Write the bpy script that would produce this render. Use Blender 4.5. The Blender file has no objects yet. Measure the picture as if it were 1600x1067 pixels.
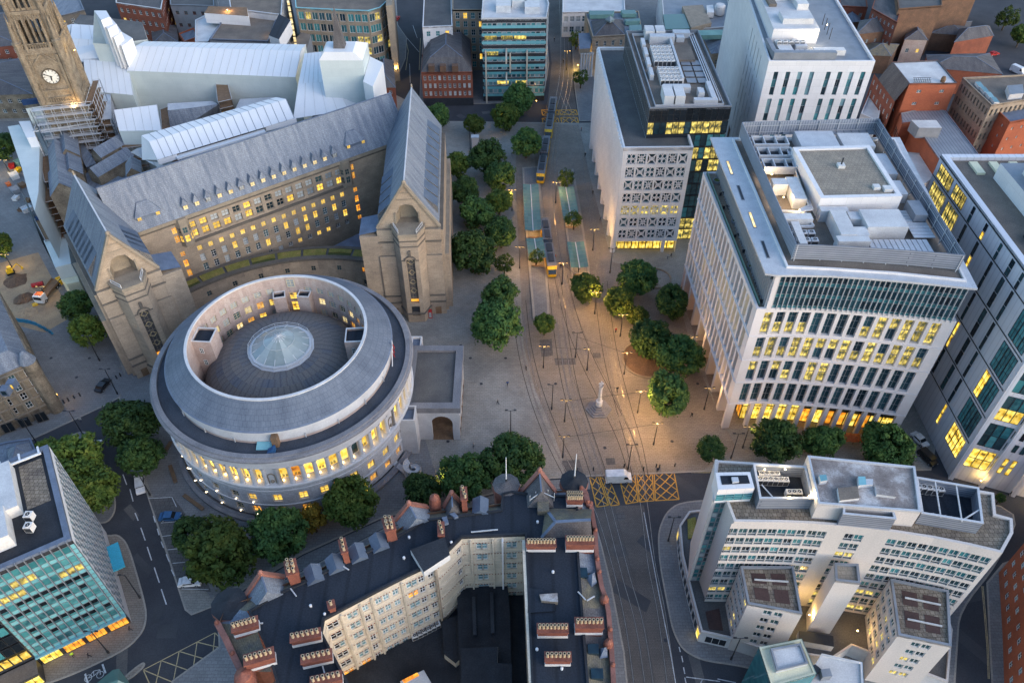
import bpy,math,random
from mathutils import Vector,Matrix
random.seed(7)
R=math.radians
sc=bpy.context.scene
col=sc.collection
# camera, sky, sun, exposure
CAM_H,PITCH,FPX=140.0,R(44.75),1244.0
cam_d=bpy.data.cameras.new('camera');cam=bpy.data.objects.new('camera',cam_d);col.objects.link(cam)
cam.location=(0,0,CAM_H);cam.rotation_euler=(R(90)-PITCH,0,0)
cam_d.sensor_width=36;cam_d.lens=FPX*36/1600;cam_d.clip_end=5000;cam_d.clip_start=1
sc.camera=cam
SUN_EL,SUN_AZ=R(17),R(125)
w=bpy.data.worlds.new('World');sc.world=w;w.use_nodes=True
nt=w.node_tree;bgn=nt.nodes['Background']
sky=nt.nodes.new('ShaderNodeTexSky');sky.sky_type='NISHITA';sky.sun_disc=False
sky.sun_elevation=SUN_EL;sky.sun_rotation=SUN_AZ;sky.air_density=1.25;sky.dust_density=1.2;sky.ozone_density=3.2
nt.links.new(sky.outputs[0],bgn.inputs[0]);bgn.inputs[1].default_value=0.15
sun_d=bpy.data.lights.new('sun','SUN');sun_d.energy=0.85;sun_d.angle=R(70);sun_d.color=(1,.87,.84)
sun=bpy.data.objects.new('sun',sun_d);col.objects.link(sun)
sun.rotation_euler=(R(90)-SUN_EL,0,math.pi-SUN_AZ);sun.location=(60,60,300)
sc.view_settings.view_transform='Standard';sc.view_settings.look='None'
sc.view_settings.exposure=1.4;sc.view_settings.gamma=1
sc.render.engine='CYCLES'
try:
 sc.cycles.use_adaptive_sampling=True;sc.cycles.max_bounces=5;sc.cycles.diffuse_bounces=3
 sc.cycles.glossy_bounces=2;sc.cycles.transmission_bounces=3;sc.cycles.transparent_max_bounces=4
 sc.cycles.use_denoising=True;sc.cycles.caustics_reflective=False;sc.cycles.caustics_refractive=False
except Exception:pass
# survey: image measurement + height -> site coordinates (metres)
_s,_c=math.sin(PITCH),math.cos(PITCH)
def at(px,py,z=0.0):
 u=(px-800)/FPX;v=(533.5-py)/FPX
 t=(CAM_H-z)/(_s-v*_c)
 return(u*t,(_c+v*_s)*t)
def proj(x,y,z):
 dz=z-CAM_H;f=y*_c-dz*_s
 return(800+FPX*x/f,533.5-FPX*(y*_s+dz*_c)/f)
def ats(pts,z=0.0):return[at(p[0],p[1],z)for p in pts]
def seen(x,y,z,m=25):
 p=proj(x,y,z);return-m<p[0]<1600+m and-m<p[1]<1067+m
 # helpers
def tag(o,label=None,cat=None,group=None,kind=None):
 if label:o['label']=label
 if cat:o['category']=cat
 if group:o['group']=group
 if kind:o['kind']=kind
 return o
def thing(name,label,cat,loc=(0,0,0),group=None,rz=0):
 o=bpy.data.objects.new(name,None);col.objects.link(o);o.location=loc;o.rotation_euler=(0,0,rz)
 o.empty_display_size=.5
 return tag(o,label,cat,group)
def wloc(o):
 p=Vector((0,0,0))
 while o is not None:p=p+o.location;o=o.parent
 return p
def link(name,me,parent=None,loc=(0,0,0),rz=0):
 o=bpy.data.objects.new(name,me);col.objects.link(o)
 if parent is not None:o.parent=parent
 o.location=loc
 if rz:o.rotation_euler=(0,0,rz)
 return o
def copy_tree(o,parent=None):
 c=o.copy();col.objects.link(c);c.parent=parent
 for ch in list(o.children):copy_tree(ch,c)
 return c
class MB:
 """collects faces; build() links them as one mesh object"""
 def __init__(s):s.v=[];s.f=[];s.m=[];s.uv=[];s.T=None
 def face(s,pts,mi=0,uv=None):
  if s.T is not None:pts=[tuple(s.T@Vector(p))for p in pts]
  n=len(s.v);s.v+=[tuple(p)for p in pts];s.f.append(list(range(n,n+len(pts))));s.m.append(mi)
  if uv is None:
   nx=ny=nz=0.0
   for i in range(len(pts)):
    a,b=pts[i],pts[(i+1)%len(pts)]
    nx+=(a[1]-b[1])*(a[2]+b[2]);ny+=(a[2]-b[2])*(a[0]+b[0]);nz+=(a[0]-b[0])*(a[1]+b[1])
   l=math.sqrt(nx*nx+ny*ny+nz*nz)or 1;nx/=l;ny/=l;nz/=l
   h=math.hypot(nx,ny)
   if h<.02:tx,ty=1.0,0.0
   else:tx,ty=-ny/h,nx/h
   bx,by,bz=-nz*ty,nz*tx,nx*ty-ny*tx
   uv=[(p[0]*tx+p[1]*ty,p[0]*bx+p[1]*by+p[2]*bz)for p in pts]
  s.uv+=uv
 def box(s,x0,x1,y0,y1,z0,z1,mi=0,bottom=False,mt=None):
  if mt is None:mt=mi
  s.face([(x0,y0,z0),(x1,y0,z0),(x1,y0,z1),(x0,y0,z1)],mi)
  s.face([(x1,y1,z0),(x0,y1,z0),(x0,y1,z1),(x1,y1,z1)],mi)
  s.face([(x1,y0,z0),(x1,y1,z0),(x1,y1,z1),(x1,y0,z1)],mi)
  s.face([(x0,y1,z0),(x0,y0,z0),(x0,y0,z1),(x0,y1,z1)],mi)
  s.face([(x0,y0,z1),(x1,y0,z1),(x1,y1,z1),(x0,y1,z1)],mt)
  if bottom:s.face([(x0,y1,z0),(x1,y1,z0),(x1,y0,z0),(x0,y0,z0)],mi)
 def prism(s,poly,z0,z1,mi=0,mt=None,bottom=False,top=True):
  n=len(poly)
  for i in range(n):
   a,b=poly[i],poly[(i+1)%n]
   s.face([(a[0],a[1],z0),(b[0],b[1],z0),(b[0],b[1],z1),(a[0],a[1],z1)],mi)
  if top:s.face([(p[0],p[1],z1)for p in poly],mi if mt is None else mt)
  if bottom:s.face([(p[0],p[1],z0)for p in reversed(poly)],mi)
 def ring(s,poly,inner,z0,z1,mi=0):
  """parapet / coping between two loops of equal length"""
  n=len(poly)
  for i in range(n):
   a,b,c,d=poly[i],poly[(i+1)%n],inner[(i+1)%n],inner[i]
   s.face([(a[0],a[1],z0),(b[0],b[1],z0),(b[0],b[1],z1),(a[0],a[1],z1)],mi)
   s.face([(c[0],c[1],z0),(d[0],d[1],z0),(d[0],d[1],z1),(c[0],c[1],z1)],mi)
   s.face([(a[0],a[1],z1),(b[0],b[1],z1),(c[0],c[1],z1),(d[0],d[1],z1)],mi)
 def beam(s,a,b,wd,ht=None,mi=0):
  """square-section bar from a to b"""
  a,b=Vector(a),Vector(b);d=(b-a)
  if d.length<1e-6:return
  d.normalize();up=Vector((0,0,1))if abs(d.z)<.95 else Vector((1,0,0))
  x=d.cross(up).normalized();y=x.cross(d).normalized();h=(ht or wd)/2;q=wd/2
  k=[(-q,-h),(q,-h),(q,h),(-q,h)]
  A=[a+x*i+y*j for i,j in k];B=[b+x*i+y*j for i,j in k]
  for i in range(4):j=(i+1)%4;s.face([A[i],A[j],B[j],B[i]][::-1],mi)
  s.face(A,mi);s.face(B[::-1],mi)
 def tube(s,a,b,r0,r1=None,n=8,mi=0,cap=True):
  r1=r0 if r1 is None else r1
  a,b=Vector(a),Vector(b);d=(b-a).normalized();up=Vector((0,0,1))if abs(d.z)<.95 else Vector((1,0,0))
  x=d.cross(up).normalized();y=x.cross(d).normalized()
  A=[a+(x*math.cos(t)+y*math.sin(t))*r0 for t in[2*math.pi*i/n for i in range(n)]]
  B=[b+(x*math.cos(t)+y*math.sin(t))*r1 for t in[2*math.pi*i/n for i in range(n)]]
  for i in range(n):j=(i+1)%n;s.face([A[j],A[i],B[i],B[j]],mi)
  if cap:s.face(B[::-1],mi);s.face(A,mi)
 def lathe(s,prof,cx=0,cy=0,n=64,mi=0,a0=0.0,a1=2*math.pi,mis=None):
  """prof: (r,z) from bottom to top seen from outside"""
  vv=0
  for k in range(len(prof)-1):
   (r0,z0),(r1,z1)=prof[k],prof[k+1];dl=math.hypot(r1-r0,z1-z0)
   m=mi if mis is None else mis[k];rm=max(r0,r1)
   for i in range(n):
    t0=a0+(a1-a0)*i/n;t1=a0+(a1-a0)*(i+1)/n
    p=[(cx+r0*math.cos(t0),cy+r0*math.sin(t0),z0),(cx+r0*math.cos(t1),cy+r0*math.sin(t1),z0),(cx+r1*math.cos(t1),cy+r1*math.sin(t1),z1),(cx+r1*math.cos(t0),cy+r1*math.sin(t0),z1)]
    uv=[(t0*rm,vv),(t1*rm,vv),(t1*rm,vv+dl),(t0*rm,vv+dl)]
    if r0<1e-4:p=[p[0],p[2],p[3]];uv=[uv[0],uv[2],uv[3]]
    elif r1<1e-4:p=p[:3];uv=uv[:3]
    s.face(p,m,uv)
   vv+=dl
 def mesh(s,name,mats,off=(0,0,0)):
  me=bpy.data.meshes.new(name)
  if off[0]or off[1]or off[2]:vs=[(p[0]-off[0],p[1]-off[1],p[2]-off[2])for p in s.v]
  else:vs=s.v
  me.from_pydata(vs,[],s.f)
  uvl=me.uv_layers.new(name='UV')
  flat=[c for q in s.uv for c in q];uvl.data.foreach_set('uv',flat)
  for m in(mats if isinstance(mats,(list,tuple))else[mats]):me.materials.append(MAT[m])
  me.polygons.foreach_set('material_index',s.m)
  me.update();return me
 def build(s,name,mats,parent=None,label=None,kind=None):
  if not s.f:return None
  off=wloc(parent)if parent is not None else(0,0,0)
  o=link(name,s.mesh(name,mats,off),parent)
  if label:o['label']=label
  if kind:o['kind']=kind
  return o
class Fr:
 """facade line through points, left to right seen from outside; pos(u, w, z) with w outward"""
 def __init__(s,*pts):
  s.p=[Vector((p[0],p[1]))for p in pts];s.l=[0.0]
  for i in range(len(s.p)-1):s.l.append(s.l[-1]+(s.p[i+1]-s.p[i]).length)
  s.L=s.l[-1]
 def seg(s,u):
  for i in range(len(s.p)-1):
   if u<=s.l[i+1]or i==len(s.p)-2:return i
 def nrm(s,u):
  i=s.seg(min(max(u,0),s.L));d=(s.p[i+1]-s.p[i]).normalized();return Vector((d.y,-d.x))
 def ang(s,u):
  i=s.seg(min(max(u,0),s.L));d=s.p[i+1]-s.p[i];return math.atan2(d.y,d.x)
 def pos(s,u,wd,z):
  i=s.seg(u);d=(s.p[i+1]-s.p[i]).normalized();q=s.p[i]+d*(u-s.l[i])
  n=Vector((d.y,-d.x))
  if 0<i and u-s.l[i]<1e-6:
   d0=(s.p[i]-s.p[i-1]).normalized();n=(n+Vector((d0.y,-d0.x))).normalized()
  elif i<len(s.p)-2 and s.l[i+1]-u<1e-6:
   d1=(s.p[i+2]-s.p[i+1]).normalized();n=(n+Vector((d1.y,-d1.x))).normalized()
  q=q+n*wd
  return(q.x,q.y,z)
def facade(mb,fr,z0,z1,rows,cols,d=.3,mi=0,mir=None,w=0.0,u0=0.0,u1=None):
 """wall with real openings: rows [(za,zb)], cols [(ua,ub)], reveals d deep"""
 u1=fr.L if u1 is None else u1;mir=mi if mir is None else mir
 br=sorted(set([u0,u1]+[x for c in cols for x in c]+[l for l in fr.l if u0<l<u1]))
 def q(a,b,za,zb,ww=None):
  if zb-za<1e-4:return
  mb.face([fr.pos(a,w,za),fr.pos(b,w,za),fr.pos(b,w,zb),fr.pos(a,w,zb)],mi)
 z=z0
 for za,zb in sorted(rows):
  for i in range(len(br)-1):q(br[i],br[i+1],z,za)
  for i in range(len(br)-1):
   a,b=br[i],br[i+1];m=(a+b)/2
   c=next((c for c in cols if c[0]<m<c[1]),None)
   if c is None:q(a,b,za,zb)
  for a,b in cols:
   o,k=w,w-d
   mb.face([fr.pos(a,k,za),fr.pos(a,k,zb),fr.pos(a,o,zb),fr.pos(a,o,za)][::-1],mir)
   mb.face([fr.pos(b,o,za),fr.pos(b,o,zb),fr.pos(b,k,zb),fr.pos(b,k,za)][::-1],mir)
   mb.face([fr.pos(a,k,za),fr.pos(a,o,za),fr.pos(b,o,za),fr.pos(b,k,za)],mir)
   mb.face([fr.pos(a,k,zb),fr.pos(b,k,zb),fr.pos(b,o,zb),fr.pos(a,o,zb)],mir)
  z=zb
 for i in range(len(br)-1):q(br[i],br[i+1],z,z1)
_wm={}
def window_mesh(wd,ht,nx,ny,ft,fm,gm,key=''):
 k=(round(wd,2),round(ht,2),nx,ny,ft,fm,gm)
 if k in _wm:return _wm[k]
 m=MB();a,b,h=-wd/2,wd/2,ht
 m.face([(a,0,0),(b,0,0),(b,0,h),(a,0,h)],1)
 if ft>0:
  def bar(x0,x1,z0,z1,e=.07):
   m.face([(x0,-e,z0),(x1,-e,z0),(x1,-e,z1),(x0,-e,z1)],0)
   if x1-x0<z1-z0:
    m.face([(x0,0,z0),(x0,-e,z0),(x0,-e,z1),(x0,0,z1)],0);m.face([(x1,-e,z0),(x1,0,z0),(x1,0,z1),(x1,-e,z1)],0)
   else:
    m.face([(x0,-e,z1),(x1,-e,z1),(x1,0,z1),(x0,0,z1)],0);m.face([(x0,0,z0),(x1,0,z0),(x1,-e,z0),(x0,-e,z0)],0)
  bar(a,a+ft,0,h);bar(b-ft,b,0,h);bar(a+ft,b-ft,0,ft,.075);bar(a+ft,b-ft,h-ft,h,.075)
  for i in range(1,nx):x=a+wd*i/nx;bar(x-ft*.4,x+ft*.4,ft,h-ft,.06)
  for i in range(1,ny):z=h*i/ny;bar(a+ft,b-ft,z-ft*.4,z+ft*.4,.055)
 _wm[k]=m.mesh('window',[fm,gm]);return _wm[k]
def win(parent,fr,c,r,d,nx=1,ny=1,ft=.08,fm='frame_white',gm='glass_dark',w=0.0,name='window',margin=25,force=False):
 u=(c[0]+c[1])/2;p=fr.pos(u,w-d,r[0])
 if not force and not seen(p[0],p[1],p[2],margin):return None
 off=wloc(parent)
 return link(name,window_mesh(c[1]-c[0],r[1]-r[0],nx,ny,ft,fm,gm),parent,(p[0]-off[0],p[1]-off[1],p[2]-off[2]),fr.ang(u))
def spread(n,L,wd,m0=0.0,m1=None):
 """n openings of width wd evenly along [m0, L-m1]"""
 m1=m0 if m1 is None else m1;p=(L-m0-m1)/n
 return[(m0+p*(i+.5)-wd/2,m0+p*(i+.5)+wd/2)for i in range(n)]
def levels(n,z0,z1,ht,sill=None):
 p=(z1-z0)/n
 s_=(p-ht)/2 if sill is None else sill
 return[(z0+p*i+s_,z0+p*i+s_+ht)for i in range(n)]
def inset(poly,d):
 n=len(poly);out=[]
 for i in range(n):
  p0,p1,p2=Vector(poly[i-1]),Vector(poly[i]),Vector(poly[(i+1)%n])
  d1,d2=(p1-p0).normalized(),(p2-p1).normalized()
  n1,n2=Vector((-d1.y,d1.x)),Vector((-d2.y,d2.x));k=1+n1.dot(n2)
  q=p1+(n1+n2)*(d/max(k,.3));out.append((q.x,q.y))
 return out
def rect(o,ang,L,Wd):
 """CCW rectangle: corner o, L along ang, Wd to its left"""
 c,s_=math.cos(ang),math.sin(ang)
 return[(o[0],o[1]),(o[0]+c*L,o[1]+s_*L),(o[0]+c*L-s_*Wd,o[1]+s_*L+c*Wd),(o[0]-s_*Wd,o[1]+c*Wd)]
def lerp(a,b,t):return tuple(a[i]+(b[i]-a[i])*t for i in range(len(a)))
def ccw(poly):
 a=sum(poly[i][0]*poly[(i+1)%len(poly)][1]-poly[(i+1)%len(poly)][0]*poly[i][1]for i in range(len(poly)))
 return poly if a>0 else poly[::-1]
 # materials (UV in metres on every mesh)
MAT={}
def M(name,c1,c2=None,scale=.35,rough=.85,metal=0.0,pat=None,pw=1.0,ph=.5,mort=.012,mc=None,stain=.35,bump=.0,streak=None,rnd=0.0,spec=.3,c3=None,fine=4.0,bv=.1):
 m=bpy.data.materials.new(name);m.use_nodes=True;MAT[name]=m
 n=m.node_tree.nodes;L=m.node_tree.links;b=n['Principled BSDF']
 b.inputs['Roughness'].default_value=rough;b.inputs['Metallic'].default_value=metal
 b.inputs['Specular IOR Level'].default_value=spec
 c2=c2 or tuple(x*.72 for x in c1)
 tc=n.new('ShaderNodeTexCoord');vec=tc.outputs['UV']
 nz=n.new('ShaderNodeTexNoise');nz.inputs['Scale'].default_value=scale;nz.inputs['Detail'].default_value=6;nz.inputs['Roughness'].default_value=.65
 if streak:
  mp=n.new('ShaderNodeMapping');mp.inputs['Scale'].default_value=(streak[0],streak[1],1);L.new(vec,mp.inputs[0]);L.new(mp.outputs[0],nz.inputs['Vector'])
 else:L.new(vec,nz.inputs['Vector'])
 rp=n.new('ShaderNodeValToRGB');rp.color_ramp.elements[0].position=.36;rp.color_ramp.elements[1].position=.66
 rp.color_ramp.elements[0].color=(*c1,1);rp.color_ramp.elements[1].color=(*c2,1)
 if c3:e=rp.color_ramp.elements.new(.5);e.color=(*c3,1)
 L.new(nz.outputs[0],rp.inputs[0]);out=rp.outputs[0]
 nf=n.new('ShaderNodeTexNoise');nf.inputs['Scale'].default_value=fine;nf.inputs['Detail'].default_value=3;L.new(vec,nf.inputs['Vector'])
 rf=n.new('ShaderNodeMapRange');rf.inputs[3].default_value=1-stain*.5;rf.inputs[4].default_value=1+stain*.5
 rf.inputs[1].default_value=.3;rf.inputs[2].default_value=.7;L.new(nf.outputs[0],rf.inputs[0])
 mx=n.new('ShaderNodeMix');mx.data_type='RGBA';mx.blend_type='MULTIPLY';mx.inputs[0].default_value=1
 L.new(out,mx.inputs[6]);L.new(rf.outputs[0],mx.inputs[7]);out=mx.outputs[2]
 hgt=nf.outputs[0]
 if pat=='brick':
  br=n.new('ShaderNodeTexBrick');br.inputs['Scale'].default_value=1;br.inputs['Brick Width'].default_value=pw;br.inputs['Row Height'].default_value=ph
  br.inputs['Mortar Size'].default_value=mort;br.inputs['Mortar Smooth'].default_value=.1;L.new(vec,br.inputs['Vector'])
  br.inputs['Color1'].default_value=(1+bv*.6,)*3+(1,);br.inputs['Color2'].default_value=(1-bv,)*3+(1,)
  br.inputs['Mortar'].default_value=(*(mc or(.55,.55,.55)),1)
  m2=n.new('ShaderNodeMix');m2.data_type='RGBA';m2.blend_type='MULTIPLY';m2.inputs[0].default_value=1
  L.new(out,m2.inputs[6]);L.new(br.outputs[0],m2.inputs[7]);out=m2.outputs[2];hgt=br.outputs[1]
 elif pat=='seam':
  wv=n.new('ShaderNodeTexWave');wv.wave_type='BANDS';wv.bands_direction='X';wv.inputs['Scale'].default_value=1/pw*.31416;L.new(vec,wv.inputs['Vector'])
  r3=n.new('ShaderNodeValToRGB');r3.color_ramp.elements[0].position=mort;r3.color_ramp.elements[0].color=(*(mc or(.6,.6,.6)),1);r3.color_ramp.elements[1].position=mort+.12
  L.new(wv.outputs[1],r3.inputs[0]);m2=n.new('ShaderNodeMix');m2.data_type='RGBA';m2.blend_type='MULTIPLY';m2.inputs[0].default_value=1
  L.new(out,m2.inputs[6]);L.new(r3.outputs[0],m2.inputs[7]);out=m2.outputs[2];hgt=wv.outputs[1]
 if rnd:
  oi=n.new('ShaderNodeObjectInfo');rr=n.new('ShaderNodeMapRange');rr.inputs[3].default_value=1-rnd;rr.inputs[4].default_value=1+rnd
  L.new(oi.outputs['Random'],rr.inputs[0]);m3=n.new('ShaderNodeMix');m3.data_type='RGBA';m3.blend_type='MULTIPLY';m3.inputs[0].default_value=1
  L.new(out,m3.inputs[6]);L.new(rr.outputs[0],m3.inputs[7]);out=m3.outputs[2]
 L.new(out,b.inputs['Base Color'])
 if bump:
  bp=n.new('ShaderNodeBump');bp.inputs['Strength'].default_value=bump;bp.inputs['Distance'].default_value=.05
  L.new(hgt,bp.inputs['Height']);L.new(bp.outputs[0],b.inputs['Normal'])
 return m
def glass(name,cols,rough=.12,spec=.5,metal=0.0):
 """opaque-looking office glass; tint differs from pane to pane"""
 m=bpy.data.materials.new(name);m.use_nodes=True;MAT[name]=m
 n=m.node_tree.nodes;L=m.node_tree.links;b=n['Principled BSDF']
 b.inputs['Roughness'].default_value=rough;b.inputs['Specular IOR Level'].default_value=spec;b.inputs['Metallic'].default_value=metal
 oi=n.new('ShaderNodeObjectInfo');rp=n.new('ShaderNodeValToRGB');rp.color_ramp.interpolation='LINEAR'
 for i,c in enumerate(cols):
  e=rp.color_ramp.elements[i]if i<2 else rp.color_ramp.elements.new(1)
  e.position=i/max(1,len(cols)-1);e.color=(*c,1)
 tc=n.new('ShaderNodeTexCoord');nz=n.new('ShaderNodeTexNoise');nz.noise_dimensions='4D';nz.inputs['Scale'].default_value=.9;nz.inputs['Detail'].default_value=1
 L.new(tc.outputs['UV'],nz.inputs['Vector'])
 mw=n.new('ShaderNodeMath');mw.operation='MULTIPLY';mw.inputs[1].default_value=91;L.new(oi.outputs['Random'],mw.inputs[0]);L.new(mw.outputs[0],nz.inputs['W'])
 ad=n.new('ShaderNodeMath');ad.operation='MULTIPLY_ADD';ad.inputs[1].default_value=.6;ad.inputs[2].default_value=-.3;L.new(nz.outputs[0],ad.inputs[0])
 a2=n.new('ShaderNodeMath');a2.operation='ADD';a2.use_clamp=True;L.new(oi.outputs['Random'],a2.inputs[0]);L.new(ad.outputs[0],a2.inputs[1])
 L.new(a2.outputs[0],rp.inputs[0]);L.new(rp.outputs[0],b.inputs['Base Color'])
 return m
def lit(name,ca,cb,strength,dark=(.05,.03,.01),scale=1.4,cut=.42):
 """lit room behind glass: bright ceiling and clutter, different in every window"""
 m=bpy.data.materials.new(name);m.use_nodes=True;MAT[name]=m
 n=m.node_tree.nodes;L=m.node_tree.links;b=n['Principled BSDF']
 b.inputs['Base Color'].default_value=(.08,.06,.03,1);b.inputs['Roughness'].default_value=.2
 oi=n.new('ShaderNodeObjectInfo');tc=n.new('ShaderNodeTexCoord')
 nz=n.new('ShaderNodeTexNoise');nz.noise_dimensions='4D';nz.inputs['Scale'].default_value=scale;nz.inputs['Detail'].default_value=3
 mw=n.new('ShaderNodeMath');mw.operation='MULTIPLY';mw.inputs[1].default_value=57;L.new(oi.outputs['Random'],mw.inputs[0]);L.new(mw.outputs[0],nz.inputs['W'])
 mp=n.new('ShaderNodeMapping');mp.inputs['Scale'].default_value=(1.7,.8,1);L.new(tc.outputs['UV'],mp.inputs[0]);L.new(mp.outputs[0],nz.inputs['Vector'])
 sx=n.new('ShaderNodeSeparateXYZ');L.new(tc.outputs['UV'],sx.inputs[0]);wv=n.new('ShaderNodeMath');wv.operation='PINGPONG';wv.inputs[1].default_value=1.15
 ph=n.new('ShaderNodeMath');ph.operation='ADD';L.new(sx.outputs[1],ph.inputs[0]);L.new(oi.outputs['Random'],ph.inputs[1]);L.new(ph.outputs[0],wv.inputs[0])
 ad=n.new('ShaderNodeMath');ad.operation='MULTIPLY_ADD';ad.inputs[1].default_value=.2;L.new(wv.outputs[0],ad.inputs[0]);L.new(nz.outputs[0],ad.inputs[2])
 sb_=n.new('ShaderNodeMath');sb_.operation='SUBTRACT';sb_.inputs[1].default_value=.1;L.new(ad.outputs[0],sb_.inputs[0])
 rp=n.new('ShaderNodeValToRGB');e=rp.color_ramp.elements;e[0].position=cut-.1;e[0].color=(*dark,1);e[1].position=.72;e[1].color=(*cb,1)
 x=e.new(cut+.05);x.color=(*ca,1);L.new(sb_.outputs[0],rp.inputs[0])
 L.new(rp.outputs[0],b.inputs['Emission Color'])
 ms=n.new('ShaderNodeMapRange');ms.inputs[3].default_value=strength*.65;ms.inputs[4].default_value=strength*1.25;L.new(oi.outputs['Random'],ms.inputs[0])
 L.new(ms.outputs[0],b.inputs['Emission Strength'])
 return m
def glow(name,c,st):
 m=bpy.data.materials.new(name);m.use_nodes=True;MAT[name]=m;b=m.node_tree.nodes['Principled BSDF']
 b.inputs['Emission Color'].default_value=(*c,1);b.inputs['Emission Strength'].default_value=st;b.inputs['Base Color'].default_value=(*c,1)
 # ground
M('asphalt',(.06,.063,.072),(.042,.045,.054),.12,.9,stain=.3)
M('asphalt_far',(.075,.078,.085),(.05,.053,.06),.1,.9,stain=.25)
M('paving',(.33,.315,.285),(.2,.192,.178),.07,.85,pat='brick',pw=1.0,ph=.5,mort=.03,mc=(.66,.65,.63),stain=.35,bump=.2)
M('paving_grey',(.235,.235,.235),(.16,.163,.17),.07,.85,pat='brick',pw=1.1,ph=.6,mort=.03,mc=(.62,.6,.6),stain=.3)
M('paving_warm',(.27,.235,.2),(.19,.168,.145),.1,.85,pat='brick',pw=.9,ph=.45,mort=.03,mc=(.6,.58,.56),stain=.35)
M('setts',(.15,.135,.125),(.1,.094,.09),.12,.85,pat='brick',pw=.45,ph=.3,mort=.03,mc=(.6,.6,.6),stain=.4)
M('slab_dark',(.13,.125,.125),(.1,.1,.1),.3,.85,pat='brick',pw=1,ph=1,mort=.04)
M('kerb',(.34,.31,.27),(.26,.245,.22),.4,.8)
M('rail_steel',(.42,.38,.34),(.25,.23,.21),1.0,.35,.7)
M('groove',(.06,.054,.05),None,.5,.9)
M('paint_white',(.62,.63,.64),(.42,.43,.45),.8,.7,stain=.5)
M('paint_yellow',(.72,.38,.05),(.5,.27,.06),.5,.7,stain=.4)
M('paint_pale_yellow',(.55,.43,.22),(.36,.3,.19),.5,.7,stain=.5)
M('soil',(.16,.1,.065),(.09,.06,.045),.3,.95,stain=.7)
M('sand',(.4,.29,.18),(.26,.19,.13),.25,.95,stain=.5)
M('moss',(.15,.13,.03),(.28,.21,.07),.35,.95,stain=.7,c3=(.2,.19,.05))
M('grass',(.05,.075,.02),(.09,.085,.03),.5,.95,stain=.7)
# stone, brick, concrete
M('stone_buff',(.4,.32,.24),(.265,.215,.168),.16,.85,pat='brick',pw=1.3,ph=.55,mort=.018,mc=(.72,.7,.68),stain=.3)
M('stone_trim',(.3,.25,.19),(.2,.17,.135),.3,.85,stain=.3)
M('stone_dark',(.15,.13,.11),(.1,.088,.076),.3,.85,stain=.4)
M('gothic',(.29,.24,.175),(.125,.1,.075),.35,.85,pat='brick',pw=1.0,ph=.45,mort=.02,mc=(.65,.65,.65),stain=.5)
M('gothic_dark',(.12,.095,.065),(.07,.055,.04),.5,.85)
M('portland',(.6,.6,.62),(.46,.46,.485),.22,.8,pat='brick',pw=1.2,ph=.5,mort=.035,mc=(.66,.66,.68),stain=.3,bump=.3)
M('portland_dark',(.235,.232,.245),(.15,.15,.165),.3,.85,stain=.35,streak=(.8,.3))
M('portland_smooth',(.6,.595,.6),(.47,.465,.475),.25,.8,stain=.22)
M('concrete_white',(.64,.6,.6),(.55,.52,.525),.1,.75,stain=.1)
M('panel_white',(.74,.72,.72),(.65,.635,.64),.08,.6,pat='brick',pw=3.0,ph=1.9,mort=.03,mc=(.8,.8,.8),stain=.08,bv=.04)
M('clad_white',(.66,.66,.7),(.6,.6,.64),.08,.5,pat='seam',pw=1.5,mort=.03,mc=(.86,.86,.87),stain=.06)
M('white_concrete_old',(.62,.57,.54),(.5,.47,.45),.12,.8,stain=.2,streak=(.6,.12))
M('faience',(.64,.56,.45),(.5,.44,.36),.3,.5,pat='brick',pw=.8,ph=.4,mort=.015,mc=(.8,.78,.75),stain=.15)
M('faience_red',(.3,.13,.1),(.19,.085,.065),.4,.6,stain=.3)
M('terracotta',(.25,.09,.06),(.14,.052,.04),.6,.6,stain=.4)
M('brick_red',(.27,.09,.055),(.17,.06,.042),.25,.85,pat='brick',pw=.5,ph=.2,mort=.02,mc=(.9,.85,.8),stain=.35)
M('brick_orange',(.4,.12,.06),(.3,.09,.05),.2,.85,pat='brick',pw=.5,ph=.2,mort=.02,mc=(.9,.85,.8),stain=.25)
M('brick_brown',(.18,.105,.07),(.11,.07,.05),.3,.85,pat='brick',pw=.5,ph=.2,mort=.02,mc=(.9,.85,.8),stain=.35)
M('brick_pale',(.48,.4,.36),(.35,.275,.25),.25,.85,pat='brick',pw=.55,ph=.22,mort=.02,mc=(.9,.86,.84),stain=.3,c3=(.45,.35,.31))
M('tile_chimney',(.45,.35,.22),(.34,.26,.18),1,.7)
# roofs
M('slate_blue',(.1,.13,.18),(.07,.095,.14),.4,.6,stain=.2)
M('slate',(.23,.255,.29),(.12,.145,.19),.55,.7,pat='brick',pw=.5,ph=.42,mort=.03,mc=(.72,.72,.74),stain=.45,streak=(1.6,.16),spec=.4)
M('slate_lit',(.36,.35,.34),(.25,.245,.25),.5,.7,pat='brick',pw=.5,ph=.42,mort=.03,mc=(.8,.8,.8),stain=.3,streak=(1.6,.2))
M('slate_old',(.14,.13,.13),(.085,.08,.085),.5,.8,pat='brick',pw=.5,ph=.3,mort=.03,mc=(.7,.7,.7),stain=.5,streak=(1.2,.3))
M('slate_moss',(.2,.17,.11),(.11,.105,.1),.6,.85,pat='brick',pw=.5,ph=.3,mort=.03,mc=(.75,.75,.75),stain=.5)
M('lead',(.15,.185,.25),(.1,.125,.175),.4,.6,.0,stain=.2)
M('gutter',(.055,.065,.085),(.035,.042,.056),.2,.7,stain=.5)
M('lead_slates',(.15,.175,.215),(.1,.12,.155),.3,.6,pat='brick',pw=.9,ph=1.1,mort=.04,mc=(.62,.64,.7),bv=.06,stain=.22,streak=(.8,.5))
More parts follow.
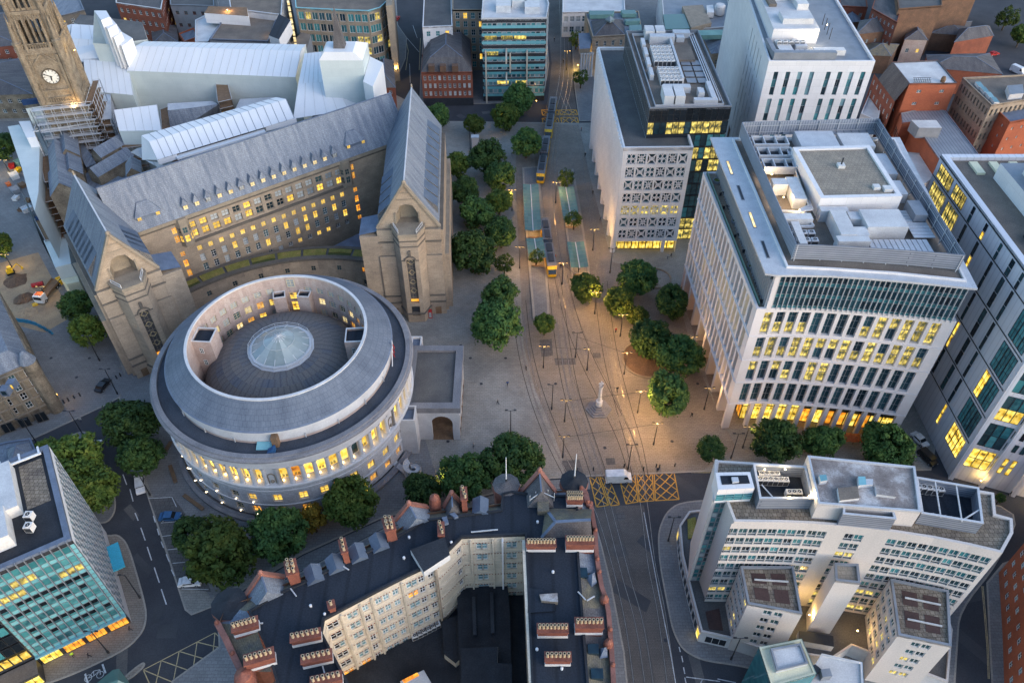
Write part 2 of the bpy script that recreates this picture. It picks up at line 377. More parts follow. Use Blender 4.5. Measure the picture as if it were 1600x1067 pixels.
M('copper_brown',(.155,.135,.122),(.09,.1,.125),.35,.75,.0,pat='seam',pw=1.3,mort=.08,mc=(.76,.76,.78),stain=.4,streak=(.5,.06),c3=(.13,.122,.12))
M('felt_dark',(.026,.033,.046),(.015,.02,.029),.14,.9,stain=.5,pat='seam',pw=3.2,mort=.02,mc=(.75,.75,.75),streak=(.7,.3))
M('felt_black',(.03,.034,.042),(.016,.018,.023),.2,.8,stain=.5)
M('felt_grey',(.13,.125,.12),(.085,.083,.085),.16,.85,stain=.4)
M('gravel',(.33,.28,.22),(.25,.215,.175),.4,.95,pat='brick',pw=.8,ph=.8,mort=.06,mc=(.75,.74,.72),stain=.35)
M('roof_brown',(.2,.165,.135),(.13,.11,.095),.2,.9,stain=.4)
M('roof_stained',(.5,.48,.47),(.16,.135,.125),.22,.85,stain=.4,c3=(.26,.225,.21))
M('roof_white',(.6,.6,.6),(.45,.45,.46),.2,.8,stain=.2)
M('roof_paver',(.27,.225,.17),(.15,.125,.105),.35,.9,pat='brick',pw=.75,ph=.75,mort=.05,mc=(.45,.42,.4),stain=.5,bv=.25)
M('roof_red_mat',(.085,.05,.045),(.06,.038,.035),.5,.95,stain=.4)
M('metal_grey',(.28,.3,.335),(.21,.23,.26),.25,.55,.3,stain=.15)
M('metal_seam',(.3,.325,.36),(.24,.26,.3),.2,.5,.3,pat='seam',pw=1.0,mort=.06,mc=(.6,.62,.65),stain=.12)
M('metal_light',(.56,.57,.59),(.46,.47,.5),.4,.55,.2,stain=.2)
M('metal_dark',(.05,.055,.065),(.035,.04,.05),.4,.5,.3)
M('plant_white',(.66,.65,.64),(.54,.53,.52),.6,.6,stain=.2)
M('louvre',(.33,.36,.42),(.27,.3,.36),.2,.5,.35,pat='brick',pw=40,ph=.5,mort=.09,mc=(.5,.52,.56),stain=.1)
M('louvre_v',(.36,.39,.45),(.3,.33,.39),.2,.5,.35,pat='seam',pw=.6,mort=.14,mc=(.5,.53,.58),stain=.1)
M('sheet_white',(.72,.72,.73),(.62,.63,.65),.14,.5,stain=.1,spec=.3,streak=(.5,.12))
M('sheet_wall',(.56,.61,.6),(.47,.53,.53),.1,.5,stain=.08,pat='brick',pw=4.5,ph=2.2,mort=.025,mc=(.88,.88,.88),bv=.03)
M('copper_green',(.2,.36,.32),(.14,.27,.25),.3,.6,stain=.3)
M('blue_hoarding',(.03,.2,.34),(.02,.13,.24),.4,.6)
M('blue_net',(.015,.05,.14),(.01,.03,.09),.5,.8)
# frames and small stuff
M('frame_white',(.66,.66,.66),None,.5,.5,stain=.1)
M('frame_cream',(.62,.53,.36),(.5,.42,.28),.5,.6,stain=.2)
M('frame_dark',(.035,.04,.045),None,.5,.4)
M('frame_grey',(.3,.32,.34),None,.5,.5,metal=.2)
M('frame_teal',(.2,.42,.47),(.15,.34,.39),.3,.35,stain=.1,rnd=.12)
M('steel_post',(.06,.062,.068),None,1,.5,.4)
M('pale_post',(.6,.6,.6),None,1,.5,.2)
M('red_paint',(.42,.03,.03),None,1,.45)
M('orange_paint',(.75,.16,.04),None,1,.6)
M('blue_paint',(.03,.11,.26),None,1,.35,spec=.5)
M('white_paint',(.75,.76,.78),None,1,.35,spec=.5,stain=.05)
M('black_paint',(.02,.02,.024),None,1,.3,spec=.5)
M('silver_paint',(.45,.48,.52),None,1,.3,.4)
M('tram_yellow',(.85,.5,.02),None,1,.35,spec=.5,stain=.1)
M('tram_grey',(.2,.2,.21),(.14,.14,.15),.8,.5,stain=.3)
M('tyre',(.02,.02,.02),None,1,.9)
M('bark',(.09,.07,.055),(.05,.04,.03),2,.95)
M('skin',(.42,.25,.18),None,1,.6)
M('cloth_dark',(.025,.028,.04),(.015,.015,.02),3,.9)
M('cloth_blue',(.05,.07,.14),None,3,.9)
M('cloth_hivis',(.55,.75,.05),None,3,.8)
M('cloth_red',(.4,.05,.04),None,3,.8)
M('hair',(.03,.02,.015),None,3,.9)
M('timber',(.24,.15,.09),(.16,.1,.06),.8,.8,pat='seam',pw=.3,mort=.05)
M('dial',(.75,.74,.68),None,2,.5,stain=.05)
M('turf',(.1,.13,.03),(.07,.09,.02),.8,.95,stain=.6)
M('cyan_panel',(.06,.42,.58),(.05,.36,.5),.3,.4)
M('cream_render',(.72,.68,.48),(.6,.57,.42),.2,.8,stain=.2)
# glass
glass('glass_dark',[(.012,.018,.026),(.02,.045,.055),(.05,.12,.13),(.03,.06,.075)])
glass('glass_teal',[(.03,.14,.16),(.06,.24,.26),(.02,.08,.1),(.09,.3,.32)],.08)
glass('glass_sky',[(.1,.2,.23),(.17,.3,.33),(.22,.36,.39)],.1)
glass('glass_blue',[(.012,.024,.036),(.02,.055,.075),(.035,.1,.125)],.08)
glass('glass_black',[(.006,.008,.01),(.012,.018,.024)],.1)
glass('spandrel_teal',[(.14,.38,.42),(.19,.46,.5),(.12,.34,.38)],.2)
glass('canopy_glass',[(.075,.15,.13),(.1,.19,.17)],.15)
glass('lantern_glass',[(.21,.25,.245),(.29,.33,.325),(.36,.4,.385)],.15)
glass('blind',[(.3,.34,.36),(.45,.48,.48),(.2,.24,.27)],.5)
glass('leaded',[(.05,.05,.055),(.085,.08,.08)],.3)
lit('lit_amber',(.75,.28,.02),(1,.55,.1),.5)
lit('lit_yellow',(.8,.42,.03),(1,.72,.14),.55,scale=1.2,cut=.36)
lit('lit_bay',(.8,.46,.04),(1,.74,.18),.6,dark=(.42,.2,.02),scale=.9,cut=.36)
lit('lit_cream',(.75,.52,.18),(1,.85,.5),.5,scale=1.0,cut=.3)
lit('lit_office',(.36,.27,.05),(1,.78,.2),.5,dark=(.03,.05,.035),scale=1.5,cut=.46)
lit('lit_shop',(.7,.42,.03),(1,.8,.2),.62,dark=(.08,.05,.01),scale=1.0,cut=.4)
lit('lit_orange',(.7,.2,.01),(1,.5,.05),.55,scale=1.0,cut=.35)
glow('lamp_glow',(1,.62,.2),4);glow('lamp_white',(1,.8,.5),2.5);glow('panel_glow',(.8,1,.9),.8)
def leafmat(name,ca,cb,cc):
 m=bpy.data.materials.new(name);m.use_nodes=True;MAT[name]=m
 n=m.node_tree.nodes;L=m.node_tree.links;b=n['Principled BSDF'];b.inputs['Roughness'].default_value=.7;b.inputs['Specular IOR Level'].default_value=.2
 tc=n.new('ShaderNodeTexCoord');nz=n.new('ShaderNodeTexNoise');nz.inputs['Scale'].default_value=.55;nz.inputs['Detail'].default_value=5
 oi=n.new('ShaderNodeObjectInfo');L.new(tc.outputs['Object'],nz.inputs['Vector'])
 rp=n.new('ShaderNodeValToRGB');e=rp.color_ramp.elements;e[0].position=.34;e[0].color=(*ca,1);e[1].position=.68;e[1].color=(*cc,1);x=e.new(.52);x.color=(*cb,1)
 L.new(nz.outputs[0],rp.inputs[0])
 mr=n.new('ShaderNodeMapRange');mr.inputs[3].default_value=.62;mr.inputs[4].default_value=1.35;L.new(oi.outputs['Random'],mr.inputs[0])
 mx=n.new('ShaderNodeMix');mx.data_type='RGBA';mx.blend_type='MULTIPLY';mx.inputs[0].default_value=1;L.new(rp.outputs[0],mx.inputs[6]);L.new(mr.outputs[0],mx.inputs[7])
 L.new(mx.outputs[2],b.inputs['Base Color'])
leafmat('leaf',(.026,.064,.02),(.05,.102,.026),(.085,.135,.03))
leafmat('leaf_olive',(.038,.074,.016),(.075,.118,.02),(.125,.15,.026))
leafmat('leaf_yellow',(.14,.1,.015),(.24,.16,.02),(.12,.11,.02))
# ground, roads, pavements
def sheet(name,poly,z,mat,kind='structure',parent=None):
 m=MB();m.face([(p[0],p[1],z)for p in ccw(poly)]);o=m.build(name,mat,parent)
 if kind and parent is None:o['kind']=kind
 return o
def pavement(name,poly,mat,h=.12):
 poly=ccw(poly);m=MB();m.prism(poly,0,h,1,0);inn=inset(poly,.3)
 o=m.build(name,[mat,'kerb']);o['kind']='structure'
 k=MB();k.ring(inset(poly,-.02),inn,h-.02,h+.006,0);k.build('kerb','kerb',o)
 return o
def smooth(pts,n=8):
 P=[pts[0]]+list(pts)+[pts[-1]];out=[]
 for i in range(1,len(P)-2):
  p0,p1,p2,p3=[Vector(q)for q in P[i-1:i+3]]
  for k in range(n):
   t=k/n;q=.5*((2*p1)+(-p0+p2)*t+(2*p0-5*p1+4*p2-p3)*t*t+(-p0+3*p1-3*p2+p3)*t**3)
   out.append((q.x,q.y))
 out.append(tuple(pts[-1]));return out
def ribbon(mb,line,off,wd,z,mi=0):
 f=Fr(*line);n=len(line);L_,R_=[],[]
 for i,p in enumerate(line):
  a=Vector(line[max(i-1,0)]);b=Vector(line[min(i+1,n-1)]);d=(b-a).normalized();nn=Vector((d.y,-d.x));q=Vector(p)+nn*off
  L_.append(q-nn*wd/2);R_.append(q+nn*wd/2)
 for i in range(n-1):mb.face([(L_[i].x,L_[i].y,z),(R_[i].x,R_[i].y,z),(R_[i+1].x,R_[i+1].y,z),(L_[i+1].x,L_[i+1].y,z)],mi)
PV=.12
def rounded(poly,n=2):
 for _ in range(n):poly=[q for i in range(len(poly))for q in(lerp(poly[i],poly[(i+1)%len(poly)],.22),lerp(poly[i],poly[(i+1)%len(poly)],.78))]
 return poly
sheet('ground',[(-900,-300),(900,-300),(900,1500),(-900,1500)],-.02,'asphalt_far')
sheet('road',[(-320,20),(320,20),(320,420),(-320,420)],0,'asphalt')
square=ats([(-60,737),(57,684),(165,634),(186,622),(206,700),(240,805),(270,895),(289,953),(299,961),(345,943),(473,866),(600,808),(700,790),(860,748),(925,744),(1100,737),(1455,735),(1480,600),(1400,430),(1260,190),(906,193),(700,190),(560,120),(-60,150)])
pavement('square_paving',square,'paving')
# differently coloured fields of stone in the square, laid flush
sheet('paving_grey_field',ats([(-60,735),(60,680),(165,632),(186,620),(200,600),(150,470),(70,330),(40,190),(-60,190)]),PV+.004,'paving_grey')
sheet('tram_paving',ats([(806,300),(818,540),(836,610),(858,660),(880,720),(890,747),(1095,738),(1150,700),(1120,640),(1085,560),(1060,470),(1000,420),(956,410),(915,250),(905,196),(820,194),(806,230)]),PV+.004,'paving_warm')
sheet('library_paving',ats([(185,640),(265,840),(330,935),(470,864),(600,806),(690,770),(650,640),(300,560),(200,560)]),PV+.0065,'paving_grey')
pavement('corner_pavement',rounded(ats([(167,837),(185,834),(201,850),(221,917),(231,958),(226,985),(200,1014),(125,1050),(60,1074),(-90,1130),(-90,800)])),'paving_warm')
pavement('tree_island',rounded(ats([(-60,800),(40,718),(120,674),(143,675),(149,690),(178,760),(183,798),(165,821),(100,812)])),'paving_grey')
pavement('hotel_pavement',ats([(340,968),(420,920),(600,826),(720,800),(860,765),(905,768),(925,800),(940,850),(957,920),(976,1020),(985,1110),(270,1200),(268,1064),(342,1010)]),'paving_grey')
pavement('office_pavement',rounded(ats([(1062,784),(1130,779),(1400,770),(1600,790),(1560,880),(1500,955),(1496,1010),(1489,1120),(1270,1120),(1182,1047),(1150,1040),(1095,1032),(1065,1015),(1050,985),(1041,940),(1030,882),(1027,832),(1040,800)])),'paving_grey')
pavement('brick_side_pavement',ats([(1700,830),(1566,880),(1541,910),(1545,1000),(1552,1120),(1750,1120)]),'paving_grey')
pavement('refuge_island',rounded(ats([(192,1058),(222,1034),(228,1036),(224,1044),(200,1064)])),'paving_warm')
# streets beyond the cross street
pavement('north_pavement',ats([(655,163),(760,163),(850,157),(858,100),(850,0),(835,-60),(690,-60),(662,40),(658,100)]),'paving_grey')
pavement('gallery_pavement',ats([(905,190),(1250,180),(1180,-60),(888,-60),(893,60),(898,140)]),'paving_grey')
pavement('narrow_pavement',ats([(608,138),(622,120),(634,92),(636,60),(622,40),(615,-60),(300,-60),(300,116),(560,114)]),'paving_grey')
sheet('tram_street',ats([(848,190),(904,190),(896,140),(891,60),(886,-60),(838,-60),(853,20),(862,100),(856,157)]),.004,'setts')
sheet('tram_bed',ats([(928,790),(1006,789),(1018,860),(1040,960),(1062,1110),(972,1110),(958,940),(943,860)]),.004,'setts')
sheet('library_lane',ats([(345,946),(473,868),(600,810),(700,792),(860,750),(922,746),(922,764),(860,764),(720,798),(600,824),(420,918),(342,965)]),.004,'paving_grey')
sheet('parking_bay',ats([(233,778),(270,776),(288,800),(330,925),(280,918),(262,860)]),PV+.008,'slab_dark')
for pts in([(843,532),(862,530),(864,556),(846,558)],[(866,560),(898,560),(900,570),(868,571)],[(926,552),(938,552),(939,560),(927,560)],[(878,720),(905,718),(912,740),(884,744)],[(946,716),(960,716),(962,726),(948,727)],[(960,802),(975,800),(978,812),(963,813)]):
 sheet('tactile_paving',ats(pts),PV+.009 if pts[0][1]<780 else.009,'slab_dark')
 # tram tracks: centre lines
tracks=dict(west=[(811,470),(819,540),(836,610),(862,680),(893,742),(925,800),(950,880),(972,980),(990,1120)],inner_west=[(874,-40),(879,60),(876,130),(858,200),(846,260),(842,300),(852,370),(866,440),(878,530),(892,610),(918,690),(941,760),(957,820),(978,900),(1000,980),(1022,1120)],inner_east=[(884,-40),(891,60),(890,130),(874,200),(864,270),(862,330),(874,420),(893,500),(916,560),(950,630),(978,690),(1000,760),(1008,800),(1018,880),(1034,960),(1056,1120)],east=[(880,150),(905,215),(920,300),(934,400),(945,500),(957,570),(975,640),(992,700),(1004,770)])
for i,(k,pts)in enumerate(tracks.items()):
 ln=smooth(ats(pts));r=thing('tram_track',{'west':'grooved tram track curving along the pale paving edge','inner_west':'tram track the yellow trams stand on','inner_east':'tram track between the two platforms curving past the monument','east':'outermost tram track beside the office pavement'}[k],'tram track',(ln[0][0],ln[0][1],0),'tram tracks through the square')
 r['kind']='structure'
 for sgn in(-1,1):
  up,dn=MB(),MB()
  for q in range(len(ln)-1):
   py=proj(ln[q][0],ln[q][1],0)[1];z=(PV if 192<py<742 else 0)+.014
   (up).T=None;ribbon(up,ln[q:q+2],sgn*.72,.11,z+.006+.001*i,0);ribbon(dn,ln[q:q+2],sgn*.72,.24,z+.001*i,0)
  up.build('rail','rail_steel',r);dn.build('rail_groove','groove',r)
 ed=MB()
 for sgn in(-1,1):
  for q in range(len(ln)-1):
   py=proj(ln[q][0],ln[q][1],0)[1]
   if 430<py<742:ribbon(ed,ln[q:q+2],sgn*1.75,.15,PV+.0105+.0007*i+.0003*sgn)
 ed.build('swept_path_edge','groove',r,kind='stuff')
 # road markings
mk=lambda pts,wd,z=.01,m='paint_white',name='lane_marking':None
def marking(name,label,segs,wd,mat,z=.01,cat='road marking',group=None):
 r=thing(name,label,cat,(*at(*segs[0][0]),0),group);r['kind']='structure'
 for s_ in segs:
  m=MB();l=[at(*p)for p in s_];ribbon(m,l if len(l)>2 else[l[0],l[1]],0,wd,z);m.build('stripe',mat,r)
 return r
def hatch(A,B,C,D,n,m_):
 g=lambda u,v:lerp(lerp(A,B,u),lerp(D,C,u),v)
 return[[A,B],[B,C],[C,D],[D,A]]+[l for i in range(n)for j in range(m_)for l in([g(i/n,j/m_),g((i+1)/n,(j+1)/m_)],[g((i+1)/n,j/m_),g(i/n,(j+1)/m_)])]
boxes=[((921,744),(934,743),(951,789),(932,792)),((937,744),(950,743),(968,788),(954,790)),((966,742),(992,741),(997,784),(978,787)),((995,740),(1019,739),(1022,782),(999,784)),((1022,739),(1053,737),(1061,780),(1024,782))]
for i,b_ in enumerate(boxes):
 marking('box_junction',['yellow cross-hatched box beside the hotel corner','second yellow cross-hatched box from the hotel corner','yellow cross-hatched box under the white van','yellow cross-hatched box over the eastern tram rails','wide yellow cross-hatched box closest to the white office'][i],hatch(*b_,(1,1,2,2,2)[i],(3,3,3,3,3)[i]),.2,'paint_yellow',.03+.001*i,group='yellow box junction at the tram crossing')
marking('box_junction','pale yellow cross-hatched box across the dark road by the hotel turret',hatch((224,1046),(336,988),(362,1016),(240,1082),4,1),.16,'paint_pale_yellow',.02)
dash=[[(211,801),(216,813)],[(220,824),(227,844)],[(230,854),(237,875)],[(241,886),(249,910)],[(252,920),(260,944)],[(203,764),(208,783)],[(192,741),(198,757)]]
marking('lane_marking','broken white centre line of the dark road left of the library',dash,.2,'paint_white')
marking('lane_marking','broken white edge line beside the parking bays',[[(240,806),(243,816)],[(246,826),(249,836)],[(252,846),(256,856)],[(260,866),(265,878)],[(268,890),(273,900)]],.2,'paint_white',PV+.014)
marking('lane_marking','white give-way dashes in front of the lower kerb bend',[[(1061,1010),(1063,1018)],[(1065,1024),(1067,1034)],[(1068,1042),(1070,1052)],[(1070,1058),(1072,1067)]],.18,'paint_white')
marking('lane_marking','long white line dividing tram lane and carriageway',[[(1006,800),(1017,860),(1030,930),(1046,1010),(1058,1080)]],.14,'paint_white',.024)
marking('bay_marking','white bay lines at the bottom by the pale roof box',[[(1072,1057),(1125,1064)],[(1098,1060),(1092,1072)],[(1121,1060),(1150,1066)]],.15,'paint_white')
marking('bay_marking','white lines of the parking bays below the library',[[(232,779),(269,777)],[(269,777),(276,792)],[(252,817),(277,815)],[(254,838),(272,836)],[(262,859),(282,857)],[(270,880),(294,878)],[(284,920),(326,921)]],.14,'paint_white',PV+.014)
marking('kerb_line','double yellow line along the far right road',[[(1536,915),(1540,960),(1544,1010),(1546,1060)],[(1534,915),(1538,960),(1542,1010),(1544,1060)]],.12,'paint_pale_yellow')
marking('kerb_line','yellow line at the white office side of the far right road',[[(1497,955),(1494,1010)]],.3,'paint_pale_yellow')
marking('kerb_line','yellow kerb line under the curved office trees',[[(1080,738),(1110,738)],[(1112,738),(1300,738)]],.2,'paint_pale_yellow')
marking('stop_line','white stop lines and bicycle box at the bottom left junction',[[(133,1052),(138,1070)],[(160,1037),(165,1051)]],.3,'paint_white')
marking('lane_marking','white lines on the street between red brick blocks',[[(636,60),(655,82)],[(645,40),(652,60)],[(640,100),(641,130)]],.15,'paint_white')
marking('kerb_line','yellow line along the narrow upper street',[[(634,62),(638,80),(634,110)],[(657,60),(655,110)]],.2,'paint_pale_yellow')
# bicycle symbol in the box
bk=MB();b0=at(147,1058);ux=Vector((.9,-.32)).normalized()
def rg(c,r):
 for i in range(14):
  a,b=2*math.pi*i/14,2*math.pi*(i+1)/14
  bk.beam((c[0]+r*math.cos(a),c[1]+r*math.sin(a),.012),(c[0]+r*math.cos(b),c[1]+r*math.sin(b),.012),.1,.006)
c1=(b0[0]-1.0,b0[1]-.1);c2=(b0[0]+.9,b0[1]+.5);rg(c1,.6);rg(c2,.6)
mid=((c1[0]+c2[0])/2-.1,(c1[1]+c2[1])/2+.1);sd=(mid[0]-.35,mid[1]+.85);hd=(c2[0]-.35,c2[1]+.9)
for a,b in((c1,sd),(sd,mid),(mid,hd),(hd,c2),(sd,hd),(c1,mid)):bk.beam((*a,.013),(*b,.013),.1,.006)
tag(bk.build('bicycle_symbol','paint_white'),'white bicycle symbol painted on the bottom left road','road marking',kind='structure')
# round library
LC=(-47.4,115.2);lx,ly=LC
lib=thing('round_library','round pale stone library with lit colonnade and glass lantern in its well','library',(lx,ly,0))
def lp(r,a,z):return(lx+r*math.cos(a),ly+r*math.sin(a),z)
m=MB();m.lathe([(27.0,0),(27.0,.9),(26.3,1.0),(25.9,1.4)],lx,ly,96);m.build('plinth','portland_dark',lib)
# drum wall with window openings, arc facade as polyline
NB=72;pitch=2*math.pi/NB*1.0985
a_start=R(-87)-pitch*22
def arcfr(r,a0,a1,n):return Fr(*[(lx+r*math.cos(a0+(a1-a0)*i/n),ly+r*math.sin(a0+(a1-a0)*i/n))for i in range(n+1)])
wa=[R(a)for a in(-157,-147,-138,-128.5,-118,-107.5,-99,-87.5,-76,-66.5,-60,-52,-42.6,-33,-24,-14)]
rw=25.3;fr=arcfr(rw,R(-180),R(180),180)
cols=[]
for a in wa:u=(a+math.pi)*rw;u=u*fr.L/(2*math.pi*rw);cols.append((u-.9,u+.9))
small={6,7,8}
m=MB();rows=[(1.9,4.2),(6.1,8.5)]
facade(m,fr,1.0,11.4,rows,cols,.45,0);wl=m.build('wall',['portland'],lib)
for i,c in enumerate(cols):
 for j,r_ in enumerate(rows):
  g='lit_amber' if(i>=10 and j==0)else('lit_yellow' if i>=9 or(i in small)else 'glass_dark')
  if i in small and j==0:continue
  o=win(lib,fr,c,r_,.42,2,3,.14,'frame_cream',g)
 if i in small:
  win(lib,fr,c,rows[0],.42,2,2,.14,'frame_cream','lit_amber')
  # wall lamp below each upper window on the left side
 if i<7:
  for zz in(6.0,1.85):
   p=fr.pos((c[0]+c[1])/2,.35,zz);lm=MB();lm.lathe([(0,zz-.16),(.11,zz-.08),(.12,zz+.06),(.03,zz+.2),(0,zz+.22)],p[0],p[1],8);lm.beam(fr.pos((c[0]+c[1])/2,0,zz-.2),(p[0],p[1],zz-.2),.06);lm.build('wall_lamp','lamp_white',lib)
for z,o_,hh in((4.9,.2,.25),(9.6,.15,.2)):
 m=MB();m.lathe([(rw,z),(rw+o_,z+.03),(rw+o_,z+hh),(rw,z+hh+.06)],lx,ly,120);m.build('string_course','portland_smooth',lib)
m=MB();m.lathe([(rw,11.3),(26.0,11.45),(26.0,11.85),(25.7,12.0),(23.4,12.02)],lx,ly,144);m.build('ledge','portland_smooth',lib)
# recessed gallery wall behind the columns
m=MB();gi=24.3;fr2=arcfr(gi,R(-180),R(180),240);blank={22,33,11,44,0,55}
nb=int(2*math.pi/pitch);gcols=[]
for i in range(nb):gcols.append(a_start+pitch*i)
vis=[i for i in range(nb)if-162<math.degrees(math.atan2(math.sin(gcols[i]),math.cos(gcols[i])))<28]
m.lathe([(gi-.35,12.0),(gi-.35,17.4)],lx,ly,144);m.build('gallery_wall','portland_smooth',lib)
def au(a):a=math.atan2(math.sin(a),math.cos(a));return(a+math.pi)/(2*math.pi)*fr2.L
dim={29:'glass_dark',24:'lit_orange'}
for i in vis:
 u=au(gcols[i]);wd=pitch*gi*.8
 if i in blank:
  pm=MB();p=[fr2.pos(u+s_*wd*.75,.9,z)for s_,z in((-1,12),(1,12),(1,17.3),(-1,17.3))];q=[fr2.pos(u+s_*wd*.75,-.3,z)for s_,z in((-1,12),(1,12),(1,17.3),(-1,17.3))]
  pm.face(p);pm.face([q[0],p[0],p[3],q[3]]);pm.face([p[1],q[1],q[2],p[2]]);panel=pm.build('niche_panel','portland_smooth',lib)
  pa=MB();nn=9
  for k in range(nn):
   t0,t1=math.pi*k/nn,math.pi*(k+1)/nn
   pa.beam(fr2.pos(u+.65*math.cos(t0),.95,14.6+.65*math.sin(t0)),fr2.pos(u+.65*math.cos(t1),.95,14.6+.65*math.sin(t1)),.18)
  for s_ in(-1,1):pa.beam(fr2.pos(u+.65*s_,.95,12.4),fr2.pos(u+.65*s_,.95,14.6),.18)
  pa.tube(fr2.pos(u,.92,12.9),fr2.pos(u,1.15,13.3),.4,.25,10);pa.build('niche','stone_trim',panel)
 else:
  g=dim.get(i,'lit_bay')
  win(lib,fr2,(u-wd/2,u+wd/2),(12.35,16.5),0.28,1,1,0,'frame_cream',g,name='gallery_bay')
  fb=MB();fb.T=None
  for k in(-.42,.18):
   for x in(0,.22):fb.beam(fr2.pos(u+k+x,.02,12.9),fr2.pos(u+k+x,.02,13.75),.1)
   fb.beam(fr2.pos(u+k-.1,.02,13.3),fr2.pos(u+k+.32,.02,13.3),.08)
  if i%3!=1:fb.build('grille','frame_dark',lib)
  lp_=MB();p=fr2.pos(u-.5,.3,12.3);lp_.lathe([(0,12.05),(.16,12.1),(.18,12.4),(0,12.55)],p[0],p[1],8);lp_.build('uplight','lamp_glow',lib)
cm=MB();cm.lathe([(.62,0),(.62,.25),(.5,.35),(.42,4.6),(.6,4.75),(.6,5.1)],0,0,12);cmesh=cm.mesh('column',['portland_smooth'])
for i in vis:
 for dd in([-.5]+([.5]if(i in blank or i+1==vis[-1])else[])):
  a=gcols[i]+pitch*dd;link('column',cmesh,lib,(25.05*math.cos(a),25.05*math.sin(a),12.0),a)
m=MB();m.lathe([(23.2,17.1),(25.5,17.1),(25.5,18.6),(25.8,18.7),(25.8,19.6),(26.1,19.7),(26.7,20.4),(26.7,20.75),(26.5,21.0),(26.2,21.1),(26.15,21.5),(25.2,21.5),(25.2,20.95)],lx,ly,180,mis=[0,0,0,0,0,1,1,1,1,1,1,1]);m.build('cornice',['portland_smooth','portland_dark'],lib)
m=MB();m.lathe([(25.25,20.9),(22.2,20.95)],lx,ly,120);m.build('gutter_roof','gutter',lib)
m=MB();m.lathe([(22.3,20.9),(22.3,24.2),(22.75,24.3),(22.75,24.55)],lx,ly,120);at_=m.build('attic_wall','portland_smooth',lib)
m=MB();m.lathe([(22.35,21.0),(22.38,21.6)],lx,ly,120);m.build('brick_base','brick_pale',at_)
m=MB();m.lathe([(22.8,24.52),(22.5,24.75),(18.0,28.1)],lx,ly,144,mis=[0,1]);m.build('slate_ring',['lead','lead_slates'],lib)
m=MB();m.lathe([(18.05,28.1),(18.05,28.35),(17.5,28.35),(17.5,28.05)],lx,ly,120);m.build('rim_coping','portland_smooth',lib)
# inner well: brick wall facing the axis with windows
ri=17.55;NI=36
frI=Fr(*[(lx+ri*math.cos(R(270)-2*math.pi*i/144),ly+ri*math.sin(R(270)-2*math.pi*i/144))for i in range(145)])
def uI(a):return((R(270)-a)%(2*math.pi))/(2*math.pi)*frI.L
angs=[R(a)for a in range(10,176,9)]
icol=[(uI(a)-.8,uI(a)+.8)for a in angs if not 82<math.degrees(a)<108]
m=MB();irow=[(17.4,19.3),(20.6,22.5),(23.8,25.4)]
facade(m,frI,14.0,28.1,irow,icol,.3,0);m.build('well_wall','brick_pale',lib)
k=0
for c in icol:
 for j,r_ in enumerate(irow):
  k+=1
  g=['blind','lit_yellow','lit_amber','lit_cream','glass_dark','blind','lit_cream'][(k*5+j*3)%7]if j<2 else 'blind'
  if j==2 and c[0]>frI.L*.5:g='blind'
  win(lib,frI,c,r_,.25,2,3,.12,'frame_cream',g)
  # stair window bay and service towers in the well
def tower(a,da,r0,z1,lab):
 pa=[(lx+r*math.cos(a+s_*da/r*8),ly+r*math.sin(a+s_*da/r*8))for r,s_ in((r0,1),(r0,-1),(17.6,-1),(17.6,1))]
 t=MB();pa=ccw(pa);t.prism(pa,13.5,z1,0,top=False);t.ring(pa,inset(pa,.25),z1,z1+.15,1);q=inset(pa,.25);t.face([(p[0],p[1],z1-.5)for p in q],2)
 o=t.build('service_tower',['brick_pale','portland_smooth','felt_dark'],lib)
 f_=Fr(pa[0],pa[1])
 return o,pa
for a,da,r0,z1 in((R(176),.26,13.6,26.6),(R(4),.26,13.6,26.6),(R(103),.17,15.4,24.3),(R(84),.17,15.4,24.3)):
 o,pa=tower(a,da,r0,z1,'')
 if r0<14:
  e=min(range(4),key=lambda i:(pa[i][1]+pa[(i+1)%4][1])/2);f_=Fr(pa[e],pa[(e+1)%4])
  for zz in(16.6,20.0,23.4):win(o,f_,(f_.L*.3,f_.L*.3+.8),(zz,zz+1.5),-.03,2,2,.1,'frame_white','glass_dark',force=True)
ua=uI(R(93.5))
for zz,hh,g in((16.2,1.6,'lit_yellow'),(18.6,2.6,'lit_yellow'),(21.9,1.9,'lit_yellow'),(25.4,2.2,'blind')):win(lib,frI,(ua-.85,ua+.85),(zz,zz+hh),-.06,2,3,.12,'frame_cream',g)
# lead dome and lantern
pr=[(17.5,14.6)]+[(6.2+11.1*math.cos(t)**1.0,15.0+8.9*math.sin(t))for t in[R(x)for x in range(8,91,10)]]+[(6.2,23.9)]
m=MB();m.lathe(pr,lx,ly,108);m.build('dome','copper_brown',lib)
lan=MB();lan.lathe([(6.75,23.6),(6.75,24.0),(6.3,24.0),(6.3,24.5),(6.0,24.55)],lx,ly,16,0);lo=lan.build('lantern',['metal_light'],lib)
for i in range(16):
 t0,t1=2*math.pi*i/16,2*math.pi*(i+1)/16
 for(r0,z0),(r1,z1)in(((5.95,24.5),(3.1,26.25)),((3.1,26.25),(.15,27.5))):
  g=MB();g.face([lp(r0,t0,z0),lp(r0,t1,z0),lp(r1,t1,z1),lp(r1,t0,z1)]);g.build('pane','lantern_glass',lo)
rb=MB()
for i in range(16):
 t0,t1=2*math.pi*i/16,2*math.pi*(i+1)/16
 rb.beam(lp(5.95,t0,24.55),lp(.15,t0,27.55),.13)
 rb.beam(lp(5.95,t0,24.55),lp(5.95,t1,24.55),.14);rb.beam(lp(3.1,t0,26.3),lp(3.1,t1,26.3),.06)
 rb.beam(lp(6.6,t0,24.0),lp(6.6,t0,25.0),.07);rb.beam(lp(6.6,t0,25.0),lp(6.6,t1,25.0),.07);rb.beam(lp(6.6,t0,24.5),lp(6.6,t1,24.5),.05)
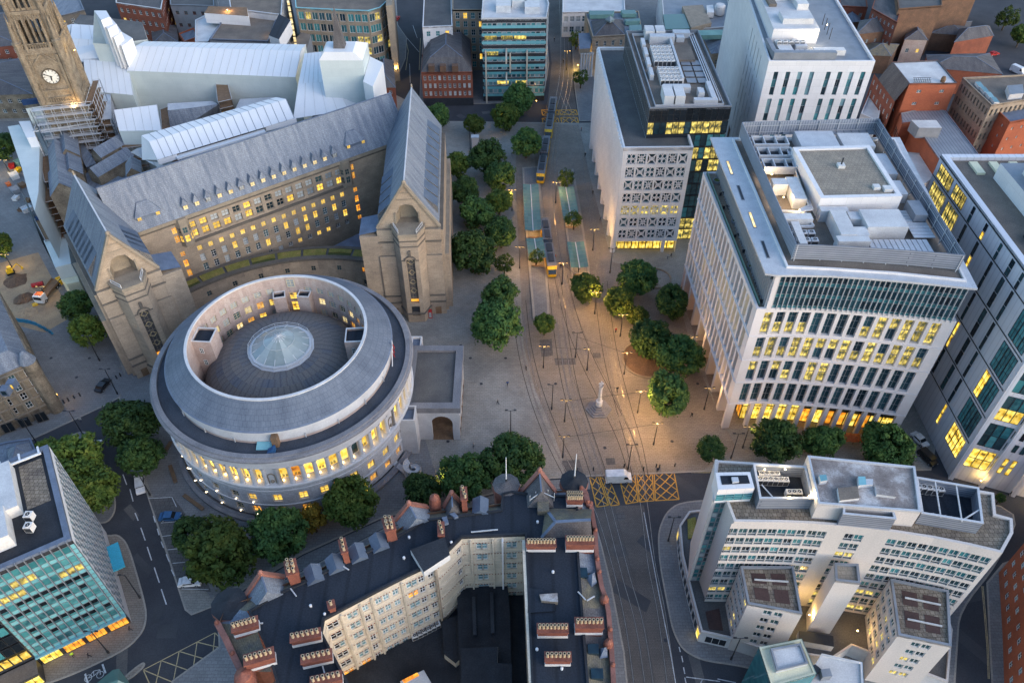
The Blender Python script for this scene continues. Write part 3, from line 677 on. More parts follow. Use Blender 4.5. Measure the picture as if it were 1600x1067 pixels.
rb.build('lantern_ribs','pale_post',lo)
# roof-edge bits
for a in range(-170,0,17):
 p=MB();p.beam(lp(22.5,R(a),21.0),lp(22.5,R(a),22.3),.16);p.build('vent_pipe','metal_light',lib)
ht=MB();ht.T=Matrix.Translation((*lp(23.2,R(-82),0)[:2],0));ht.box(-.6,.6,-.3,.9,21,23.6,0);ht.build('roof_door','timber',lib)
stp=MB()
for i in range(5):
 stp.T=Matrix.Translation((*lp(24.2,R(-82),0)[:2],0));stp.box(-1.5+i*.3,-1.2+i*.3,-.9,.3,20.95,21.2+i*.25,0)
stp.build('roof_steps','blue_paint',lib)
bl=MB()
for i in range(8):bl.face([lp(23.9,R(-91+i),20.98),lp(23.9,R(-90+i),20.98),lp(22.4,R(-90+i),21.6),lp(22.4,R(-91+i),21.6)])
bl.build('tarpaulin','frame_teal',lib)
# flag on its pole leaning over the slate edge
fl=thing('flag_pole','white pole with a red and white flag on the library roof','flag',lp(22.9,R(2),20.9))
p=MB();p.tube(lp(22.9,R(-6),20.95),lp(22.9,R(1),25.8),.1,.06,6);p.build('pole','white_paint',fl)
p=MB();q0,q1=Vector(lp(22.9,R(1),25.7)),Vector(lp(22.9,R(-2.5),23.3));sd_=Vector((.1,0,-.9))
for i in range(6):
 a,b=q0.lerp(q1,i/6),q0.lerp(q1,(i+1)/6);wv=Vector((.25*(i%2),0,0))
 p.face([a,b,b+sd_*1.5+wv,a+sd_*1.5+wv],0 if i%2 else 1)
 p.face([a,b,b+sd_*1.5+wv,a+sd_*1.5+wv][::-1],0 if i%2 else 1)
p.build('flag',['red_paint','white_paint'],fl)
# portico block
pt=thing('library_portico','flat-roofed stone portico with arched end joined to the round library','portico',(-16,119,0))
m=MB();pr0=[(-22.8,110.2),(-11.4,110.2),(-11.4,128.3),(-22.8,128.3)]
f1=Fr(pr0[0],pr0[1])
# end wall with an arch
def arch_wall(mb,fr,z1,uc,hw,zs,mi=0,w=0,n=10,d=.6):
 mb.face([fr.pos(0,w,0),fr.pos(uc-hw,w,0),fr.pos(uc-hw,w,z1),fr.pos(0,w,z1)],mi)
 mb.face([fr.pos(uc+hw,w,0),fr.pos(fr.L,w,0),fr.pos(fr.L,w,z1),fr.pos(uc+hw,w,z1)],mi)
 for k in range(n):
  t0,t1=math.pi-math.pi*k/n,math.pi-math.pi*(k+1)/n
  a=(uc+hw*math.cos(t0),zs+hw*math.sin(t0));b=(uc+hw*math.cos(t1),zs+hw*math.sin(t1))
  mb.face([fr.pos(a[0],w,a[1]),fr.pos(b[0],w,b[1]),fr.pos(b[0],w,z1),fr.pos(a[0],w,z1)],mi)
  mb.face([fr.pos(a[0],w,a[1]),fr.pos(a[0],w-d,a[1]),fr.pos(b[0],w-d,b[1]),fr.pos(b[0],w,b[1])],mi)
 for sgn in(-1,1):
  q=[fr.pos(uc+sgn*hw,w,0),fr.pos(uc+sgn*hw,w-d,0),fr.pos(uc+sgn*hw,w-d,zs),fr.pos(uc+sgn*hw,w,zs)]
  mb.face(q if sgn<0 else q[::-1],mi)
arch_wall(m,f1,9.6,7.6,2.3,5.8,d=1.2)
m.face([(-11.4,128.3,0),(-22.8,128.3,0),(-22.8,128.3,9.6),(-11.4,128.3,9.6)]);m.face([(-22.8,128.3,0),(-22.8,110.2,0),(-22.8,110.2,9.6),(-22.8,128.3,9.6)])
m.build('wall','portland_smooth',pt)
for i in range(6):
 link('column',cmesh,pt,(-12.2+16,111.2+i*3.2-119,4.2)).scale=(1.15,1.15,1.05)
 pm=MB();pm.box(-13,-11.5,110.5+i*3.2,111.9+i*3.2,0,4.2);pm.build('column_base','portland_smooth',pt)
m=MB();m.ring(inset(pr0,-.35),inset(pr0,1.3),9.6,11.2,0);m.face([(p[0],p[1],9.62)for p in pr0],0);m.build('parapet','portland_dark',pt)
m=MB();m.face([(p[0],p[1],10.6)for p in inset(pr0,.9)]);m.build('roof','felt_grey',pt)
m=MB();m.face([(p[0],p[1],.14)for p in pr0]);m.build('floor','timber',pt)
for(x0,x1,y0,y1,zt)in((-25.5,-20.3,106.4,110.6,10.6),(-25.0,-20.8,127.6,132.0,10.2)):
 lt=MB();q=[(x0,y0),(x1,y0),(x1,y1),(x0,y1)];lt.prism(q,0,zt,0,top=False);lt.ring(q,inset(q,.35),zt,zt+.7,0);lt.face([(p[0],p[1],zt+.1)for p in inset(q,.35)],1)
 lt.beam((x0+1.9,y0+.3,zt+.4),(x0+1.9,y1-.3,zt+.4),.35,.6,0)
 so=lt.build('stair_block',['portland_smooth','lead'],pt);f_=Fr(q[0],q[1])
 win(so,f_,(.8,1.2),(7.6,8.3),-.02,1,2,.08,'frame_dark','glass_black',force=True);win(so,f_,(1.5,1.9),(7.6,8.3),-.02,1,2,.08,'frame_dark','glass_black',force=True);win(so,f_,(.9,1.8),(3.6,5.0),-.02,2,2,.1,'frame_dark','glass_black',force=True)
sp=MB();ca=at(645,738)
for i in range(22):
 a0,a1=R(120+i*16),R(136+i*16);h0=2.4-i*.09
 sp.face([(ca[0]+1.9*math.cos(a0),ca[1]+1.9*math.sin(a0),h0),(ca[0]+1.9*math.cos(a1),ca[1]+1.9*math.sin(a1),h0),(ca[0]+.7*math.cos(a1),ca[1]+.7*math.sin(a1),h0),(ca[0]+.7*math.cos(a0),ca[1]+.7*math.sin(a0),h0)])
 sp.face([(ca[0]+1.9*math.cos(a0),ca[1]+1.9*math.sin(a0),0),(ca[0]+1.9*math.cos(a1),ca[1]+1.9*math.sin(a1),0),(ca[0]+1.9*math.cos(a1),ca[1]+1.9*math.sin(a1),h0+.7),(ca[0]+1.9*math.cos(a0),ca[1]+1.9*math.sin(a0),h0+.7)])
tag(sp.build('curved_stair','portland_smooth'),'small curved stone stair at the foot of the library beside the portico','stair')
rp_=MB();A0,A1=Vector(at(600,752)),Vector(at(655,742));rp_.beam((*at(612,724),1.3),(*at(637,741),.5),1.2,.25);tag(rp_.build('entrance_ramp','portland_smooth'),'short stone entrance ramp below the library window','ramp')
# long stone civic block with two gabled pavilions
ext=thing('civic_block','long stone civic block with steep slate roofs and two gabled pavilions behind the round library','building',(-60,160,0))
EA,EB=Vector((-87.7,150.5)),Vector((-33.2,189.8));ed=(EB-EA).normalized();en=Vector((-ed.y,ed.x))
EL=(EB-EA).length;EZ,RZ=27.0,36.5;ROFF=7.4
def eu(px):
 p=Vector(at(px,362-(px-215)*.3525,27));return(p-EA).dot(ed)
ef=Fr(EA,EB)
c15=[eu(294+16.55*i-.0)for i in range(15)]
u0c,u1c=c15[0],c15[-1];c15=[u0c+(u1c-u0c)*i/14 for i in range(15)]
m=MB();cw=.62
rows_s=[(6.9,8.3),(9.6,11.8),(12.6,14.8),(15.9,17.4)]
cs=[(u-cw,u+cw)for u in c15];ends=[(c15[0]-4.3-.62,c15[0]-4.3+.62),(c15[-1]+4.0-.62,c15[-1]+4.0+.62)]
facade(m,ef,0,19.0,rows_s,cs+ends,.35,0)
big=[(u-.95,u+.95)for u in c15]
facade(m,ef,19.0,EZ-.9,[(20.1,22.2),(22.75,24.6)],big+ends,.45,0)
m.build('wall','stone_buff',ext)
random.seed(11)
for i,c in enumerate(cs):
 for j,r_ in enumerate(rows_s):
  p_l=[.25,.3,.25,.95][j];g='lit_yellow' if random.random()<p_l else('glass_dark' if random.random()<.5 else 'blind')
  if j==0 and i>7:g='lit_yellow' if i in(9,11,12)else 'glass_black'
  win(ext,ef,c,r_,.3,2,3,.1,'frame_white' if g!='lit_yellow' else 'frame_cream',g)
for i,c in enumerate(big):
 for j,r_ in enumerate([(20.1,22.2),(22.75,24.6)]):
  pl=(.9 if i<6 else.25)if j==0 else(.35 if i<6 else.05)
  g='lit_yellow' if random.random()<pl else('blind' if random.random()<.6 else 'glass_dark')
  win(ext,ef,c,r_,.4,2,2,.14,'stone_trim',g)
for c in ends:
 for r_ in rows_s+[(20.1,22.2),(22.75,24.6)]:win(ext,ef,c,r_,.3,2,3,.1,'frame_cream','lit_orange')
 # band and cornice, corner oriels
def bandm(fr,z0,z1,o,name,mat,u0=0,u1=None):
 b=MB();u1=fr.L if u1 is None else u1;n=1
 p=[fr.pos(u0,o,z0),fr.pos(u1,o,z0),fr.pos(u1,o,z1),fr.pos(u0,o,z1)];q=[fr.pos(u0,-.1,z0),fr.pos(u1,-.1,z0),fr.pos(u1,-.1,z1),fr.pos(u0,-.1,z1)]
 b.face(p);b.face([p[3],p[2],q[2],q[3]]);b.face([q[0],q[1],p[1],p[0]]);b.face([q[0],p[0],p[3],q[3]]);b.face([p[1],q[1],q[2],p[2]])
 return b.build(name,mat,ext)
bandm(ef,18.85,19.5,.35,'string_course','stone_dark',c15[0]-2,c15[-1]+2)
bandm(ef,EZ-.95,EZ,.55,'cornice','stone_trim');bandm(ef,EZ-1.5,EZ-1.2,.3,'cornice','stone_dark')
for u in(c15[0]-2.1,c15[-1]+2.0):
 o_=MB();pl=[ef.pos(u+a,b,0)[:2]for a,b in((-1.7,0),(-.9,1.1),(.9,1.1),(1.7,0))]
 for i in range(3):
  f_=Fr(pl[i],pl[i+1]);facade(o_,f_,18.9,EZ-.1,[(20.2,22.2),(22.8,24.5)],[(f_.L*.16,f_.L*.84)],.12,0)
 o_.face([(*p,18.9)for p in pl][::-1]);o_.face([(*p,EZ-.1)for p in pl]);oo=o_.build('oriel','stone_trim',ext)
 for i in range(3):
  f_=Fr(pl[i],pl[i+1])
  for r_,g in(((20.2,22.2),'lit_yellow' if u<20 else 'glass_dark'),((22.8,24.5),'glass_dark')):win(oo,f_,(f_.L*.16,f_.L*.84),r_,.1,2,2,.1,'stone_trim',g)
  # main roof
def ep(u,o,z):p=EA+ed*u+en*o;return(p.x,p.y,z)
m=MB();A_,B_=-4,EL+6
m.face([ep(A_,-.5,EZ-.05),ep(B_,-.5,EZ-.05),ep(B_,ROFF,RZ),ep(A_,ROFF,RZ)]);m.face([ep(B_,2*ROFF,EZ),ep(A_,2*ROFF,EZ),ep(A_,ROFF,RZ),ep(B_,ROFF,RZ)])
m.build('roof','slate',ext)
m=MB();m.beam(ep(A_,ROFF,RZ+.05),ep(B_,ROFF,RZ+.05),.35,.2);m.build('ridge_tiles','lead',ext)
m=MB();m.face([ep(EL,2*ROFF,0),ep(0,2*ROFF,0),ep(0,2*ROFF,EZ),ep(EL,2*ROFF,EZ)]);m.build('courtyard_wall','stone_buff',ext)
sl=(RZ-EZ)/ROFF
def dormer(u,wd,zb,hh,big=False):
 o0=(zb-EZ)/sl;zt=zb+hh;o1=(zt-EZ)/sl;k=MB();h=wd/2;r=MB()
 zr=zt+(.0 if big else 1.3);orr=(zr-EZ)/sl
 k.face([ep(u-h,o0,zb),ep(u+h,o0,zb),ep(u+h,o0,zt),ep(u-h,o0,zt)])
 for sg in(-1,1):
  q=[ep(u+sg*h,o0,zb),ep(u+sg*h,o1,zt),ep(u+sg*h,o0,zt)];k.face(q if sg>0 else q[::-1])
 dm=k.build('dormer','lead',ext)
 if big:
  rz=zt+2.2;ro=(rz-EZ)/sl;e=.35
  r.face([ep(u-h-e,o0-e,zt-.1),ep(u+h+e,o0-e,zt-.1),ep(u+h*.45,ro-.6,rz),ep(u-h*.45,ro-.6,rz)]);r.face([ep(u+h+e,o0-e,zt-.1),ep(u+h+e,o1,zt),ep(u+h*.45,ro+.2,rz),ep(u+h*.45,ro-.6,rz)]);r.face([ep(u-h-e,o1,zt),ep(u-h-e,o0-e,zt-.1),ep(u-h*.45,ro-.6,rz),ep(u-h*.45,ro+.2,rz)])
  r.face([ep(u-h*.45,ro-.6,rz),ep(u+h*.45,ro-.6,rz),ep(u+h*.45,ro+.2,rz),ep(u-h*.45,ro+.2,rz)])
 else:
  e=.22
  r.face([ep(u-h-e,o0-e,zt-.15),ep(u+h+e,o0-e,zt-.15),ep(u,o0+.45,zr)]);r.face([ep(u+h+e,o0-e,zt-.15),ep(u+h+e,o1,zt-.15),ep(u,orr,zr),ep(u,o0+.45,zr)]);r.face([ep(u-h-e,o1,zt-.15),ep(u-h-e,o0-e,zt-.15),ep(u,o0+.45,zr),ep(u,orr,zr)])
 r.build('dormer_roof','slate',dm)
 f_=Fr(ep(u-h,o0-.02,0)[:2],ep(u+h,o0-.02,0)[:2])
 return dm,f_,zb,zt
for i,u in enumerate(c15):
 dm,f_,zb,zt=dormer(u,1.35,27.6,1.75)
 win(dm,f_,(.12,f_.L-.12),(zb+.1,zt-.15),-.02,2,2,.1,'stone_trim','lit_cream' if i not in(2,5,14)else 'blind',force=True)
for u in(c15[0]-8.4,c15[-1]+6.6):
 dm,f_,zb,zt=dormer(u,5.6,28.4,1.5,True)
 for a in(.15,f_.L-1.15):win(dm,f_,(a,a+1.0),(zb+.1,zt-.1),-.02,2,2,.1,'stone_trim','lit_yellow',force=True)
 # pavilions
def pavilion(org,ang,W,D,EZ2,RZ2,dormers_side,inner):
 T=Matrix.Translation((org[0],org[1],0))@Matrix.Rotation(ang,4,'Z')
 pv=[]
 def wp(x,y,z):return tuple(T@Vector((x,y,z)))
 h=W/2
 b=MB();b.T=T
 b.face([(h,0,0),(h,D,0),(h,D,EZ2),(h,0,EZ2)]);b.face([(-h,D,0),(-h,0,0),(-h,0,EZ2),(-h,D,EZ2)]);b.face([(h,D,0),(-h,D,0),(-h,D,EZ2),(0,D,RZ2),(h,D,EZ2)])
 b.face([(-h,0,0),(h,0,0),(h,0,EZ2),(-h,0,EZ2)])
 hole=[(-2.6,27.6),(-2.6,30.4),(-1.5,32.8),(0,33.2)]
 b.face([(-h,0,EZ2),(0,0,EZ2),(0,0,27.6)]+[(x,0,z)for x,z in hole]+[(0,0,RZ2)]);b.face([(h,0,EZ2),(0,0,RZ2)]+[(-x,0,z)for x,z in hole[::-1]]+[(0,0,27.6),(0,0,EZ2)])
 full=hole+[(-x,z)for x,z in hole[-2::-1]]
 for i in range(len(full)-1):
  (x0,z0),(x1,z1)=full[i],full[i+1];b.face([(x0,0,z0),(x0*.72,2.8,z0),(x1*.72,2.8,z1),(x1,0,z1)][::-1],1)
 b.face([(x*.72,2.8,z)for x,z in full],1);b.face([(-3,-.1,27.62),(3,-.1,27.62),(2.2,2.8,27.62),(-2.2,2.8,27.62)],1)
 wallp=b.build('pavilion_wall',['stone_buff','stone_trim'],ext)
 cp=MB();cp.T=T
 for zz,hw in((34.4,2.2),(36.2,1.3)):
  b=MB();b.T=T;b.box(-hw,hw,-.12,.05,zz,zz+.3,0,True);b.build('gable_band','stone_trim',wallp)
 for sg in(-1,1):b=MB();b.T=T;b.box(min(sg*2.6,sg*2.95),max(sg*2.6,sg*2.95),-.2,.1,27.6,31,0);b.build('recess_jamb','stone_trim',wallp)
 for sg in(-1,1):cp.beam((sg*(h+.3),-.1,EZ2-.35),(0,-.1,RZ2+.15),.8,.55)
 cp.build('gable_coping','stone_trim',wallp)
 rf=MB();rf.T=T;rf.face([(h+.2,.3,EZ2-.1),(h+.2,D,EZ2-.1),(0,D,RZ2),(0,.3,RZ2)]);rf.build('pavilion_roof','slate',ext)
 rf=MB();rf.T=T;rf.face([(-h-.2,D,EZ2-.1),(-h-.2,.3,EZ2-.1),(0,.3,RZ2),(0,D,RZ2)]);rf.build('pavilion_roof','slate',ext)
 rd=MB();rd.T=T;rd.beam((0,.3,RZ2+.05),(0,D,RZ2+.05),.3,.2);rd.build('ridge_tiles','portland_smooth',ext)
 fn=MB();fn.T=T;fn.lathe([(.35,RZ2),(.2,RZ2+.4),(.3,RZ2+.7),(0,RZ2+1.2)],0,D-.2,6);fn.lathe([(.5,RZ2-.2),(.5,RZ2+.5),(.2,RZ2+.8),(0,RZ2+.9)],0,0,6);fn.build('finial','stone_trim',ext)
 # lucarnes low on both slopes
 sl2=(RZ2-EZ2)/(h+.2)
 for sg in(-1,1):
  n=dormers_side if sg==(1 if inner<0 else-1)else max(3,dormers_side//2)
  for i in range(n):
   y=(5.5 if sg==(1 if inner<0 else-1)else 3.0)+i*(D-9)/(dormers_side)+(0);
   if sg==inner and y>D*.45:continue
   q=MB();q.T=T;x0,x1=sg*(h-.1),sg*(h-3.4);z0=EZ2+.15;zt=EZ2+3.4*sl2+.15;wd=1.75
   P=lambda x,yy,z:(x,yy,z)
   top=[(x0,y-wd,z0+2.3),(x0,y+wd,z0+2.3),(x1,y+wd,zt),(x1,y-wd,zt)]
   q.face(top if sg<0 else top[::-1],0)
   for yy,s2 in((y-wd,-1),(y+wd,1)):
    t=[(x0,yy,z0),(x1,yy,zt),(x0,yy,z0+2.3)];q.face(t,1);q.face(t[::-1],1)
   fr_=[(x0,y-wd,z0),(x0,y+wd,z0),(x0,y+wd,z0+2.3),(x0,y-wd,z0+2.3)];q.face(fr_ if sg>0 else fr_[::-1],2)
   q.build('lucarne',['slate_blue','slate_lit','glass_dark'],ext)  # light on the cheeks and shade on the top are put into the slate colours
   # stepped outer ledges with buttresses
 so=-inner
 for i,(o0,o1,zt)in enumerate(((0,1.0,EZ2-1.6),(1.0,2.0,17.5))):
  lg=MB();lg.T=T;x0,x1=sorted((so*(h+o0),so*(h+o1)));lg.box(x0,x1,1.2*i,D-1,0,zt,0,mt=1);lg.build('flank_wall',['stone_buff','stone_dark' if i==0 else 'stone_trim'],ext)
  # bay, shoulders
 bp=[(-3.7,0),(-3.7,-1.3),(-2.1,-4.4),(2.1,-4.4),(3.7,-1.3),(3.7,0)]
 by=MB();wb=[wp(x,y,0)[:2]for x,y in bp]
 for i in range(5):
  f_=Fr(wb[i],wb[i+1])
  if i==2:facade(by,f_,0,27.4,[(2.2,5.4),(6.4,20.4)],[(f_.L/2-1.05,f_.L/2+1.05)],.8,0);fc=f_
  else:facade(by,f_,0,27.4,[],[],0,0)
 by.face([(*p,27.4)for p in wb]);bo=by.build('bay','stone_buff',ext)
 cc=(fc.L/2-1.05,fc.L/2+1.05)
 win(bo,fc,cc,(6.4,20.4),.7,3,9,.1,'stone_trim','leaded',force=True,name='tall_window');win(bo,fc,cc,(6.5,7.6),.62,2,1,.1,'stone_dark','lit_orange',force=True);win(bo,fc,cc,(2.2,5.4),.5,1,1,.12,'stone_dark','metal_dark',force=True,name='panel')
 tr=MB()
 for zz in(19.2,16.0,13.0,10.2):
  for sg in(-1,1):tr.beam(fc.pos(fc.L/2+sg*.8,-.62,zz),fc.pos(fc.L/2,-.62,zz+.8),.09);tr.beam(fc.pos(fc.L/2+sg*.8,-.62,zz),fc.pos(fc.L/2,-.62,zz-.8),.09)
 tr.build('tracery','paint_pale_yellow',bo)
 ar=MB()
 for k in range(10):
  t0,t1=math.pi*k/10,math.pi*(k+1)/10
  ar.beam(fc.pos(fc.L/2+1.3*math.cos(t0),.08,20.2+1.2*math.sin(t0)),fc.pos(fc.L/2+1.3*math.cos(t1),.08,20.2+1.2*math.sin(t1)),.28)
 for s_ in(-1,1):ar.beam(fc.pos(fc.L/2+s_*1.3,.05,20.2),fc.pos(fc.L/2+s_*2.05,.05,20.2),.22)
 ar.beam(fc.pos(fc.L/2,.15,21.4),fc.pos(fc.L/2,.15,23.2),.5);ar.build('hood_mould','stone_dark',bo)
 for zt,o in((27.4,.25),(26.0,.12),(24.4,.12),(3.2,.3)):
  rg_=MB();q=inset(ccw(wb),-o);rg_.prism(q,zt-.3,zt+(.55 if zt>27 else.02),0);rg_.build('moulding','stone_trim' if zt>27 else 'stone_dark',bo)
 dk=MB();dk.face([(*p,27.98)for p in inset(ccw(wb),.5)]);dk.build('balcony_floor','stone_trim',bo)
 rl=MB();rl.T=T
 for sg in(-1,1):
  for t in(0,1):rl.beam((sg*3.4,-1.0+t*.01,28.1+t*.75),(sg*2.1,-4.0,28.1+t*.75),.16)
  rl.beam((sg*3.4,-1.0,28.0),(sg*3.4,-1.0,28.9),.16);rl.beam((sg*2.1,-4.0,28.0),(sg*2.1,-4.0,28.9),.16)
 rl.build('balcony_rail','pale_post',bo)
 for sg in(-1,1):
  for y0,zt in((-.9,26.6),(-1.5,19.2)):
   sh=MB();sh.T=T;x0,x1=sorted((sg*3.65,sg*(h+.4)));sh.box(x0,x1,y0,0.02,0,zt,0,mt=1);sh.build('shoulder',['stone_buff','stone_trim'],ext)
  for zz in(23.0,6.4,4.2):
   sm=MB();sm.T=T;x0,x1=sorted((sg*3.65,sg*(h+.45)));sm.box(x0,x1,-1.75 if zz<15 else-1.15,-.85,zz,zz+.4,0,True);sm.build('string_course','stone_dark',ext)
  dr=MB();dr.T=T;xc=sg*(h-1.6);dr.box(xc-.75,xc+.75,-1.55,-1.45,.1,2.5);dr.build('door','timber',ext)
  # lead-roofed link at the inner side
 lk=MB();lk.T=T;x0,x1=sorted((inner*h,inner*(h+4.6)));lk.box(x0,x1,-1.0,6.5,0,25.0,0);lk.build('link_block','stone_buff',ext)
 lr=MB();lr.T=T;xa,xb=inner*(h-.6),inner*(h+4.7);q=[(xa,-.6,26.4),(xb,-.6,25.2),(xb,6.4,25.2),(xa,6.4,26.4)];lr.face(q if inner>0 else q[::-1]);lr.build('link_roof','lead',ext)
 return T
pavilion((-24.45,152.6),math.atan2(.05,1),14.2,45.5,27.3,38.9,9,-1)
pavilion((-84.3,133.7),R(35.3),13.0,27.5,27.3,38.9,8,1)
# curved wing with planted roof, concentric with the library
wg=thing('curved_wing','low curved stone wing with sedum roof beds between library and civic block','building',(-60,158,0))
a0,a1=R(137),R(68);nn=24
def rp2(r,a):return(LC[0]+r*math.cos(a),LC[1]+r*math.sin(a))
fw=Fr(*[rp2(46.3,a0+(a1-a0)*i/nn)for i in range(nn+1)])
fw=Fr(*[rp2(46.3,a0+(a1-a0)*i/nn)for i in range(nn+1)][::1])
m=MB();pts=[rp2(46.3,a0+(a1-a0)*i/nn)for i in range(nn+1)]
wc=[(fw.L*t-.6,fw.L*t+.6)for t in(.12,.24,.36,.48,.6,.72,.84,.93)]
facade(m,fw,0,10.4,[(2.0,3.6),(6.2,7.8)],wc,.3,0)
ptsb=[rp2(51.5,a0+(a1-a0)*i/nn)for i in range(nn+1)]
m.build('wall','stone_buff',wg)
for i,c in enumerate(wc):
 for j,r_ in enumerate([(2.0,3.6),(6.2,7.8)]):win(wg,fw,c,r_,.25,2,2,.1,'stone_trim','lit_orange' if(i==6 and j)else 'glass_dark')
m=MB()
for i in range(nn):
 a,b=a0+(a1-a0)*i/nn,a0+(a1-a0)*(i+1)/nn
 for(ra,rb,z)in((45.9,47.3,10.5),(50.6,51.6,10.1)):
  m.face([(*rp2(ra,a),z),(*rp2(ra,b),z),(*rp2(rb,b),z),(*rp2(rb,a),z)]);m.face([(*rp2(ra,a),z-.6),(*rp2(ra,b),z-.6),(*rp2(ra,b),z),(*rp2(ra,a),z)])
  m.face([(*rp2(rb,b),z-.6),(*rp2(rb,a),z-.6),(*rp2(rb,a),z),(*rp2(rb,b),z)])
m.build('parapet','stone_dark',wg)
m=MB()
for i in range(nn):
 a,b=a0+(a1-a0)*i/nn,a0+(a1-a0)*(i+1)/nn;m.face([(*rp2(47.2,a),9.9),(*rp2(47.2,b),9.9),(*rp2(50.7,b),9.9),(*rp2(50.7,a),9.9)])
m.build('roof','felt_grey',wg)
for i in range(9):
 a,b=a0+(a1-a0)*(i+.05)/9,a0+(a1-a0)*(i+.95)/9
 for ra,rb,mt in(((47.5,50.4,'moss'),)if i%3 else((47.5,48.6,'grass'),(48.8,50.4,'moss'))):
  bd=MB();pl=[rp2(ra,a+(b-a)*k/4)for k in range(5)]+[rp2(rb,b+(a-b)*k/4)for k in range(5)];bd.prism(ccw(pl),9.9,10.15);bd.build('sedum_bed',mt,wg)
m=MB();q=[ats([(520,385),(600,345),(608,385),(590,392)],8)[i]for i in range(4)];m.face([(*p,8.0)for p in ccw(q)]);m.build('lead_roof','lead',wg)
# shared roof equipment
def rbox(parent,name,quad,z0,z1,mat,mt=None,label=None):
 """box over a footprint quad"""
 b=MB();b.prism(ccw(quad),z0,z1,0,1);return b.build(name,[mat,mt or mat],parent,label)
def aabox(parent,name,x0,x1,y0,y1,z0,z1,mat,mt=None,rz=0,piv=None):
 q=[(x0,y0),(x1,y0),(x1,y1),(x0,y1)]
 if rz:
  c=piv or((x0+x1)/2,(y0+y1)/2);q=[(c[0]+(p[0]-c[0])*math.cos(rz)-(p[1]-c[1])*math.sin(rz),c[1]+(p[0]-c[0])*math.sin(rz)+(p[1]-c[1])*math.cos(rz))for p in q]
 return rbox(parent,name,q,z0,z1,mat,mt)
_fm={}
def fan_unit(parent,x,y,z,w=1.2,d=1.0,h=1.3,rz=0,n=1,mat='plant_white'):
 k=(w,d,h,n,mat)
 if k not in _fm:
  b=MB();b.box(-w/2,w/2,-d/2,d/2,.12,h,0,True)
  for i in range(n):
   cx=-w/2+w*(i+.5)/n;r=min(w/n,d)*.38
   b.lathe([(r,h),(r,h+.1),(r*.86,h+.1),(r*.86,h+.03),(.08,h+.03),(.08,h+.08),(0,h+.08)],cx,0,12,mis=[0,0,0,1,0,0])
  b.box(-w/2+.06,w/2-.06,-d/2-.02,-d/2-.005,.25,h-.2,1);_fm[k]=b.mesh('air_conditioner',[mat,'metal_dark'])
 o=wloc(parent);return link('air_conditioner',_fm[k],parent,(x-o.x,y-o.y,z-o.z),rz)
def pipe(parent,pts,r,mat='metal_light',name='duct',sq=True):
 b=MB()
 for i in range(len(pts)-1):
  if sq:b.beam(pts[i],pts[i+1],2*r)
  else:b.tube(pts[i],pts[i+1],r,r,8)
 return b.build(name,mat,parent)
def coping(parent,poly,z0,z1,wd,mat,name='parapet'):
 b=MB();b.ring(poly,inset(poly,wd),z0,z1,0);return b.build(name,mat,parent)
 # curved white stone office
of=thing('curved_office','curved white stone office with deep window grid and glass top floors','office building',(65,135,0))
fcurve=[(47.2,113.4),(53,113.75),(59,113.55),(65,112.95),(71,112.2),(77,111.3),(84.4,109.9)]
SZ,SOF=36.0,8.2
fF=Fr(*fcurve);fL=Fr((45.0,161.2),(47.2,113.4))
zr=[SOF+.75+6.82*i for i in range(4)];rowsF=[(z,z+5.9)for z in zr]
m=MB();colsF=spread(14,fF.L,1.72,1.5,1.9);facade(m,fF,SOF,SZ,rowsF,colsF,.75,0)
colsL=spread(19,fL.L,1.55,.9,1.7);facade(m,fL,SOF,SZ,rowsF,colsL,1.0,0)
bx=[(45.0,161.2),(47.2,113.4)]+fcurve[1:]+[(88.5,163)]
f_=Fr(fcurve[-1],(88.5,163),(45.0,161.2));facade(m,f_,0,SZ,[],[],0,0)
m.face([(p[0],p[1],SOF)for p in bx][::-1]);m.build('wall','concrete_white',of)
random.seed(5)
for j,r_ in enumerate(rowsF):
 for i,c in enumerate(colsF):
  g={3:'lit_office' if i not in(4,5,6,7)else 'glass_blue',2:'lit_office',1:'lit_office' if i<7 and random.random()<.85 else 'glass_blue',0:'glass_blue'}[j]
  if g=='lit_office':
   mid=(r_[0]+r_[1])/2
   win(of,fF,c,(r_[0],mid-.25),.7,2,1,.07,'frame_grey','lit_office' if random.random()<.85 else 'glass_blue');win(of,fF,c,(mid-.25,r_[1]),.7,2,2,.07,'frame_grey','lit_office' if random.random()<.75 else 'glass_blue')
  else:win(of,fF,c,r_,.7,2,3,.08,'frame_grey',g)
 for i,c in enumerate(colsL):
  g='lit_office' if(j in(2,)and i>5 and random.random()<.8)or(j in(1,3)and random.random()<.2)else('blind' if random.random()<.45 else 'glass_dark');win(of,fL,c,r_,.95,1,2,.07,'frame_grey',g)
bl=MB()
for j in range(4):
 z=zr[j]-.5
 for i in range(len(fcurve)-1):
  a,b=fcurve[i],fcurve[i+1];f2=Fr(a,b);bl.face([f2.pos(0,.14,z-.12),f2.pos(f2.L,.14,z-.12),f2.pos(f2.L,.14,z+.12),f2.pos(0,.14,z+.12)]);bl.face([f2.pos(0,.14,z+.12),f2.pos(f2.L,.14,z+.12),f2.pos(f2.L,0,z+.12),f2.pos(0,0,z+.12)])
 bl.face([fL.pos(0,.2,z-.12),fL.pos(fL.L,.2,z-.12),fL.pos(fL.L,.2,z+.12),fL.pos(0,.2,z+.12)]);bl.face([fL.pos(0,.2,z+.12),fL.pos(fL.L,.2,z+.12),fL.pos(fL.L,0,z+.12),fL.pos(0,0,z+.12)])
bl.build('floor_bands','concrete_white',of)
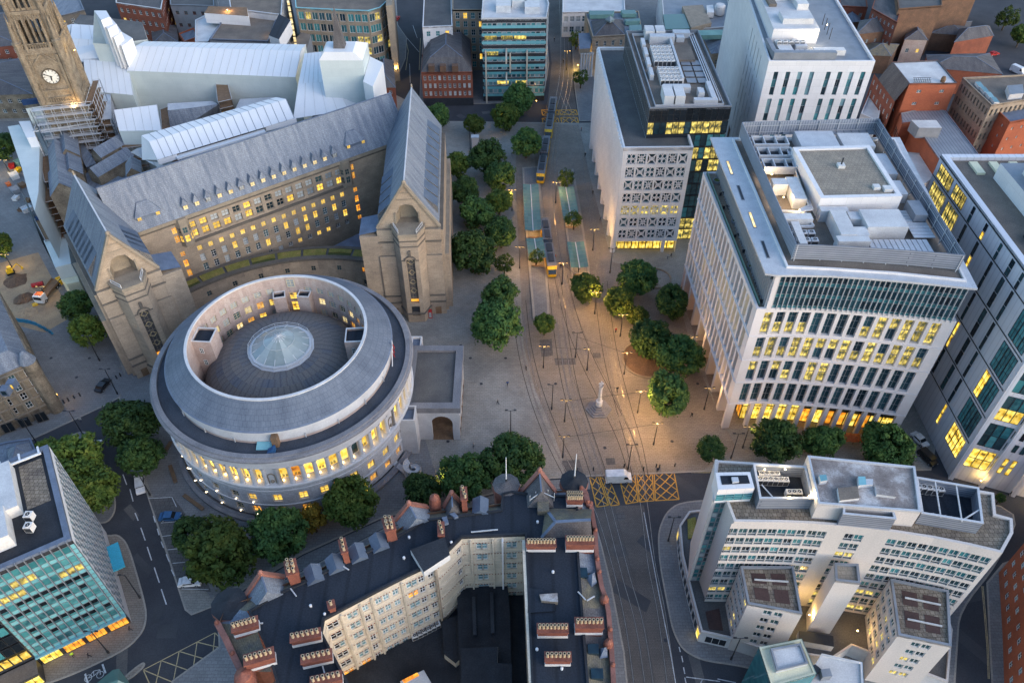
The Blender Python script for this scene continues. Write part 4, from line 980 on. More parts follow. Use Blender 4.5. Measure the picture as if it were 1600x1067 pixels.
# ground floor piers and recessed shop glass
for i in range(15):
 u=fF.L*i/14 if 0<i<14 else(.75 if i==0 else fF.L-.9);p=fF.pos(u,-.45,0);wd=.42 if 0<i<14 else.8
 if i in(1,13):continue
 b=MB();b.T=Matrix.Translation((p[0],p[1],0))@Matrix.Rotation(fF.ang(u),4,'Z');b.box(-wd,wd,-.42,.5,0,SOF);b.build('pier','concrete_white',of)
for i in range(1,9):
 u=fL.L-5.7*i;p=fL.pos(u,-.6,0);b=MB();b.T=Matrix.Translation((p[0],p[1],0))@Matrix.Rotation(fL.ang(u),4,'Z');b.box(-.55,.55,-.55,1.6,0,SOF);b.build('pier','concrete_white',of)
gF=Fr(*[(x,y+2.6)for x,y in[(51.5,113.7),(59,113.55),(65,112.95),(71,112.2),(77,111.3),(84.3,110.0)]])
gp=[(p.x,p.y)for p in gF.p]
for i,c in enumerate(spread(13,gF.L,gF.L/13-.05)):
 g='lit_shop' if i<5 else('lit_orange' if i in(5,7,8,10)else 'lit_shop');win(of,gF,c,(.2,4.6),-.0,2,1,.1,'frame_dark',g,name='shop_window');win(of,gF,c,(4.6,SOF-.1),-.0,2,1,.1,'frame_dark','lit_shop' if i<5 else 'glass_dark',name='shop_window')
gL=Fr((50.2,160),(51.5,116.3))
for i,c in enumerate(spread(16,gL.L,gL.L/16-.05)):win(of,gL,c,(.2,SOF-.1),0,2,2,.1,'frame_dark','glass_dark' if i%3 else 'lit_orange',name='shop_window')
m=MB();m.face([(p[0],p[1],.135)for p in ccw([(44.9,161),(47.3,113.2),(59,113.4),(71,112),(84.3,109.8),(84.3,113),(52,117),(50.4,160)])]);m.build('arcade_floor','paving_warm',of)
# shoulder terrace
shp=ccw(bx);coping(of,shp,SZ,SZ+.35,.55,'concrete_white','shoulder_coping')
m=MB();m.face([(p[0],p[1],SZ+.02)for p in inset(shp,.5)]);m.build('terrace_floor','gravel',of)
m=MB();gA,gB=fL.pos(.5,-.75,0),fL.pos(fL.L-1,-.75,0)
m.face([(gA[0],gA[1],SZ),(gB[0],gB[1],SZ),(gB[0],gB[1],SZ+1.1),(gA[0],gA[1],SZ+1.1)]);m.build('glass_balustrade','canopy_glass',of)
random.seed(3)
for i in range(9):
 u=4+i*5.2;p=fL.pos(u,-2.4-(i%2)*.5,0)
 if i%3==0:b=MB();b.lathe([(.95,SZ),(.95,SZ+.7),(.8,SZ+.7),(.8,SZ+.55),(0,SZ+.55)],p[0],p[1],12,mis=[0,0,0,1]);b.build('planter',['metal_grey','turf'],of)
 else:
  b=MB();b.T=Matrix.Translation((p[0],p[1],SZ));b.box(-.5,.5,-.35,.35,.68,.74,0,True);b.tube((0,0,0),(0,0,.7),.06)
  for s_ in(-1,1):b.box(s_*.95-.25,s_*.95+.25,-.25,.25,.4,.47,0,True);b.box(s_*.95-.25,s_*.95+.25,-.25,-.2,0,.9,0)
  b.build('terrace_table','metal_dark',of)
  # glass top floors
GZ=44.7;gfr=Fr(*([(49.1,113.95)]+fcurve[1:-1]+[(83.4,110.15)]));gl=Fr((48.3,160.5),(49.1,113.95))
m=MB();facade(m,gfr,SZ,GZ,[],[],0,0,w=-.35);facade(m,gl,SZ,GZ,[],[],0,0,w=-.3);f_=Fr((83.4,110.15),(87,160.5),(48.3,160.5));facade(m,f_,SZ,GZ,[],[],0,0);m.build('core_wall','metal_dark',of)
nb_=18
for j in range(3):
 for i,c in enumerate(spread(nb_,gfr.L,gfr.L/nb_-.02)):
  z0=SZ+.1+2.88*j;win(of,gfr,c,(z0,z0+.85),.1,2,1,.03,'frame_grey','spandrel_teal' if False else 'glass_teal',name='spandrel');win(of,gfr,c,(z0+.85,z0+2.88),.1,2,1,.04,'frame_grey','glass_blue')
fm_=MB();fm_.box(-.05,.05,-.42,.05,0,GZ-SZ-.1);fin=fm_.mesh('fin',['metal_light'])
for i in range(nb_*2+1):u=min(gfr.L*i/(nb_*2),gfr.L-.01);p=gfr.pos(u,-.1,SZ);link('fin',fin,of,(p[0]-65,p[1]-135,SZ),gfr.ang(u))
for j in range(2):
 for i,c in enumerate(spread(24,gl.L,gl.L/24-.02)):win(of,gl,c,(SZ+.1+3.2*j,SZ+3.3+3.2*j),.1,1,1,.05,'frame_grey','glass_blue')
for i in range(49):u=gl.L*i/48;u=min(u,gl.L-.01);p=gl.pos(u,-.1,SZ);link('fin',fin,of,(p[0]-65,p[1]-135,SZ),gl.ang(u)).scale=(1,1.2,.76)
b=MB();b.box(49.0,49.9,113.5,114.4,SZ,GZ);b.build('corner_post','concrete_white',of)
# roof slab with overhang over the terrace side
slab=ccw([(45.3,162.0),(47.0,113.7),(49.0,113.2),(53,113.2),(59,113.0),(65,112.4),(71,111.6),(77,110.7),(84.6,109.4),(88.6,162.0)])
m=MB();m.prism(slab,GZ-.1,GZ+.35,0,0,True);m.build('roof_slab','metal_light',of)
m=MB();q=ccw([(50.0,160.8),(51.2,115.2),(59,114.6),(71,113.3),(83.2,111.2),(87,160.8)]);m.face([(p[0],p[1],GZ+.36)for p in q]);m.build('roof','roof_brown',of)
coping(of,q,GZ+.34,GZ+.75,.4,'panel_white')
for i in range(4):
 y0=152-i*9.5;x0=46.9+(152-y0)*.045;b=MB();b.box(x0,x0+.7,y0-5.4,y0,GZ+.3,GZ+.42);sl_=b.build('roof_slot','metal_grey',of);b=MB();b.box(x0+.12,x0+.58,y0-5.2,y0-.2,GZ+.38,GZ+.44);b.build('slot_glass','lit_cream' if i%2==0 else 'metal_dark',sl_)
 # plant screen
scr=[(51.7,161.8),(52.7,117.3),(58,117.0),(66,116.3),(74,115.4),(82.7,114.1),(83.0,163.5)]
ST=GZ+4.3
for i in range(len(scr)):
 a,b_=scr[i],scr[(i+1)%len(scr)];f_=Fr(a,b_);s_=MB()
 s_.face([f_.pos(0,.0,GZ+.9),f_.pos(f_.L,.0,GZ+.9),f_.pos(f_.L,.0,ST),f_.pos(0,.0,ST)]);s_.face([f_.pos(f_.L,-.12,GZ+.9),f_.pos(0,-.12,GZ+.9),f_.pos(0,-.12,ST),f_.pos(f_.L,-.12,ST)]);s_.face([f_.pos(0,0,ST),f_.pos(f_.L,0,ST),f_.pos(f_.L,-.12,ST),f_.pos(0,-.12,ST)])
 so_=s_.build('plant_screen','louvre_v' if i in(0,6)else 'louvre',of);ps=MB();n=max(1,int(f_.L/4))
 for k in range(n+1):u=f_.L*k/n;ps.beam(f_.pos(u,-.4,GZ+.4),f_.pos(u,-.3,ST-.2),.15)
 for z in(GZ+1.8,GZ+3.4):ps.beam(f_.pos(0,-.35,z),f_.pos(f_.L,-.35,z),.1)
 ps.build('screen_posts','metal_light',so_)
 # walled plant room with gravel roof in the middle
blk=ccw([(60.2,150.6),(61.0,131.6),(77.4,132.3),(77.0,151.4)]);ZB=GZ+4.6
m=MB();m.prism(blk,GZ+.3,ZB,0,top=False);m.face([(p[0],p[1],ZB-.35)for p in inset(blk,.9)],1);m.ring(blk,inset(blk,.9),ZB-.02,ZB+.05,0);m.ring(inset(blk,.9),inset(blk,.95),ZB-.4,ZB+.05,0);m.build('plant_room',['panel_white','gravel'],of)
for x,y,s_ in((68.5,143.5,.7),(73.3,135.6,.65),(75.3,135.0,.8)):aabox(of,'roof_vent',x-s_,x+s_,y-s_,y+s_,ZB-.35,ZB+.3,'plant_white')
pipe(of,[(68.5,143.5,ZB),(68.5,143.5,ZB+1.8)],.12,'metal_dark','vent_pipe')
# cooling troughs, ducts and units behind the screen
for i in range(3):
 y=158-i*4.6;q=[(53.2+.1*i,y-3.4),(61.0,y-3.4),(61.0,y),(53.2+.1*i,y)]
 b=MB();b.ring(q,inset(q,.25),GZ+1.2,GZ+3.0,0);b.face([(p[0],p[1],GZ+2.0)for p in q],1)
 for k in(1,2):x=53.2+7.8*k/3;b.box(x-.1,x+.1,y-3.3,y-.1,GZ+2.0,GZ+3.02,0)
 b.build('cooling_trough',['metal_light','metal_dark'],of)
D_=[(63.5,72,154,160.5,2.4,'metal_light'),(73,80,154.5,160,2.2,'roof_white'),(53.6,59,127.5,129.5,2.2,'plant_white'),(54.5,56,120,127,2.0,'plant_white'),(57,59.5,134,142,2.4,'plant_white'),(53.8,56.8,138.8,141.2,2.6,'plant_white'),(62.5,65.5,121.5,129.5,3.0,'roof_white'),(65.5,68,121.5,124.2,2.8,'roof_white'),(68.2,76,123.6,129.4,3.2,'roof_white'),(66.0,68.4,127.0,129.4,2.6,'roof_white'),(61.5,67.6,119.6,121.4,2.8,'roof_white'),(61,66.5,129.6,131.2,2.6,'metal_light'),(79,81.5,128,133,2.8,'metal_grey'),(78.6,80.6,136,141,2.2,'metal_light'),(78.6,81.4,144,152,1.8,'metal_light'),(53.4,60.5,118.6,119.4,1.4,'metal_grey'),(53.4,54.2,118.6,123,1.4,'metal_grey')]
for x0,x1,y0,y1,h_,mt in D_:aabox(of,'air_handler',x0,x1,y0,y1,GZ+.37,GZ+.4+h_,mt)
for k in range(11):
 aabox(of,'deck_slat',68.2+k*1.05,69.1+k*1.05,118.5-k*.1,122.4,GZ+1.4,GZ+1.55,'metal_light')
for k in range(9):aabox(of,'deck_slat',77.5,81.6,123.0+k*1.0,123.85+k*1.0,GZ+1.4,GZ+1.55,'metal_light')
for k in range(12):aabox(of,'deck_slat',61.5+k*1.75,63.1+k*1.75,161.0,163.0,GZ+1.6,GZ+1.72,'metal_grey')
for k in(0,.7,1.3):pipe(of,[(60.2+k*.6,153.2-k,GZ+2.4),(59.8-k*.3,131+k,GZ+2.4),(57.2,130.4+k*.4,GZ+2.4)],.16,'metal_light','pipe')
pipe(of,[(53.8,131.6,GZ+1.6),(58.5,131.2,GZ+1.6),(59.0,126.5,GZ+1.6),(54.2,126.3,GZ+1.6)],.2,'metal_light','pipe')
for k in range(6):fan_unit(of,55+(k%3)*1.5,122+(k//3)*2.4,GZ+.4,1.3,1.2,1.5,mat='metal_light')
def lamp(parent,p,col_,e,r=.15,name='roof_lamp',mat='lamp_white'):
 b=MB();b.lathe([(0,p[2]-r),(r,p[2]),(0,p[2]+r)],p[0],p[1],8);b.build(name,mat,parent)
 l=bpy.data.lights.new('lamp_light','POINT');l.energy=e;l.color=col_;l.shadow_soft_size=.25;lo=bpy.data.objects.new('lamp_light',l);col.objects.link(lo);lo.location=(p[0],p[1],p[2]+.3);return lo
for p in((55.2,135.5,GZ+2.2),(56.6,130.6,GZ+2.2),(54.6,143.5,GZ+2.4)):lamp(of,p,(1,.7,.35),220)
# patterned white office with dark glass box
po=thing('patterned_office','white office with pierced flower-pattern front and dark glass box on top','office building',(40,200,0))
Zt,Zs=33.6,4.2
pF=Fr((28.0,176.3),(45.7,176.6));pL=Fr((25.9,233.5),(28.0,176.3))
ncol,nrow=6,7;colsP=spread(ncol,pF.L,2.2,1.0,.9);rowsP=levels(nrow,Zs+.5,Zt-1.3,2.95)
m=MB();facade(m,pF,Zs,Zt,rowsP,colsP,.5,0)
m.face([(25.9,233.5,Zs),(28,176.3,Zs),(28,176.3,Zt),(25.9,233.5,Zt)]);f_=Fr((45.7,176.6),(45.7,182),(45,233.5),(25.9,233.5));facade(m,f_,0,Zt,[],[],0,0)
m.face([(25.9,233.5,Zs),(45,233.5,Zs),(45.7,176.6,Zs),(28,176.3,Zs)]);m.build('wall','panel_white',po)
def lattice(v,g):
 b=MB();b.face([(-1.1,.3,0),(1.1,.3,0),(1.1,.3,2.95),(-1.1,.3,2.95)],1)
 cx,cz=0,1.475;t=.17
 def arc(x,z,rx,rz_,a0,a1,n=8):
  for k in range(n):
   p,q=a0+(a1-a0)*k/n,a0+(a1-a0)*(k+1)/n;b.beam((x+rx*math.cos(p),0,z+rz_*math.sin(p)),(x+rx*math.cos(q),0,z+rz_*math.sin(q)),.16,t)
 if v==0:
  for sx in(-1,1):
   for sz in(-1,1):arc(sx*.55,cz+sz*.73,.5,.66,0,2*math.pi,10)
  b.beam((-.2,0,cz),(.2,0,cz),.16,.3)
 elif v==1:
  b.beam((-1.1,0,0),(1.1,0,2.95),.16,t);b.beam((1.1,0,0),(-1.1,0,2.95),.16,t);arc(0,cz,.35,.45,0,2*math.pi,8)
  for sx in(-1,1):arc(sx*1.35,cz,.8,1.2,math.pi/2,3*math.pi/2)if sx>0 else arc(sx*1.35,cz,.8,1.2,-math.pi/2,math.pi/2)
 else:
  for sx,a in((-1,-math.pi/2),(1,math.pi/2)):
   arc(sx*1.1,cz,.75,1.0,a,a+math.pi)
  arc(0,0,.75,1.0,0,math.pi);arc(0,2.95,.75,1.0,math.pi,2*math.pi);b.beam((0,0,.4),(0,0,2.55),.14,t);b.beam((-.9,0,cz),(.9,0,cz),.14,t)
 return b.mesh('window',['panel_white',g])
lat={(v,g):lattice(v,g)for v in range(3)for g in('glass_blue','lit_office')}
random.seed(21)
for j,r_ in enumerate(rowsP):
 for i,c in enumerate(colsP):
  p=pF.pos((c[0]+c[1])/2,-.2,r_[0]);link('window',lat[((i*2+j)%3,'lit_office' if j==2 and random.random()<.85 else 'glass_blue')],po,(p[0]-40,p[1]-200,r_[0]),pF.ang(0))
n=30
for i in range(n):
 u0,u1=pL.L*i/n,pL.L*(i+1)/n;um=u0+(u1-u0)*.7;b=MB()
 b.face([pL.pos(u0,.05,Zs),pL.pos(um,.5,Zs),pL.pos(um,.5,Zt),pL.pos(u0,.05,Zt)]);b.face([pL.pos(um,.5,Zs),pL.pos(u1,.05,Zs),pL.pos(u1,.05,Zt),pL.pos(um,.5,Zt)]);b.face([pL.pos(u0,.05,Zt),pL.pos(um,.5,Zt),pL.pos(u1,.05,Zt)]);b.build('panel','panel_white',po)
for i in range(8):
 u=pL.L-.9-i*7.8;p=pL.pos(u,-.3,0);b=MB();b.lathe([(.75,0),(.75,Zs)],p[0],p[1],12);b.build('column','panel_white',po)
p=pF.pos(pF.L-3.5,-.8,0);b=MB();b.lathe([(.55,0),(.55,Zs)],p[0],p[1],12);b.build('column','panel_white',po)
gP=Fr((29.6,232),(29.6,178.4),(45.6,178.6))
for i,c in enumerate(spread(22,gP.l[1],gP.l[1]/22-.05)):win(po,gP,c,(.15,Zs-.05),0,2,1,.1,'frame_dark','lit_shop' if i>16 else 'glass_dark',name='shop_window')
for i,c in enumerate(spread(8,16,1.92)):win(po,Fr((29.6,178.4),(45.6,178.6)),c,(.15,Zs-.05),0,2,2,.1,'frame_dark','lit_shop',name='shop_window')
wp_=ccw([(28.0,176.3),(45.7,176.6),(45.7,182),(34.4,182),(33.0,227),(45,227),(45,233.5),(25.9,233.5)])
m=MB();m.face([(p[0],p[1],Zt-.7)for p in ccw([(28.0,176.3),(45.7,176.6),(45,233.5),(25.9,233.5)])]);m.build('roof','felt_grey',po)
coping(po,ccw([(28.0,176.3),(45.7,176.6),(45,233.5),(25.9,233.5)]),Zt-.9,Zt+.15,.5,'panel_white')
# dark glass box
bxp=[(34.4,182.0),(55.0,183.0),(54.0,227.5),(33.0,227)];Zd=41.6
bF=Fr(bxp[0],bxp[1]);bL_=Fr(bxp[3],bxp[0]);bR=Fr(bxp[1],bxp[2])
m=MB();m.prism(inset(bxp,.15),0,Zd-.9,0,1);m.build('core',['metal_dark','felt_grey'],po)
rws=[(.3+3.75*k,.3+3.75*k+3.4)for k in range(11)]
random.seed(4)
for k,r_ in enumerate(rws):
 for i,c in enumerate(spread(13,bF.L,bF.L/13-.04)):
  if i<7 and r_[0]<Zt-3:continue
  g='glass_black' if k==10 else('lit_office' if(k in(9,6,7)and random.random()<.55)or(k<2 and random.random()<.8)else('glass_teal' if random.random()<.3 else 'glass_dark'))
  win(po,bF,c,r_,0,1,2,.06,'frame_dark',g)
for i,c in enumerate(spread(20,bL_.L,bL_.L/20-.05)):win(po,bL_,c,(Zt-.6,Zd-.3),0,2,2,.08,'frame_grey','glass_black',name='panel')
coping(po,bxp,Zd-.9,Zd,.25,'metal_grey');i2=inset(bxp,1.6);coping(po,i2,Zd-.9,Zd-.2,.12,'metal_light','gantry_rail')
m=MB();m.face([(p[0],p[1],Zd-.85)for p in inset(bxp,.2)]);m.build('box_roof','roof_brown',po)
Zr=Zd-.85
for x0,x1,y0,y1,h_,mt in[(38,40.6,222.5,226.5,2.6,'roof_white'),(41,43.6,222.5,226.5,2.6,'roof_white'),(39,46,219.8,222,2.2,'metal_light'),(46.2,51,223.6,226,1.6,'metal_light'),(46.8,49,221,223,1.4,'metal_light'),(45.2,50,208,217,1.0,'roof_brown'),(38.2,40.6,184.2,190.2,2.8,'roof_white'),(41.0,43.4,184.2,190.2,2.8,'roof_white'),(39,46,191,193,1.6,'metal_light'),(46,52,185.2,186.6,1.2,'metal_light'),(47.5,49,188,190.5,1.8,'metal_light'),(50.5,51.6,186,195,1.4,'metal_light'),(44.4,45.0,196,220,1.8,'metal_light'),(47.8,48.8,190.5,192,1.2,'plant_white')]:aabox(po,'air_handler',x0,x1,y0,y1,Zr,Zr+h_,mt)
for r_ in range(5):
 for c_ in range(5):fan_unit(po,39.0+c_*1.15,206.5+r_*2.1,Zr,1.05,1.5,1.7)
for r_ in range(4):
 for c_ in range(5):fan_unit(po,39.3+c_*1.15,195.5+r_*2.1,Zr,1.05,1.5,1.7)
for y in(198,204,210,216):aabox(po,'air_handler',36.4,37.4,y,y+4.4,Zr,Zr+1.6,'metal_light')
for k in range(8):aabox(po,'solar_panel',46.0+(k%2)*2.9,48.5+(k%2)*2.9,196+(k//2)*3.4,198.6+(k//2)*3.4,Zr+.3,Zr+.45,'metal_grey')
for k in range(3):pipe(po,[(51.5+k*.6,186,Zr+.6),(51.0+k*.6,224,Zr+.6)],.12,'metal_light','pipe')
# white winged office on a podium
wo=thing('winged_office','curved white concrete office with low wings and small square windows','office building',(55,70,0))
ZM=30.0
cpx=[(1147,815),(1185,815.5),(1220,816),(1270,818),(1320,822),(1358,826),(1395,831),(1460,841),(1515,852),(1566,864)]
cw_=ats(cpx,ZM);fC=Fr(*cw_)
def upx(px):
 for i in range(len(cpx)-1):
  if px<=cpx[i+1][0]or i==len(cpx)-2:t=(px-cpx[i][0])/(cpx[i+1][0]-cpx[i][0]);return fC.l[i]+t*(fC.l[i+1]-fC.l[i])
colpx=[1151+15.4*i for i in range(8)]+[1276,1291]+[1334,1349.5]+[1401.5+16.6*i for i in range(10)]
cC=[(upx(x)-.7,upx(x)+.7)for x in colpx]
rC=[(4.3+2.72*k,4.3+2.72*k+1.95)for k in range(9)]
back=ats([(1583,833),(1582,810),(1556,803),(1553,770),(1430,748),(1261,728),(1119,719),(1113,781),(1134,781)],ZM)
m=MB();facade(m,fC,3.5,ZM-.5,rC,cC,.22,0)
f_=Fr(*([cw_[-1]]+back+[cw_[0]]));facade(m,f_,0,ZM-.5,[],[],0,0);m.build('wall','white_concrete_old',wo)
mainp=ccw(cw_+back);coping(wo,mainp,ZM-.5,ZM+.1,.45,'white_concrete_old');m=MB();m.face([(p[0],p[1],ZM-.3)for p in mainp]);m.build('roof','roof_paver',wo)
random.seed(9)
for i,c in enumerate(cC):
 for k,r_ in enumerate(rC):
  lt_=(i in(0,1)and k==1)or(i in(10,11)and k in(6,1,0))or(i==0 and k==6)or(i in(12,13)and k in(0,2))
  p=fC.pos((c[0]+c[1])/2,0,r_[0])
  win(wo,fC,c,(r_[0]+.45,r_[1]),.2,2,1,.09,'frame_white','lit_office' if lt_ else('glass_teal' if random.random()<.25 else 'glass_dark'))
  win(wo,fC,c,(r_[0],r_[0]+.45),.2,1,1,.05,'frame_grey','glass_dark',name='window_panel')
  # glazed stair between the two end slabs
sf=Fr(*ats([(1113,781),(1134,781)],ZM));sp_=Fr(sf.pos(.35,.05,0)[:2],sf.pos(sf.L-.2,.05,0)[:2])
for k in range(18):win(wo,sp_,(.3,1.2),(3.8+1.42*k,5.1+1.42*k),0,1,1,.06,'frame_grey','glass_teal' if k%3 else 'blind',name='stair_pane');win(wo,sp_,(1.25,2.2),(3.8+1.42*k,5.1+1.42*k),0,1,1,.06,'frame_grey','glass_dark' if k%4 else 'glass_teal',name='stair_pane')
b=MB();q=ats([(1113,783),(1116,781),(1121,719),(1117,719)],ZM);b.prism(ccw(q),0,ZM+.3);b.build('end_slab','white_concrete_old',wo)
# roof structures
def pxbox(parent,name,pts,z,z0,mat,mt):return rbox(parent,name,ats(pts,z),z0,z,mat,mt)
sb=pxbox(wo,'plant_house',[(1261,713),(1429,730),(1438,801),(1278,788)],33.6,ZM-.4,'white_concrete_old','roof_stained');coping(sb,ccw(ats([(1261,713),(1429,730),(1438,801),(1278,788)],33.6)),33.5,33.95,.35,'metal_light')
pxbox(wo,'roof_curb',[(1309,762),(1340,759),(1343,778),(1312,782)],34.3,33.5,'roof_white','roof_brown');pxbox(wo,'roof_curb',[(1367,757),(1398,764),(1400,776),(1370,772)],34.2,33.5,'roof_white','roof_stained')
pxbox(wo,'roof_fan',[(1280,742),(1291,741),(1293,750),(1282,752)],34.6,33.5,'metal_light','frame_teal');pxbox(wo,'roof_fan',[(1341,744),(1352,744),(1354,757),(1342,758)],34.4,33.5,'metal_light','frame_teal');pxbox(wo,'roof_fan',[(1353,748),(1364,748),(1364,757),(1354,757)],34.4,33.5,'metal_light','metal_light')
lb=ccw(ats([(1318,790),(1396,798),(1400,811),(1317,803)],33.2))
def screen(parent,poly,z0,z1,mat='louvre',fl='felt_dark',zf=None):
 b=MB();b.ring(poly,inset(poly,.18),z0,z1,0);b.face([(p[0],p[1],zf or z0+.1)for p in inset(poly,.1)],1);o=b.build('plant_screen',[mat,fl],parent)
 e=MB();e.ring(inset(poly,-.06),inset(poly,.3),z1,z1+.14);e.build('screen_cap','metal_light',o);return o
screen(wo,lb,ZM-.3,33.2,fl='roof_brown',zf=32.2)
wS=ccw(ats([(1177,725),(1259,729),(1271,779),(1187,779)],32.6));screen(wo,wS,ZM-.25,32.6)
eS=ccw(ats([(1431,745),(1529,762),(1536,818),(1440,802)],32.6));screen(wo,eS,ZM-.25,32.6)
for i in range(6):fan_unit(wo,*at(1188+i*8,748+i*.3,31.2),ZM-.1,.95,.95,1.5)
for i in range(4):fan_unit(wo,*at(1190+i*8,739,31.2),ZM-.1,.95,.95,1.4)
for i in range(3):fan_unit(wo,*at(1233+i*8,768,31.2),ZM-.1,.95,.95,1.4)
for i in range(8):fan_unit(wo,*at(1199+i*8,776.5,31.5),ZM-.1,.8,.6,1.3)
for i in range(5):fan_unit(wo,*at(1434+i*9,760+i*1.2,31.2),ZM-.1,1.0,1.0,1.6)
for i in range(8):fan_unit(wo,*at(1458+i*9.4,801+i*1.7,31.5),ZM-.1,.8,.5,1.2)
for x0,x1 in(((1461,752),(1470,808)),((1494,758),(1503,815))):pipe(wo,[(*at(*x0,32.5),32.5),(*at(*x1,32.5),32.5)],.1,'pale_post','tie_bar')
pipe(wo,[(*at(1190,757,32.5),32.5),(*at(1207,776,32.5),32.5)],.08,'pale_post','tie_bar');pipe(wo,[(*at(1505,812,32.5),32.5),(*at(1532,795,32.5),32.5)],.1,'pale_post','tie_bar')
for p in((1195,733),(1227,733),(1265,774),(1235,777)):
 q=at(*p,32.8);lamp(wo,(q[0],q[1],32.8),(1,.75,.4),90)
lh=pxbox(wo,'lift_house',[(1118,738),(1172,737),(1179,762),(1122,765)],33.4,ZM-.3,'panel_white','panel_white');b=MB();q=ats([(1125,743),(1168,742),(1172,755),(1128,757)],33.45);b.face([(p[0],p[1],33.45)for p in ccw(q)]);b.build('lift_roof','felt_dark',lh)
lf=Fr(*ats([(1122,765),(1179,762)],33.4))
for i,c in enumerate(spread(4,lf.L,lf.L/4-.06)):
 for k in range(3):win(lh,lf,c,(30.4+.55*k,30.9+.55*k),-.03,1,1,.03,'frame_teal','glass_teal',name='louvre_pane')
pxbox(lh,'hatch',[(1143,745),(1153,745),(1155,752),(1145,753)],33.8,33.4,'metal_light','metal_light')
# nose window, wings and podium
def wing(name,pts,z,cols_l,rows_,cols_f,z0=3.5,lit_=(),mats=('white_concrete_old','roof_paver')):
 q=ccw(ats(pts,z));w_=thing(name,'','',(q[0][0],q[0][1],0));w_.parent=wo;w_.location=(q[0][0]-55,q[0][1]-70,0)
 for k_ in('label','category'):
  if k_ in w_:del w_[k_]
 mm=MB();n=len(q);res=[]
 for i in range(n):
  a,b_=q[i],q[(i+1)%n];f=Fr(a,b_);nr=f.nrm(f.L/2);mid=f.pos(f.L/2,0,z)
  tocam=nr.x*(0-mid[0])+nr.y*(0-mid[1])
  if nr.y<-.6:cs_=cols_f;tp='f'
  elif nr.x<-.4:cs_=cols_l;tp='l'
  else:cs_=0;tp=''
  rr=[(z0+.7+2.65*k,z0+.7+2.65*k+1.5)for k in range(rows_)]
  if cs_:
   cc=spread(cs_,f.L,1.35,f.L*(.3 if tp=='f' else.05));facade(mm,f,0,z,rr,cc,.22,0)
   for ci,c in enumerate(cc):
    for k,r_ in enumerate(rr):res.append((f,c,r_,(tp,ci,k)))
  else:facade(mm,f,0,z,[],[],0,0)
 mm.build('wall',mats[0],w_)
 for f,c,r_,key in res:win(w_,f,c,r_,.2,2,1,.12,'frame_white','lit_office' if key in lit_ else 'glass_dark')
 t=MB();t.face([(p[0],p[1],z-.25)for p in q]);t.build('roof',mats[1],w_);coping(w_,q,z-.4,z+.15,.4,'metal_grey')
 return w_,q
z3=lambda x,y:(1040+x/5.926,870+y/5.926);z4=lambda x,y:(1300+x/5.707,880+y/5.707)
wa_,qa=wing('office_wing',[z3(690,85),z3(1185,85),z3(1265,530),z3(760,435)],17.2,4,5,2,lit_={('l',3,4),('l',2,1),('l',2,0)})
wb_,qb=wing('office_wing',[z4(520,135),z4(1040,240),z4(1065,740),z4(590,640)],17.4,5,5,2,lit_={('f',0,2),('f',0,0),('f',1,0),('l',2,3),('l',3,1),('l',4,0),('l',1,0),('l',3,2)})
wc_,qc=wing('office_wing',[z4(20,-5),z4(235,5),z4(255,180),z4(30,155)],21.5,0,5,0,mats=('white_concrete_old','gravel'))
for w_,q,z in((wa_,qa,17.2),(wb_,qb,17.4)):
 c0=Vector((sum(p[0]for p in q)/4,sum(p[1]for p in q)/4));g=lambda u,v:lerp(lerp(qq[0],qq[1],u),lerp(qq[3],qq[2],u),v)
 qq=sorted(q,key=lambda p:-p[1])[:2];qq=sorted(qq,key=lambda p:p[0])+sorted(sorted(q,key=lambda p:-p[1])[2:],key=lambda p:-p[0])
 for u0,u1,v0,v1 in((.18,.45,.16,.42),(.55,.82,.16,.42),(.18,.45,.52,.82),(.55,.82,.52,.82)):
  b=MB();b.face([(*g(u0,v0),z-.2),(*g(u0,v1),z-.2),(*g(u1,v1),z-.2),(*g(u1,v0),z-.2)]);b.build('roof_mat','roof_red_mat',w_)
 for v in((.34,)if z<17.3 else(.3,.68)):pipe(w_,[(*g(.22,v),z),(*g(.85,v),z)],.12,'pale_post','roof_pipe')
pod=ccw(ats([(1076,800),(1061,822),(1065,868),(1080,930),(1095,988),(1143,999),(1182,1012),(1300,1030),(1330,1010),(1480,1067),(1487,985),(1420,800),(1120,795)],3.6))
b=MB();b.prism(pod,0,3.6,0,1);po_=b.build('podium',['portland_smooth','felt_grey'],wo);coping(wo,pod,3.5,4.1,.35,'white_concrete_old','podium_parapet')
pf=Fr(*ats([(1061,822),(1065,868),(1080,930),(1095,988)],3.6))
for i,c in enumerate(spread(13,pf.L,1.5)):win(wo,pf,c,(.3,3.0),-.02,1,1,.12,'frame_white','lit_shop' if i in(0,12)else 'glass_black',name='podium_window')
pf2=Fr(*ats([(1095,988),(1143,999)],3.6));win(wo,pf2,(1.0,pf2.L-.6),(.6,3.0),-.02,3,1,.1,'frame_white','glass_black',name='podium_window')
b=MB();q=ats([(1074,812),(1086,808),(1092,838),(1075,842)],3.7);b.prism(ccw(q),3.6,3.95);b.build('planted_bed','moss',wo)
for pts in(((1102,955),(1124,950),(1130,985),(1108,983)),):
 b=MB();b.face([(*p,3.66)for p in ccw(ats(pts,3.66))]);b.build('roof_mat','roof_red_mat',wo)
lamp(wo,(*at(1265,960,8),8.0),(1,.65,.2),260);lamp(wo,(*at(1340,985,6),6.0),(1,.6,.2),150)
b=MB();b.prism(ccw(ats([(1248,985),(1302,993),(1303,1010),(1247,1000)],5.5)),0,5.5,0,1);b.build('service_box',['metal_light','felt_black'],wo)
